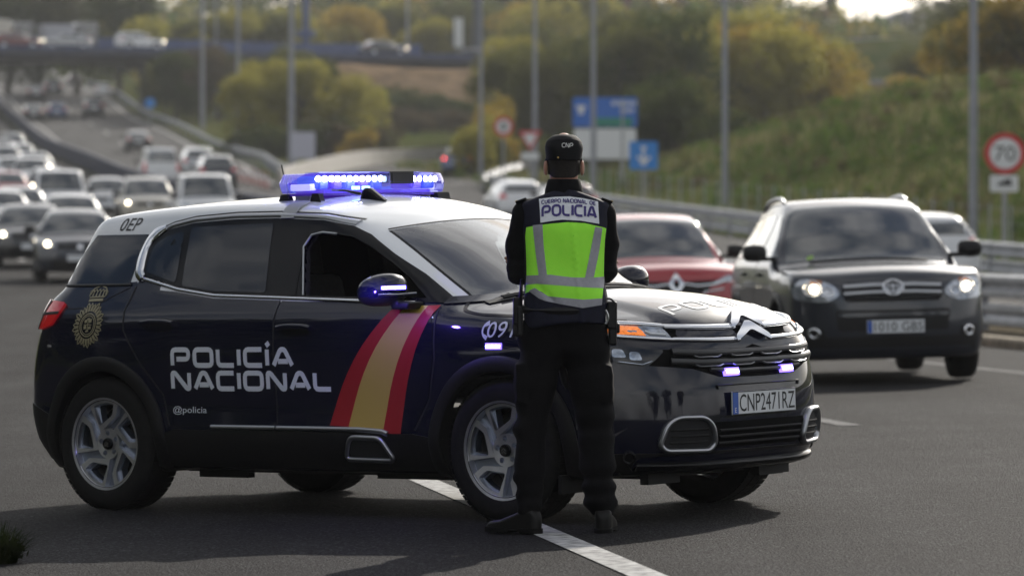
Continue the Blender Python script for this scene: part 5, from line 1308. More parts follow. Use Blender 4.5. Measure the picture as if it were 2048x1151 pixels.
for s in (-1, 1):
    for xx in (-.11, .11):
        Q, N = TP(np.array([(BX + xx, s * .53)])); zf = Q[0][2] - BZ
        f_ = MB(); f_.prism([(xx - .022, -.055), (xx + .022, -.055), (xx + .035, zf + .008), (xx + .05, zf - .004), (xx - .05, zf - .004), (xx - .035, zf + .008)], s * .47 - .03, s * .50 + .035); f_.build('bar_foot', BLACKPL, lbar)
    sm = MB(); sm.box((0, s * .44, -.085), (.10, .08, .05)); sm.build('siren_block', mat('grey metal block', (.3, .3, .32), .4, metal=.6), lbar, bevel=.005)
    panel('bar_strap', [(BX + .035, 1.505), (BX + .125, 1.505), (BX + .13, 1.582), (BX + .03, 1.582)], SR if s < 0 else SL, mat('grey strap', (.36, .37, .38), .5), car, .012, .006, .03)
Q, N = TP(np.array([(.02, -.28)])); az = Q[0][2]
fin = MB(); fin.prism([(-.09, -.01), (.09, -.01), (-.02, .062), (-.06, .062)], -.022, .022); fo = fin.build('aerial_fin', GLOSSBLK, car, bevel=.012); fo.location = Q[0]
cbl = MB(); cbl.tube([(-.20, -.36, az + .055), (-.13, -.33, az + .05), (-.06, -.29, az + .03)], [.006, .006, .010], 8); cbl.build('aerial_cable', BLACKPL, car, True)
Q, N = TP(np.array([(-1.02, .20)])); an = MB(); an.tube([Q[0], Q[0] + np.array((-.05, 0, .19))], .004, 6); an.box(tuple(Q[0]), (.05, .03, .02)); an.build('whip_aerial', BLACKPL, car)
# light the lamps throw on the bodywork round them
for nm, loc, e, r in (('mirror_glow', (.80, -1.22, 1.11), 5.0, .02),):
    ld = bpy.data.lights.new(nm, 'POINT'); ld.energy = e; ld.color = (.15, .08, 1); ld.shadow_soft_size = r
    lo = bpy.data.objects.new(nm, ld); COL.objects.link(lo); lo.parent = car; lo.location = loc

# ------------------------------------------------------------------ the officer, seen from behind with folded arms
OX, OY = .242, 19.80
off = empty('person', (OX, OY, float(base_z(OX, OY)))); tag(off, 'person standing with back turned, black cap, black uniform and yellow green reflective vest', 'person')
def PX_(u, v): return ((u - 1128) / 429.3, (1067 - v) / 429.3)
def seg(P, a, b, ra, rb):
    a, b = np.asarray(a, float), np.asarray(b, float); d = b - a; t = np.clip(((P - a) @ d) / (d @ d), 0, 1)
    return np.linalg.norm(P - a - t[..., None] * d, axis=-1) - (ra + (rb - ra) * t)
def ell(P, c, r):
    q = (P - np.asarray(c)) / np.asarray(r); k = np.linalg.norm(q, axis=-1); return (k - 1) * min(r)
def chain(P, pts, k=.02, base=None):
    f = base
    for (a, ra), (b, rb) in zip(pts[:-1], pts[1:]):
        s = seg(P, a, b, ra, rb); f = s if f is None else smin(f, s, k)
    return f
SHL, SHR = (-.165, .0, 1.495), (.165, .0, 1.495)
ELL_, ELR = (-.205, .025, 1.215), (.190, .025, 1.225)
WRL, WRR = (.10, .185, 1.235), (-.13, .150, 1.265)
ANL, ANR = (-.158, -.012, .10), (.182, .0, .10)
def hand(P, f, w, dirv, up, side):
    """palm and five bent fingers from wrist w towards dirv; side is where the thumb leaves"""
    w, d, u, s = (np.asarray(q, float) for q in (w, dirv, up, side)); d /= np.linalg.norm(d); u /= np.linalg.norm(u); s /= np.linalg.norm(s)
    f = smin(f, chain(P, [(w, .026), (w + d * .045, .030), (w + d * .085, .028)]), .015)
    for k, L in enumerate((.070, .080, .075, .058)):
        o = s * (.027 - .018 * k); a = w + d * .080 + o; b = a + d * L * .45 + u * .004; c = b + d * L * .35 - u * .014; e = c + d * L * .22 - u * .016
        f = smin(f, chain(P, [(a, .0095), (b, .0088), (c, .0080), (e, .0070)], .004), .006)
    a = w + d * .025 + s * .026; return smin(f, chain(P, [(a, .013), (a + s * .025 + d * .03, .0105), (a + s * .030 + d * .06 - u * .008, .0085)], .006), .010)
def body_f(P):
    f = ell(P, (0, .005, 1.745), (.069, .094, .118))                      # skull
    f = smin(f, ell(P, (0, .040, 1.680), (.056, .066, .068)), .03)        # jaw
    f = smin(f, seg(P, (0, .102, 1.735), (0, .116, 1.705), .010, .015), .012)   # nose
    f = smin(f, ell(P, (0, .094, 1.668), (.026, .012, .008)), .008)       # lips
    for s in (-1, 1):
        f = smin(f, ell(P, (s * .030, .088, 1.760), (.022, .014, .008)), .012)   # brow
        f = smin(f, ell(P, (s * .0850, -.010, 1.700), (.0100, .018, .036)), .006)  # ear
        f = smax(f, -ell(P, (s * .031, .108, 1.742), (.013, .012, .007)), .006)
    f = smin(f, seg(P, (0, -.012, 1.52), (0, .0, 1.66), .062, .058), .03)  # neck
    f = smin(f, ell(P, (0, 0, 1.40), (.150, .095, .17)), .05)
    f = smin(f, ell(P, (0, 0, 1.12), (.135, .090, .22)), .06)
    f = smin(f, seg(P, (-.15, 0, 1.495), (.15, 0, 1.495), .050, .050), .04)
    for S, E, W in ((SHL, ELL_, WRL), (SHR, ELR, WRR)):
        f = smin(f, chain(P, [(S, .046), (E, .036), (W, .026)], .02), .03)
    for H, K, A in (((-.090, 0, .95), (-.150, .0, .50), ANL), ((.090, 0, .95), (.145, .01, .50), ANR)):
        f = smin(f, chain(P, [(H, .085), (K, .055), (A, .030)], .03), .04)
        dx, dy = (-.80, .60) if A[0] < 0 else (.12, .99); f = smin(f, seg(P, *(((-.158, -.015, .058), (-.270, .069, .042)) if A[0] < 0 else ((.184, -.01, .058), (.201, .13, .042))), .022, .016), .006)
    f = hand(P, f, WRL, (.75, -.18, .10), (.2, .9, .1), (0, .1, 1)); f = hand(P, f, WRR, (-.80, -.35, .05), (-.2, .9, .1), (0, .1, 1))
    return f
SKIN = mat('skin', (.46, .235, .165), .5, noise=.08, nscale=30)
MATS['skin'].node_tree.nodes['Principled BSDF'].inputs['Subsurface Weight'].default_value = .25
MATS['skin'].node_tree.nodes['Principled BSDF'].inputs['Subsurface Radius'].default_value = (.03, .008, .004)
V, F = surface_nets(body_f, (-.36, -.16, .0), (.36, .38, 1.90), .0085, 1)
bo = link('body', mesh('body', V, F), off, SKIN)
BLKCL = mat('black uniform cloth', (.0035, .0035, .0045), .85, spec=.15, noise=.25, nscale=50, bump=.3, bscale=350)
NAVCL = mat('navy vest cloth', (.009, .010, .024), .7, spec=.25, noise=.25, nscale=40, bump=.3, bscale=300)
def wob(P, a, s, ph=0.0):
    x, y, z = P[..., 0], P[..., 1], P[..., 2]
    return a * (np.sin(s * z + 5 * x + ph) * np.sin(.55 * s * z - 9 * y + 1.3 + ph) + .6 * np.sin(1.7 * s * z + 14 * y - 8 * x + 2 * ph))
def shirt_f(P):
    f = ell(P, (0, 0, 1.36), (.170, .112, .25)); f = smin(f, seg(P, (-.150, 0, 1.488), (.150, 0, 1.488), .060, .060), .05)
    for S, E, W in ((SHL, ELL_, WRL), (SHR, ELR, WRR)):
        sg = np.sign(S[0]); f = smin(f, chain(P, [((S[0] + sg * .012, S[1], S[2] - .01), .066), ((E[0] + sg * .003, E[1], E[2] + .12), .060), (E, .054), (W, .040)], .03), .03)
    f = smin(f, seg(P, (0, -.004, 1.54), (0, .004, 1.612), .082, .072), .02)
    f = smax(f, P[..., 2] - 1.60, .006); f = smax(f, -seg(P, (0, 0, 1.59), (0, 0, 1.75), .0615, .060), .004)
    dm = np.minimum(np.linalg.norm(P - np.array(ELL_), axis=-1), np.linalg.norm(P - np.array(ELR), axis=-1))
    return f + wob(P, .0035, 55) * np.exp(-(dm / .16) ** 2) + wob(P, .0015, 30)
V, F = surface_nets(shirt_f, (-.38, -.2, 1.08), (.38, .34, 1.68), .0095, 1); link('shirt', mesh('shirt', V, F), off, BLKCL)
def trousers_f(P):
    f = ell(P, (0, .0, .955), (.196, .128, .155))
    L = chain(P, [((-.100, 0, .90), .102), ((-.130, .0, .70), .092), ((-.152, .005, .50), .073), ((-.160, .0, .30), .067), ((-.162, 0, .12), .060)], .03)
    R = chain(P, [((.100, 0, .90), .104), ((.124, .0, .70), .098), ((.146, .01, .50), .082), ((.156, .012, .32), .079), ((.168, .015, .17), .066), ((.176, .015, .12), .066)], .03)
    pk = np.maximum.reduce([np.abs(P[..., 0] - .205) - .018, np.abs(P[..., 1]) - .075, np.abs(P[..., 2] - .70) - .085])
    pl_ = np.maximum.reduce([np.abs(P[..., 0] + .205) - .016, np.abs(P[..., 1]) - .075, np.abs(P[..., 2] - .70) - .085])
    f = smin(f, smin(L, R, .012), .045); f = smin(f, pk, .03); f = smin(f, pl_, .03); f = smax(f, .075 - P[..., 2], .01)
    z = P[..., 2]; return f + wob(P, .009, 46, .6) * np.exp(-((z - .19) / .13) ** 2) + wob(P, .007, 34) * np.exp(-((z - .50) / .15) ** 2) + wob(P, .006, 28, 2) * np.exp(-((z - .80) / .10) ** 2) + wob(P, .003, 18)
V, F = surface_nets(trousers_f, (-.30, -.22, .05), (.32, .22, 1.13), .0095, 1); link('trousers', mesh('trousers', V, F), off, BLKCL)
vw = pc([.92, 1.0, 1.08, 1.2, 1.35, 1.45, 1.54, 1.62], [.180, .190, .195, .188, .192, .203, .212, .20])
vd = pc([.92, 1.0, 1.12, 1.25, 1.40, 1.52, 1.62], [.138, .146, .142, .138, .142, .115, .08])
def vest_f(P):
    x, y, z = P[..., 0] - .005, P[..., 1] - .0, P[..., 2]; w, d = vw(z), vd(z)
    f = ((np.abs(x / w) ** 2.6 + np.abs(y / d) ** 2.6 + 1e-9) ** (1 / 2.6) - 1) * np.minimum(w, d)
    f = smax(f, z - (1.612 - .36 * np.abs(x)), .02); f = smax(f, -seg(P, (0, .0, 1.58), (0, .0, 1.75), .079, .079), .008)
    f = smax(f, (.962 + .02 * np.sin(9 * x + 1)) - z, .008)
    fold = .0035 * np.sin(26 * z + 9 * x) * np.exp(-((z - 1.12) / .09) ** 2) + .006 * np.exp(-((x + .10 + (z - 1.13) * .9) / .018) ** 2) * np.exp(-((z - 1.10) / .06) ** 2) - .004 * np.exp(-((x - .045 + (z - 1.3) * .10) / .010) ** 2) + .003 * np.sin(30 * x + 12 * z)* np.exp(-((z - 1.32) / .12) ** 2)
    return f + fold
V, F = surface_nets(vest_f, (-.26, -.18, .92), (.26, .18, 1.64), .009, 2); ve = link('vest', mesh('vest', V, F), off, NAVCL)
def vest_back(U):
    U = np.array(U, float); lim = vw(U[:, 1]) - .010; U[:, 0] = .005 + np.clip(U[:, 0] - .005, -lim, lim); P = np.stack([U[:, 0], np.full(len(U), -.5), U[:, 1]], 1); Q, bad = march(vest_f, P, np.array((0, 1., 0)), .52, 60)
    G = np.zeros_like(Q); e = .004
    for i in range(3):
        dd = np.zeros(3); dd[i] = e; G[:, i] = vest_f(Q + dd) - vest_f(Q - dd)
    return Q, G / np.maximum(np.linalg.norm(G, axis=1, keepdims=True), 1e-9)
HIVIS = mat('fluorescent yellow green cloth', (.42, 1.12, .06), .7, noise=.05, nscale=30, bump=.2, bscale=300)
REFL = mat('grey reflective tape', (.36, .36, .40), .45, metal=.25, noise=.08, nscale=60, bump=.1, bscale=500)
def vp(name, pts, m, offs=.002, th=.004, rnd=0.0, par=None):
    P = [PX_(u, v) for u, v in pts]; P = round_poly(P, rnd) if rnd else P
    return panel(name, P, vest_back, m, par or ve, offs, th, .018)
vp('yellow_panel', [(1053, 456), (1076, 452), (1100, 449), (1135, 446), (1169, 448), (1192, 453), (1214, 458), (1212, 500), (1209, 545), (1207, 555), (1180, 557), (1140, 556), (1100, 553), (1046, 553), (1046, 520), (1049, 490)], HIVIS)
vp('yellow_band', [(1047, 570), (1075, 568), (1100, 570), (1140, 573), (1180, 576), (1205, 577), (1203, 598), (1165, 599), (1130, 596), (1095, 592), (1082, 583), (1064, 582), (1048, 588)], HIVIS, .0025)
vp('reflective_band', [(1045, 552), (1100, 550), (1140, 555), (1180, 556), (1208, 554), (1206, 577), (1180, 576), (1140, 573), (1100, 570), (1075, 568), (1046, 571)], REFL, .0035)
vp('reflective_band', [(1058, 582), (1070, 576), (1083, 585), (1095, 592), (1130, 596), (1165, 599), (1203, 597), (1202, 610), (1165, 616), (1125, 609), (1090, 602), (1078, 597)], REFL, .0035)
vp('reflective_brace', [(1066, 452), (1085, 450), (1087, 490), (1094, 552), (1078, 554), (1071, 500)], REFL, .0045)
vp('reflective_brace', [(1189, 455), (1203, 457), (1197, 500), (1186, 555), (1169, 556), (1180, 500)], REFL, .0045)
wl_ = vp('white_patch', [(1078, 400), (1108, 396), (1139, 395), (1168, 399), (1195, 405), (1196, 428), (1197, 449), (1160, 443), (1123, 441), (1100, 444), (1081, 447), (1080, 425)], mat('white vest patch', (.80, .82, .87), .5, noise=.05, nscale=60), .003)
PURP = mat('violet lettering', (.045, .030, .19), .6)
xa, za = PX_(1083, 437.5); xb, zb = PX_(1192, 413)
arcf = lambda t: .010 * (1 - (2 * t - 1) ** 2) - .006 * t
lettering('lettering', 'POLICIA', xa, xb, za, zb, vest_back, PURP, wl_, .19, .0052, .0006, gap=.38, curve=arcf)
xa, za = PX_(1083, 411); xb, zb = PX_(1190, 402.5)
lettering('lettering', 'CUERPO NACIONAL DE', xa, xb, za, zb, vest_back, PURP, wl_, .19, .0052, .0006, gap=.42, curve=arcf, rnd=.25)
for s in (-1, 1):
    b = MB(); b.box((s * .200, -.005, 1.548), (.055, .07, .012), ry=s * .35); b.build('shoulder_tab', BLKCL, off, bevel=.004)
    b = MB(); b.box((s * .222, -.03, 1.545), (.012, .012, .006), ry=s * .35); b.build('shoulder_button', mat('brass', (.5, .35, .12), .3, metal=1), off)
HAIRM = mat('dark brown hair', (.016, .012, .009), .75, noise=.5, nscale=120, bump=.8, bscale=260)
def hair_f(P):
    f = body_f(P) - .004; f = smax(f, 1.652 + .42 * np.maximum(P[..., 1] + .05, 0) - P[..., 2], .005); f = smax(f, P[..., 1] - .045, .01); f = smax(f, np.abs(P[..., 0]) - .0745, .004)
    for s in (-1, 1): f = smax(f, -(ell(P, (s * .090, .000, 1.705), (.016, .030, .040))), .004)
    return f
V, F = surface_nets(hair_f, (-.1, -.13, 1.64), (.1, .07, 1.80), .006, 1); link('hair', mesh('hair', V, F), off, HAIRM)
b = MB(); b.lathe([(.090, 1.550), (.085, 1.60), (.0725, 1.644), (.0700, 1.648), (.0665, 1.640), (.067, 1.58)], 28); b.V = [(x * 1.04, z * 1.06 - .002, y) for x, y, z in b.V]; b.build('collar', BLKCL, off, True)
CAPM = mat('black cap cloth', (.006, .006, .0075), .8, spec=.25, noise=.2, nscale=60, bump=.3, bscale=300)
def cap_f(P):
    x, y, z = P[..., 0], P[..., 1] - .004, P[..., 2]
    q = (np.abs(x / .089) ** 2.3 + np.abs(y / .112) ** 2.3 + 1e-9) ** (1 / 2.3); f = (q - 1 + .36 * np.clip((z - 1.780) / .075, 0, 1) ** 2.2 + .05 * np.clip((1.80 - z) / .06, 0, 1)* (z > 0)) * .09
    f = smax(f, z - 1.856 + .10 * (x * x + y * y) / .1, .022); f = smax(f, 1.734 - z, .004)
    seam = .0016 * np.exp(-((z - 1.822 - .01 * np.cos(20 * x)) / .004) ** 2); f = f - seam + .0012 * np.sin(40 * x + 60 * z)
    vis = np.maximum(((x / .085) ** 2 + ((y - .09) / .09) ** 2) ** .5 - 1, 0) * .08 + np.abs(z - 1.742 + .55 * np.maximum(y - .09, 0)) - .004; vis = np.where(y < .06, 1, vis)
    return np.minimum(smax(f, -ell(P, (0, .004, 1.735), (.080, .100, .09)), .003), vis)
V, F = surface_nets(cap_f, (-.12, -.13, 1.71), (.12, .21, 1.88), .006, 1); cp = link('cap', mesh('cap', V, F), off, CAPM)
def cap_back(U):
    U = np.asarray(U, float); P = np.stack([U[:, 0], np.full(len(U), -.4), U[:, 1]], 1); Q, bad = march(cap_f, P, np.array((0, 1., 0)), .45, 90); return Q, np.tile((0, -1., 0), (len(Q), 1))
xa, za = PX_(1123, 297.5); xb, zb = PX_(1146, 288)
lettering('lettering', 'CNP', xa, xb, za, zb, cap_back, mat('pale embroidery', (.5, .5, .48), .6), cp, .19, .001, .0008, gap=.35)
b = MB(); xe, ze = PX_(1116, 317); Q, _ = cap_back(np.array([(xe, ze)])); b.lathe([(0, -.002), (.004, -.002), (.005, .002)], 10, Matrix.Translation(Q[0])); b.build('eyelet', mat('brass'), cp)
SHOEM = mat('polished black leather', (.004, .004, .004), .42, spec=.25, bump=.05, bscale=80); SOLE = mat('black sole', (.005, .005, .005), .8, spec=.15)
for hx, hy, dx, dy in ((-.118, -.045, -.80, .60), (.178, -.06, .12, .99)):
    d_ = np.array((dx, dy, 0)); d_ /= np.linalg.norm(d_); s_ = np.array((-d_[1], d_[0], 0)); o_ = np.array((hx, hy, 0))
    def loc(P): q = P - o_; return q @ d_, q @ s_, P[..., 2]
    def shoe_f(P):
        a, c, z = loc(P); w = .040 + .009 * np.exp(-((a - .20) / .07) ** 2) - .004 * np.exp(-((a - .10) / .05) ** 2); h_ = np.interp(a, [-.01, .02, .07, .12, .20, .27, .31], [.09, .115, .115, .092, .062, .052, .03])
        e = np.where(a < .04, ((a - .04) / .05) ** 2, np.where(a > .22, ((a - .22) / .085) ** 2, 0)); f = (np.sqrt((c / w) ** 2 + e) - 1) * .04; f = smax(f, z - h_, .025); return smax(f, .018 - z, .004)
    def sole_f(P):
        a, c, z = loc(P); w = .044 + .009 * np.exp(-((a - .20) / .07) ** 2) - .006 * np.exp(-((a - .10) / .05) ** 2); e = np.where(a < .04, ((a - .04) / .056) ** 2, np.where(a > .22, ((a - .22) / .091) ** 2, 0)); f = (np.sqrt((c / w) ** 2 + e) - 1) * .04
        f = np.maximum(f, np.maximum(z - .026, .001 - z)); return np.maximum(f, -np.maximum(np.abs(a - .115) - .03, z - .010))
    lo = (min(hx, hx + d_[0] * .32) - .08, min(hy, hy + d_[1] * .32) - .08, -.01); hi = (max(hx, hx + d_[0] * .32) + .08, max(hy, hy + d_[1] * .32) + .08, .15)
    V, F = surface_nets(shoe_f, lo, hi, .007, 1); sh = link('shoe', mesh('shoe', V, F), off, SHOEM); V, F = surface_nets(sole_f, lo, hi, .005, 1); link('sole', mesh('sole', V, F), sh, SOLE)
KIT = mat('black belt kit', (.005, .005, .006), .4, spec=.3, noise=.2, nscale=30)
b = MB(); b.tube([(.188 * math.cos(t), .132 * math.sin(t), 1.045 + .01 * math.sin(t)) for t in np.linspace(0, 2 * math.pi, 33)], .022, 8, False); b.build('belt', KIT, off, True)
b = MB(); b.box((-.215, -.02, 1.035), (.045, .06, .13)); b.box((-.222, -.02, .965), (.035, .045, .10)); b.box((-.205, -.05, .99), (.03, .03, .14)); rd = b.build('radio', KIT, off, bevel=.008)
b = MB(); b.tube([(-.205, -.05, 1.06), (-.20, -.07, 1.13), (-.196, -.08, 1.185)], [.010, .008, .006], 8); b.tube([(-.205, -.02, 1.10), (-.225, -.02, 1.105)], .006, 6); b.build('aerial', KIT, rd, True)
b = MB(); b.box((.222, -.02, 1.015), (.050, .06, .13)); b.box((.226, -.01, .925), (.040, .07, .10)); b.box((.235, -.01, .955), (.05, .05, .05)); hs_ = b.build('holster', KIT, off, bevel=.010)
b = MB(); b.tube([(.205 + .032 * math.cos(t), -.05, 1.055 + .038 * math.sin(t)) for t in np.linspace(-.4, math.pi + .3, 14)], .0045, 6); b.build('strap_loop', KIT, hs_, True)
b = MB(); b.tube([(.192 + .012 * math.sin(3 * t), -.06, 1.04 - .065 * t) for t in np.linspace(0, 1, 8)], .006, 6); b.build('key_clip', mat('worn steel', (.5, .5, .5), .3, metal=1), off, True)
b = MB(); b.tube([(-.015, .06, .86), (-.01, .05, .78), (.01, .05, .70), (.02, .05, .67)], [.016, .020, .022, .012], 8); b.tube([(.0, .06, .80), (.045, .06, .70), (.05, .06, .66)], [.014, .014, .008], 8); b.build('gloves', mat('black leather', (.010, .010, .010), .4), off, True)

# ------------------------------------------------------------------ the other vehicles
def simple_wheel(R, W=.21):
    out = []
    for s in (-1, 1):
        t = MB(); h = W / 2; t.lathe([(R * .68, s * h * .9), (R * .72, s * h), (R * .93, s * h * .98), (R * .985, s * h * .8), (R, s * h * .4), (R, -s * h * .5), (R * .97, -s * h), (R * .6, -s * h)], 28)
        ty = t.mesh('tyre', True); ty.materials.append(RUBBER); m_ = MB(); m_.lathe([(R * .70, s * h * .93), (R * .66, s * h * .86), (R * .62, s * h * .55), (R * .3, s * h * .45)], 28)
        for k in range(7):
            a = 2 * math.pi * k / 7; m_.box((math.cos(a) * R * .36, s * h * .72, math.sin(a) * R * .36), (R * .56, .03, R * .13), ry=-a)
        m_.lathe([(0, s * h * .86), (R * .13, s * h * .84), (R * .16, s * h * .6)], 14); ri = m_.mesh('rim', True); ri.set_sharp_from_angle(angle=.6); ri.materials.append(ALLOY); out.append((ty, ri))
    return out
HEADL = mat('headlamp lens', (.42, .45, .50), .10, metal=.5, noise=.45, nscale=14, coat=1)
BULB = mat('lit headlamp bulb', (1, .9, .7), .3, emit=(1, .87, .64), estr=10.0); DRLW = mat('lit white lamp', (1, 1, 1), .3, emit=(1, .93, .82), estr=14.0)
GLASS = mat('car glass', (.030, .037, .041), .02, spec=1.0, coat=1.0)
BULBRED = mat('lit tail lamp', (.6, .01, .02), .3, emit=(1, .06, .05), estr=6.0)
PAINT = {k: mat(k + ' vehicle paint', c, .3, coat=.8, metal=mt, noise=.04, nscale=4) for k, c, mt in (('white', (.68, .69, .70), 0), ('silver', (.36, .37, .38), .5), ('grey', (.12, .125, .135), .4), ('charcoal', (.013, .016, .026), .0), ('black', (.010, .010, .012), .0), ('red', (.34, .014, .022), .1), ('darkred', (.12, .010, .014), .1), ('blue', (.03, .06, .16), .2), ('beige', (.34, .32, .27), .3))}
def car_type(L=4.3, H=1.5, W=1.78, wb=2.6, kind='hatch', hood=.98, belt=.98, h=.045, rails=False, clad=False, detail=None):
    """one vehicle at the origin, built from a hull and the panels laid on it; returns the root"""
    fo = L * .21; x1 = wb / 2 + fo; x0 = x1 - L; R = .33 if kind != 'suv' else .355; w2 = W / 2
    wsb = wb / 2 - (.32 if kind != 'van' else .10); wst = wsb - (H - hood - .08) * (1.35 if kind != 'van' else .95)
    if kind == 'saloon': tail = [(x0 + 1.15, H - .06), (x0 + .45, hood + .08), (x0 + .05, hood + .02), (x0 - .2, hood - .2)]
    elif kind == 'van': tail = [(x0 + .35, H), (x0 + .08, H - .05), (x0 - .2, H - .3)]
    else: tail = [(x0 + .85, H - .02), (x0 + .32, H - .10), (x0 - .2, H - .5)]
    top = [(x1 + .2, .45), (x1 + .02, hood - .24), (x1 - .12, hood - .13), (x1 - .4, hood - .06), (wsb + .12, hood), (wsb, hood + .03), ((wsb + wst) / 2, (hood + H) / 2 + .01), (wst, H - .07), (wst - .35, H - .01), ((wst - .6 + tail[0][0]) / 2, H)] + tail
    top = sorted({round(a, 3): b for a, b in top}.items())
    front = [(.15, x1 - .12), (.3, x1 - .02), (.5, x1), (.7, x1 - .04), (.85, x1 - .12), (1.0, x1 - .25), (1.3, x1 - .6)]
    if kind == 'suv':
        front = [(.15, x1 - .10), (.3, x1 - .02), (.5, x1), (.7, x1 - .01), (.85, x1 - .035), (hood - .10, x1 - .09), (hood, x1 - .22), (1.3, x1 - .6)]
        top = [(a, b) for a, b in top if a < x1 - .45] + [(x1 + .25, .5), (x1 + .05, hood - .20), (x1 - .10, hood - .085), (x1 - .4, hood - .025)]; top = sorted({round(a, 3): b for a, b in top}.items())
    if kind == 'saloon': rear = [(.2, x0 + .12), (.45, x0), (.7, x0 + .02), (hood, x0 + .07), (1.3, x0 + .5)]
    elif kind == 'van': rear = [(.2, x0 + .1), (.45, x0), (.9, x0 + .03), (H - .1, x0 + .14), (H, x0 + .2)]
    else: rear = [(.2, x0 + .12), (.45, x0), (.75, x0 + .02), (belt, x0 + .08), (belt + .2, x0 + .18), (H, x0 + .55)]
    Hh = Hull(top, front, rear, [(x0 - .1, w2 - .12), (x0 + .4, w2 - .03), (0, w2), (wb / 2, w2 - .005), (x1 - .3, w2 - .04), (x1 + .1, w2 - .11)],
              [(.15, .07), (.3, .03), (.5, .0), (.8, .0), (belt - .06, .03), (belt + .04, .07), ((belt + H) / 2, .07 + (.13 if kind != 'van' else .06)), (H, .07 + ((.29 if kind != 'suv' else .25) if kind != 'van' else .14))],
              bottom=.22, crown={'van': .06, 'suv': .08}.get(kind, .11), crown_hood={'suv': .05}.get(kind, .09), hood_x=wb / 2 - .2, kx=.25, Df=.42 if kind != 'suv' else .36, Dr=.30, n=3.2 if kind != 'suv' else 3.6, k=.02, gt=(.05, 0, x0), belt=belt, wheels=((wb / 2, R), (-wb / 2, R)), flare=.012, W=w2)
    def solid(P):
        g = Hh(P); x, y, z = P[..., 0], P[..., 1], P[..., 2]
        for xw in (wb / 2, -wb / 2): g = np.maximum(g, -np.maximum(np.hypot(x - xw, z - R) - R - .045, w2 - .36 - np.abs(y)))
        return g
    root = empty('car')
    V, F = surface_nets(solid, (x0 - .1, -w2 - .1, .15), (x1 + .1, w2 + .1, H + .1), h, 2)
    cen = V[F].mean(1); inn = Hh(cen) < -.03
    body = link('body', mesh('body', *cull(V, F, ~inn)), root, PAINT['white']); link('wheel_well', mesh('wheel_well', *cull(V, F, inn)), root, BLACKPL)
    S = {-1: hull_map(Hh, 'side', -1), 1: hull_map(Hh, 'side', 1)}; Tm, Fm, Rm = hull_map(Hh, 'top'), hull_map(Hh, 'front'), hull_map(Hh, 'rear')
    zt = H - .17; zb_ = belt + .03; rx = x0 + (.95 if kind == 'saloon' else .42)
    fx = lambda z: wsb - .16 - (z - hood) * ((wsb - wst) / (H - .07 - hood))   # the A pillar line
    res = max(.06, h * 1.6)
    bands = [[(fx(zb_) - .04, zb_), (fx(zt) - .05, zt), (-.10, zt + .02), (-.10, zb_)], [(-.18, zb_), (-.18, zt + .02), (-1.0, zt + .0), (-1.02, zb_)]]
    if kind in ('hatch', 'suv'): bands.append([(-1.08, zb_ + .01), (-1.06, zt), (rx - .02, zt - .06), (rx - .20, zb_ + .12)])
    if kind == 'van': bands = bands[:1]
    for s in (-1, 1):
        for B in bands: panel('side_window', round_poly(B, .04), S[s], GLASS, root, .006, .01, res)
        panel('sill', [(-wb / 2 + R + .08, .23), (wb / 2 - R - .08, .23), (wb / 2 - R - .06, .36), (-wb / 2 + R + .06, .36)], S[s], BLACKPL, root, .008, .02, res)
        for hx in (.15, -.85): bead('door_handle', [(hx - .09, belt - .12), (hx + .09, belt - .12)], .03, .03, S[s], BLACKPL, root, .004, res=.1)
        for hx in (-.14, ): bead('door_gap', [(hx, belt), (hx + .02, .4)], .012, .001, S[s], DARKIN, root, .003, prof=FLAT, res=.1)
        if clad:
            for xw in (wb / 2, -wb / 2):
                bead('wheel_arch', [(xw + (R + .07) * math.cos(math.radians(t)), R + (R + .07) * math.sin(math.radians(t))) for t in np.arange(-10, 191, 12)], .07, .02, S[s], BLACKPL, root, .002)
        b = MB(); b.lathe([(0, -.115), (.045, -.110), (.072, -.085), (.080, -.03), (.080, .04), (.070, .085), (.04, .108), (0, .112)], 16); b.V = [(fx(zb_) - .06 + x * .8, s * (w2 + .10) + y, belt + .085 + z) for x, y, z in b.V]; b.box((fx(zb_) - .05, s * (w2 - .01), belt + .03), (.08, .16, .04)); b.build('door_mirror', BLACKPL, root, True)
        if rails:
            zr_ = []
            for q, xx in enumerate(np.linspace(wst - .45, x0 + .75, 11)):
                Q, N = Tm(np.array([(xx, s * (w2 - .33))])); zr_.append(Q[0] + np.array((0, 0, {0: .006, 10: .006, 1: .034, 9: .034}.get(q, .046))))
            b = MB(); b.tube(zr_, .018, 8); b.build('roof_rail', SATIN, root, True)
        # lamps
        if not detail:
            hl = panel('headlamp', round_poly([(s * (w2 - .40), hood - .26), (s * (w2 - .10), hood - .22), (s * (w2 - .09), hood - .12), (s * (w2 - .36), hood - .16)], .03), Fm, HEADL, root, .006, .01, .06)
        if kind == 'van': panel('tail_lamp', [(s * (w2 - .06), .75), (s * (w2 - .20), .75), (s * (w2 - .20), 1.25), (s * (w2 - .08), 1.25)], Rm, TAILRED, root, .008, .01, .06)
        else: panel('tail_lamp', round_poly([(s * (w2 - .36), belt - .10), (s * (w2 - .09), belt - .12), (s * (w2 - .10), belt + .06), (s * (w2 - .24), belt + .06)], .02), Rm, TAILRED, root, .008, .01, .06)
    ya = w2 - .30; yb = w2 - .17; kx = .25
    ring = [(wst - .02 - kx * y * y, y) for y in np.linspace(-ya, ya, 9)] + [(wsb - .03 - kx * y * y, y) for y in np.linspace(yb, -yb, 9)]
    panel('windscreen', ring, Tm, GLASS, root, .006, .006, res)
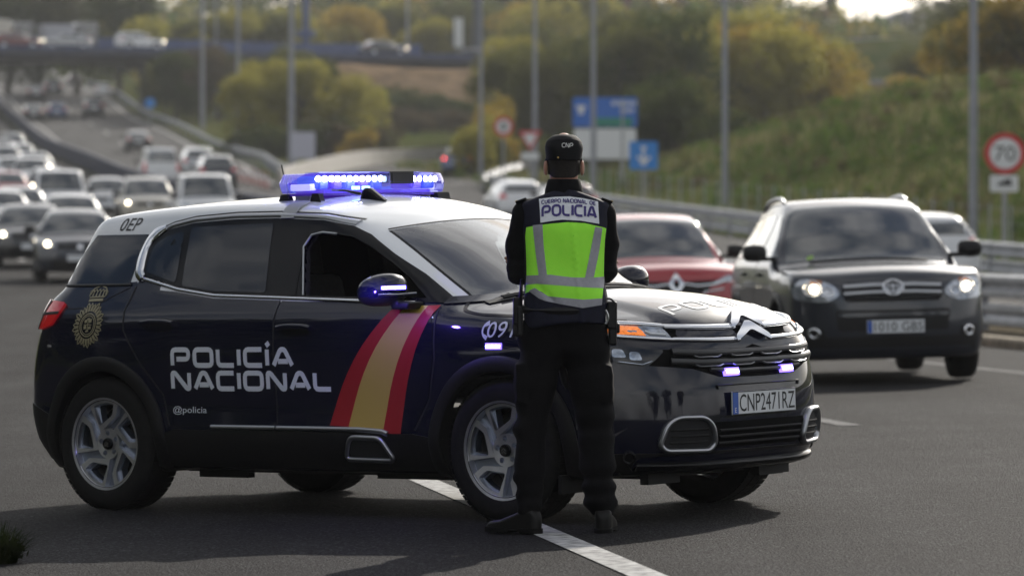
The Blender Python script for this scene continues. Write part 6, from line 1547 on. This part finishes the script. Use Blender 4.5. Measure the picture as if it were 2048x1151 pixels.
    if kind == 'saloon': panel('rear_window', [(x0 + 1.08, -ya), (x0 + 1.08, ya), (x0 + .58, yb - .02), (x0 + .58, -yb + .02)], Tm, GLASS, root, .006, .006, res)
    else: panel('rear_window', round_poly([(-yb + .04, belt + .10), (yb - .04, belt + .10), (ya - .02, H - .17), (-ya + .02, H - .17)], .06), Rm, GLASS, root, .006, .006, res)
    if not detail:
        panel('grille', round_poly([(-.42, hood - .30), (.42, hood - .30), (.46, hood - .19), (-.46, hood - .19)], .03), Fm, BLACKPL, root, .006, .01, .1)
        panel('lower_grille', round_poly([(-.55, .30), (.55, .30), (.60, .46), (-.60, .46)], .04), Fm, BLACKPL, root, .006, .01, .1)
        bead('emblem', [(-.05, hood - .245), (.05, hood - .245)], .09, .012, Fm, CHROME, root, .006, res=.05)
    panel('bumper_lip', [(-w2 + .16, .225), (w2 - .16, .225), (w2 - .14, .30), (-w2 + .14, .30)], Fm, BLACKPL, root, .005, .02, .1)
    panel('rear_bumper', [(-w2 + .14, .24), (w2 - .14, .24), (w2 - .10, .48), (-w2 + .10, .48)], Rm, BLACKPL if clad else DARKIN, root, .005, .02, .1)
    for nm, mp_, zz in (('number_plate', Fm, .50), ('number_plate', Rm, belt - .22 if kind != 'suv' else belt - .25)):
        if nm == 'number_plate' and detail and mp_ is Fm: continue
        panel(nm, [(-.26, zz - .055), (.26, zz - .055), (.26, zz + .055), (-.26, zz + .055)], mp_, PLATEW, root, .022, .02, .2)
    sw_ = simple_wheel(R)
    for xw in (wb / 2, -wb / 2):
        for s in (-1, 1):
            w = empty('wheel', (xw, s * (w2 - .125), R)); w.parent = root
            for me in sw_[0 if s < 0 else 1]:
                o = bpy.data.objects.new(me.name.split('.')[0], me); COL.objects.link(o); o.parent = w
    ub_ = MB(); ub_.box((0, 0, .24), (wb - .8, W - .4, .12)); ub_.box((x1 - .6, 0, .26), (.5, W - .7, .10)); ub_.box((x0 + .6, 0, .28), (.5, W - .7, .12)); ub_.build('underbody', BLACKPL, root)
    if detail: detail(root, Hh, S, Tm, Fm, Rm, dict(x1=x1, x0=x0, w2=w2, hood=hood, belt=belt, H=H))
    body_slot(root)
    return root
def body_slot(root):
    for c in root.children:
        if c.name.split('.')[0] == 'body': c.material_slots[0].link = 'OBJECT'; return c
def place(root, px, d, yaw, col, label, cat='car', group=None, x=None, z=None, lit=0, tail=0, first=False, roll=0.0, name=None):
    r = root if first else copy_tree(root)
    x = (px - 1024) / 8500 * d if x is None else x
    r.location = (x, d, float(base_z(x, d)) + .012 if z is None else z); r.rotation_euler = (0, 0, yaw)
    if z is None:   # follow the slope of the road
        e = .8; hx, hy = math.cos(yaw), math.sin(yaw); p = math.atan2(float(base_z(x + hx * e, d + hy * e) - base_z(x - hx * e, d - hy * e)), 2 * e); q = math.atan2(float(base_z(x - hy * e, d + hx * e) - base_z(x + hy * e, d - hx * e)), 2 * e)
        r.rotation_euler = (Matrix.Rotation(yaw, 4, 'Z') @ Matrix.Rotation(-p, 4, 'Y') @ Matrix.Rotation(q + roll, 4, 'X')).to_euler()
    tag(r, label, cat, group)
    if name: r.name = name
    for c in r.children:
        n = c.name.split('.')[0]
        if n == 'body': c.material_slots[0].link = 'OBJECT'; c.material_slots[0].material = PAINT[col]
    if lit:
        for s in (-1, 1):
            if lit == 1 or s == (1 if lit == 2 else -1): lamp_at(r, s)
    if tail:
        for s in (-1, 1): lamp_at(r, s, True)
    return r
LAMP = {}
def lamp_at(r, s, rear=False):
    """a lit bulb in the lamp on side s"""
    w2, hood, x1, x0, belt = r['w2'], r['hood'], r['x1'], r['x0'], r['belt']
    b = LAMP.get(rear)
    if b is None:
        m_ = MB(); m_.lathe([(0, .012), (.035, .010), (.05, 0), (.052, -.02)], 14, Matrix.Rotation(-math.pi / 2, 4, 'Z')); b = m_.mesh('bulb', True); b.materials.append(BULBRED if rear else BULB); LAMP[rear] = b
    o = bpy.data.objects.new('tail_bulb' if rear else 'headlamp_bulb', b); COL.objects.link(o); o.parent = r
    Q, N = (r_maps[r['kind_id']][1] if rear else r_maps[r['kind_id']][0])(np.array([(s * (w2 - .22), (belt - .02) if rear else hood - .19)]))
    o.location = tuple(Q[0] + N[0] * .02)
    if rear: o.rotation_euler = (0, 0, math.pi)
r_maps = {}
_ct = car_type
def car_type(**k):
    root = _ct(**{q: v for q, v in k.items()}); L, wb, H, W = k.get('L', 4.3), k.get('wb', 2.6), k.get('H', 1.5), k.get('W', 1.78); root['w2'] = W / 2; root['hood'] = k.get('hood', .98); root['belt'] = k.get('belt', .98); root['x1'] = wb / 2 + L * .21; root['x0'] = root['x1'] - L
    root['kind_id'] = len(r_maps)
    bo_ = [c for c in root.children if c.name.split('.')[0] == 'body'][0]
    V_ = np.array([v.co for v in bo_.data.vertices])
    def pick(sign):
        def f(U):
            Q = [];
            for y, z in U:
                q = np.hypot(V_[:, 1] - y, V_[:, 2] - z) < .06; c = V_[q]; Q.append((c[:, 0].max() if sign > 0 else c[:, 0].min(), y, z))
            return np.array(Q), np.tile((float(sign), 0., 0.), (len(U), 1))
        return f
    r_maps[len(r_maps)] = (pick(1), pick(-1)); return root
TOW, AWAY = math.atan2(-.99, .143), math.atan2(.99, -.143)

# dark off-roader close behind the police car
def offroad_detail(root, Hh, S, Tm, Fm, Rm, q):
    for s in (-1, 1):
        hl = panel('headlamp', round_poly([(s * .46, .80), (s * .60, .73), (s * .84, .755), (s * .87, .85), (s * .80, .945), (s * .66, .935), (s * .52, .885)], .05), Fm, HEADL, root, .008, .02, .05)
        for yy, zz, rr in ((.70, .855, .075), (.575, .815, .05)):
            bead('reflector_ring', [(s * yy + rr * math.cos(t), zz + rr * .9 * math.sin(t)) for t in np.arange(16) * math.pi / 8], .014, .010, Fm, CHROME, hl, .010, closed=True, res=.1)
        Q, N = Fm(np.array([(s * .68, .85)])); b = MB(); b.lathe([(0, .012), (.026, .010), (.036, 0), (.038, -.02)], 14, Matrix.Rotation(-math.pi / 2, 4, 'Z')); o = b.build('headlamp_bulb', BULB, root, True); o.location = Q[0] + N[0] * .03
        panel('indicator', round_poly([(s * .62, .925), (s * .72, .935), (s * .72, .905), (s * .62, .895)], .01), Fm, mat('dull amber lens', (.45, .16, .05), .2, coat=.5), hl, .012, .004, .05)
        b = bead('fog_lamp', [(s * .70 + .04 * math.cos(t), .455 + .04 * math.sin(t)) for t in np.arange(16) * math.pi / 8], .03, .012, Fm, CHROME, root, .008, closed=True, res=.1)
        panel('fog_recess', round_poly([(s * .60, .40), (s * .78, .40), (s * .80, .52), (s * .62, .50)], .03), Fm, BLACKPL, root, .004, .006, .05)
        panel('side_cladding', [(-.95, .30), (.92, .30), (.90, .46), (-.93, .46)], S[s], BLACKPL, root, .014, .03, .08)
    panel('grille', round_poly([(-.43, .735), (.43, .735), (.46, .80), (.45, .905), (-.45, .905), (-.46, .80)], .04), Fm, GLOSSBLK, root, .004, .01, .05)
    for zz, ww in ((.878, .44), (.815, .44)): bead('grille_bar', [(-ww, zz - .012), (-.2, zz), (.2, zz), (ww, zz - .012)], .040, .018, Fm, SATIN, root, .008)
    bead('grille_bar', [(-.42, .755), (.42, .755)], .03, .012, Fm, BLACKPL, root, .008)
    ov = lambda a, b_, c=.850: [(a * math.cos(t), c + b_ * math.sin(t)) for t in np.arange(24) * math.pi / 12]
    em = panel('emblem_disc', ov(.095, .066), Fm, SATIN, root, .026, .02, .05)
    bead('emblem_oval', ov(.092, .064), .014, .008, Fm, CHROME, em, .026, closed=True, res=.1)
    bead('emblem_oval', ov(.060, .026, .868), .010, .006, Fm, PRINTB, em, .028, closed=True, res=.1); bead('emblem_oval', ov(.026, .052, .848), .010, .006, Fm, PRINTB, em, .029, closed=True, res=.1)
    panel('bumper_intake', round_poly([(-.50, .475), (.50, .475), (.52, .66), (-.52, .66)], .03), Fm, BLACKPL, root, .004, .008, .06)
    panel('bumper_bar', round_poly([(-.50, .60), (.50, .60), (.50, .635), (-.50, .635)], .01), Fm, PAINT['charcoal'], root, .012, .012, .06)
    panel('lower_bumper', [(-.74, .22), (.74, .22), (.80, .42), (-.80, .42)], Fm, BLACKPL, root, .005, .02, .08)
    b = MB(); b.box((2.285, 0, .510), (.012, .52, .115)); np2 = b.build('number_plate', PLATEW, root, bevel=.002); pm2 = plane_map((2.2925, 0, .510), (0, 1, 0), (0, 0, 1))
    panel('plate_band', rect(.042, .108, -.236), pm2, PLATEBL, np2, .0005, 0, .2); print_on('plate_characters', '1010', (-.195, -.040, .010, .040), pm2, PRINTB, np2, .001); print_on('plate_characters', 'GBS', (.055, -.040, .245, .040), pm2, PRINTB, np2, .001)
    for y0, y1 in ((-.55, .02), (.0, .55)):
        b = MB(); X, N = Tm(np.array([(1.03 - .25 * y * y, y) for y in np.linspace(y0, y1, 8)])); b.tube(list(X + N * .02), .010, 6); b.build('wiper', BLACKPL, root, True)
    panel('screen_sticker', round_poly([(.845, -.555), (.845, -.49), (.80, -.485), (.80, -.55)], .02), Tm, mat('green sticker', (.25, .42, .08), .5), root, .009, .001, .05)
    # the driver's pale face behind the screen reads only as the far seat
suv_dark = car_type(L=4.40, H=1.69, W=1.83, wb=2.56, kind='suv', hood=1.08, belt=1.10, h=.028, rails=True, clad=True, detail=offroad_detail)
place(suv_dark, 1706, 40.3, TOW - .05, 'charcoal', 'dark grey off-roader with lit headlamps and plate 1010 GBS facing the camera', first=True, roll=-.0, name='off_roader')
# red car behind it
def red_detail(root, Hh, S, Tm, Fm, Rm, q):
    for s in (-1, 1):
        panel('headlamp', round_poly([(s * .42, .80), (s * .80, .82), (s * .84, .90), (s * .60, .885)], .03), Fm, HEADL, root, .006, .01, .06)
        panel('bumper_corner', round_poly([(s * .22, .63), (s * .34, .72), (s * .52, .74), (s * .80, .70), (s * .80, .52), (s * .30, .52)], .03), Fm, PAINT['red'], root, .014, .02, .06)
        bead('grille_strip', [(s * .10, .80), (s * .25, .775), (s * .45, .79), (s * .60, .83)], .030, .014, Fm, CHROME, root, .008)
        bead('intake_trim', [(s * .24, .60), (s * .34, .71), (s * .55, .735)], .020, .012, Fm, CHROME, root, .016)
        panel('fog_recess', round_poly([(s * .45, .34), (s * .75, .34), (s * .75, .46), (s * .48, .46)], .03), Fm, BLACKPL, root, .005, .01, .08)
    panel('grille', [(-.60, .84), (-.40, .76), (-.30, .62), (.30, .62), (.40, .76), (.60, .84), (.10, .83), (-.10, .83)], Fm, GLOSSBLK, root, .004, .01, .06)
    panel('lower_grille', round_poly([(-.5, .32), (.5, .32), (.55, .50), (-.55, .50)], .04), Fm, BLACKPL, root, .005, .01, .1)
    dm = lambda a, b_: [(0, .80 + b_), (a, .80), (0, .80 - b_), (-a, .80)]
    em = panel('emblem', [dm(.095, .125), dm(.045, .065)], Fm, CHROME, root, .026, .02, .05)
red_suv = car_type(L=4.40, H=1.61, W=1.83, wb=2.64, kind='suv', hood=1.06, belt=1.06, h=.035, clad=True, detail=red_detail)
place(red_suv, 1284, 50.4, TOW + .01, 'red', 'red crossover with a diamond emblem on its grille behind the officer', first=True)
T_H = car_type(L=4.15, H=1.48, W=1.76, wb=2.55, kind='hatch'); T_S = car_type(L=4.6, H=1.46, W=1.80, wb=2.72, kind='saloon', hood=.97, belt=.96); T_U = car_type(L=4.45, H=1.66, W=1.84, wb=2.65, kind='suv', hood=1.05, belt=1.06, rails=True, clad=True); T_V = car_type(L=4.5, H=1.86, W=1.84, wb=2.75, kind='van', hood=1.12, belt=1.10)
QG, FG, UG = 'cars queueing towards the camera', 'far cars at the back of the queue', 'cars climbing the far carriageway'
T_U.location = (0, 0, 0); place(T_H, 152, 89, TOW, 'charcoal', 'dark hatchback at the front of the queue with one headlamp lit', group=QG, lit=3, first=True)
place(T_S, 60, 100, TOW, 'black', 'black saloon with both headlamps lit left of the leading dark hatchback', group=QG, lit=1, first=True)
place(T_V, 118, 143, TOW, 'white', 'white van with a wide dark windscreen in the queue', 'van', QG, first=True)
place(T_H, 142, 116, TOW, 'white', 'white hatchback roof just behind the leading dark hatchback', group=QG)
place(T_H, 214, 152, TOW, 'silver', 'silver hatchback between the white van and the beige car', group=QG)
place(T_U, 292, 139, TOW, 'beige', 'beige crossover with one headlamp shining above the police car roof', group=QG, lit=3, first=True)
place(T_V, 408, 131, TOW, 'white', 'white van rooftop showing over the middle of the police car roof', 'van', QG)
place(T_H, 2, 124, TOW, 'white', 'white hatchback cut by the left edge of the photo', group=QG)
place(T_S, 38, 132, TOW, 'silver', 'pale silver saloon with lit headlamps near the left edge', group=QG, lit=1)
place(T_H, 14, 166, TOW, 'red', 'red hatchback far back in the queue at the left edge', group=QG)
for i_, (px, d, c, t) in enumerate([(2, 258, 'silver', T_H), (10, 222, 'white', T_U), (24, 276, 'grey', T_U), (28, 200, 'white', T_H), (40, 240, 'white', T_H), (62, 188, 'white', T_U), (70, 214, 'silver', T_S), (95, 174, 'silver', T_H)]):
    place(t, px, d, TOW, c, 'small blurred ' + c + ' car far back in the queue, ' + ('leftmost' if i_ == 0 else 'rightmost' if i_ == 7 else ORD[i_] + ' from left'), group=FG)
place(T_H, 958, 82, TOW, 'silver', 'silver car roof showing between the windscreen and the officer', group=None)
place(T_U, 430, 194, AWAY, 'charcoal', 'dark crossover driving away, nearest on the climbing carriageway', group=UG)
place(T_U, 394, 216, AWAY, 'silver', 'silver crossover with red tail lamps ahead of the nearest dark one', group=UG)
place(T_V, 318, 203, AWAY, 'white', 'white van driving away on the climbing carriageway', 'van', UG)
place(T_S, 275, 298, AWAY, 'black', 'lone black saloon half way up the climbing carriageway', group=UG)
place(T_S, 66, 356, AWAY, 'black', 'black saloon uphill in the left lane, lower of two', group=UG)
place(T_H, 113, 360, AWAY, 'blue', 'blue hatchback uphill beside the lower black saloon', group=UG)
place(T_U, 186, 368, AWAY, 'charcoal', 'dark grey crossover uphill in the right lane near the pier', group=UG)
place(T_H, 206, 418, AWAY, 'white', 'white hatchback uphill in the right lane close under the bridge', group=UG)
place(T_S, 71, 408, AWAY, 'black', 'black saloon uphill in the left lane, upper of two', group=UG)
place(T_U, 106, 426, AWAY, 'charcoal', 'dark grey crossover uphill right of the upper black saloon', group=UG)
place(T_S, 150, 500, AWAY, 'charcoal', 'tiny dark car beyond the bridge on the climbing road', group=UG)
place(T_H, 122, 640, AWAY, 'blue', 'tiny blue car just visible under the bridge deck', group=UG)
place(T_H, 1824, 77, AWAY, 'white', 'white hatchback driving away, half hidden behind the dark off-roader')
place(T_H, 1030, 146, AWAY, 'white', 'white hatchback with red tail lamps left of the officer')
place(T_H, 1132, 140, AWAY, 'darkred', 'dark red hatchback mostly hidden behind the officer')
place(T_S, 916, 226, AWAY + -.15, 'blue', 'dark blue saloon with a bright red tail lamp on the slip road by the bush', tail=1)
def on_bridge(t, px, col, label, off_, flip=False, cat='car', **k):
    d = 374.0
    for _ in range(12): x = (px - 1024) / 8500 * d; d = float(np.interp(x, ox_, od_)) - off_
    sl_ = math.atan2(float(np.interp(x + 1, ox_, od_) - np.interp(x - 1, ox_, od_)), 2.0)
    return place(t, px, d, sl_ + (math.pi if flip else 0), col, label, cat, 'vehicles on the bridge road', x=x, z=float(np.interp(x, ox_, oz_)) + .06, **k)
on_bridge(T_U, 278, 'white', 'white crossover crossing the bridge alone', 2.4)
on_bridge(T_H, 34, 'darkred', 'dark red hatchback on the left end of the bridge', 2.4)
on_bridge(T_S, 132, 'silver', 'silver saloon on the bridge behind the red hatchback', 2.2, True)
on_bridge(T_S, 766, 'charcoal', 'dark saloon on the road on top of the brown bank', 1.8)
def lorry(px, label, w, h, m1):
    d = 376.0
    for _ in range(12): x = (px - 1024) / 8500 * d; d = float(np.interp(x, ox_, od_)) + 2.4
    root = empty('lorry', (x, d, float(np.interp(x, ox_, oz_)) + .05), .42); tag(root, label, 'lorry', 'vehicles on the bridge road')
    b = MB(); b.box((-1.2, 0, .9 + h / 2), (w, 2.45, h)); b.build('cargo_box', m1, root, bevel=.05); b = MB(); b.box((w / 2 + .1, 0, 1.55), (1.9, 2.3, 2.1)); c_ = b.build('cab', PAINT['grey'], root, bevel=.18)
    b = MB(); b.box((w / 2 + 1.06, 0, 1.95), (.04, 2.0, .8)); b.box((w / 2 + .2, -1.16, 1.95), (1.0, .04, .7)); b.build('window', GLASS, c_); b = MB(); b.box((-.4, 0, .75), (w + 2.4, 1.0, .22)); b.build('chassis', BLACKPL, root)
    tw = simple_wheel(.48, .28)
    for xx in (w / 2 + .2, -w / 2 - .2, -w / 2 + .9):
        for s in (-1, 1):
            we = empty('wheel', (xx, s * 1.05, .48)); we.parent = root
            for me in tw[0 if s < 0 else 1]: o = bpy.data.objects.new(me.name.split('.')[0], me); COL.objects.link(o); o.parent = we
lorry(8, 'lorry with a pale cream box at the left end of the bridge', 2.8, 1.9, mat('cream lorry box', (.52, .50, .44), .6)); lorry(138, 'lorry with a grey box on the bridge behind the silver saloon', 2.6, 1.5, mat('grey lorry box', (.33, .34, .38), .6))
place(T_U, 1745, 352, 2.9, 'charcoal', 'dark car standing half hidden in foliage above the grassy bank', x=(1745 - 1024) / 8500 * 352, z=on_land((1745 - 1024) / 8500 * 352, 352))
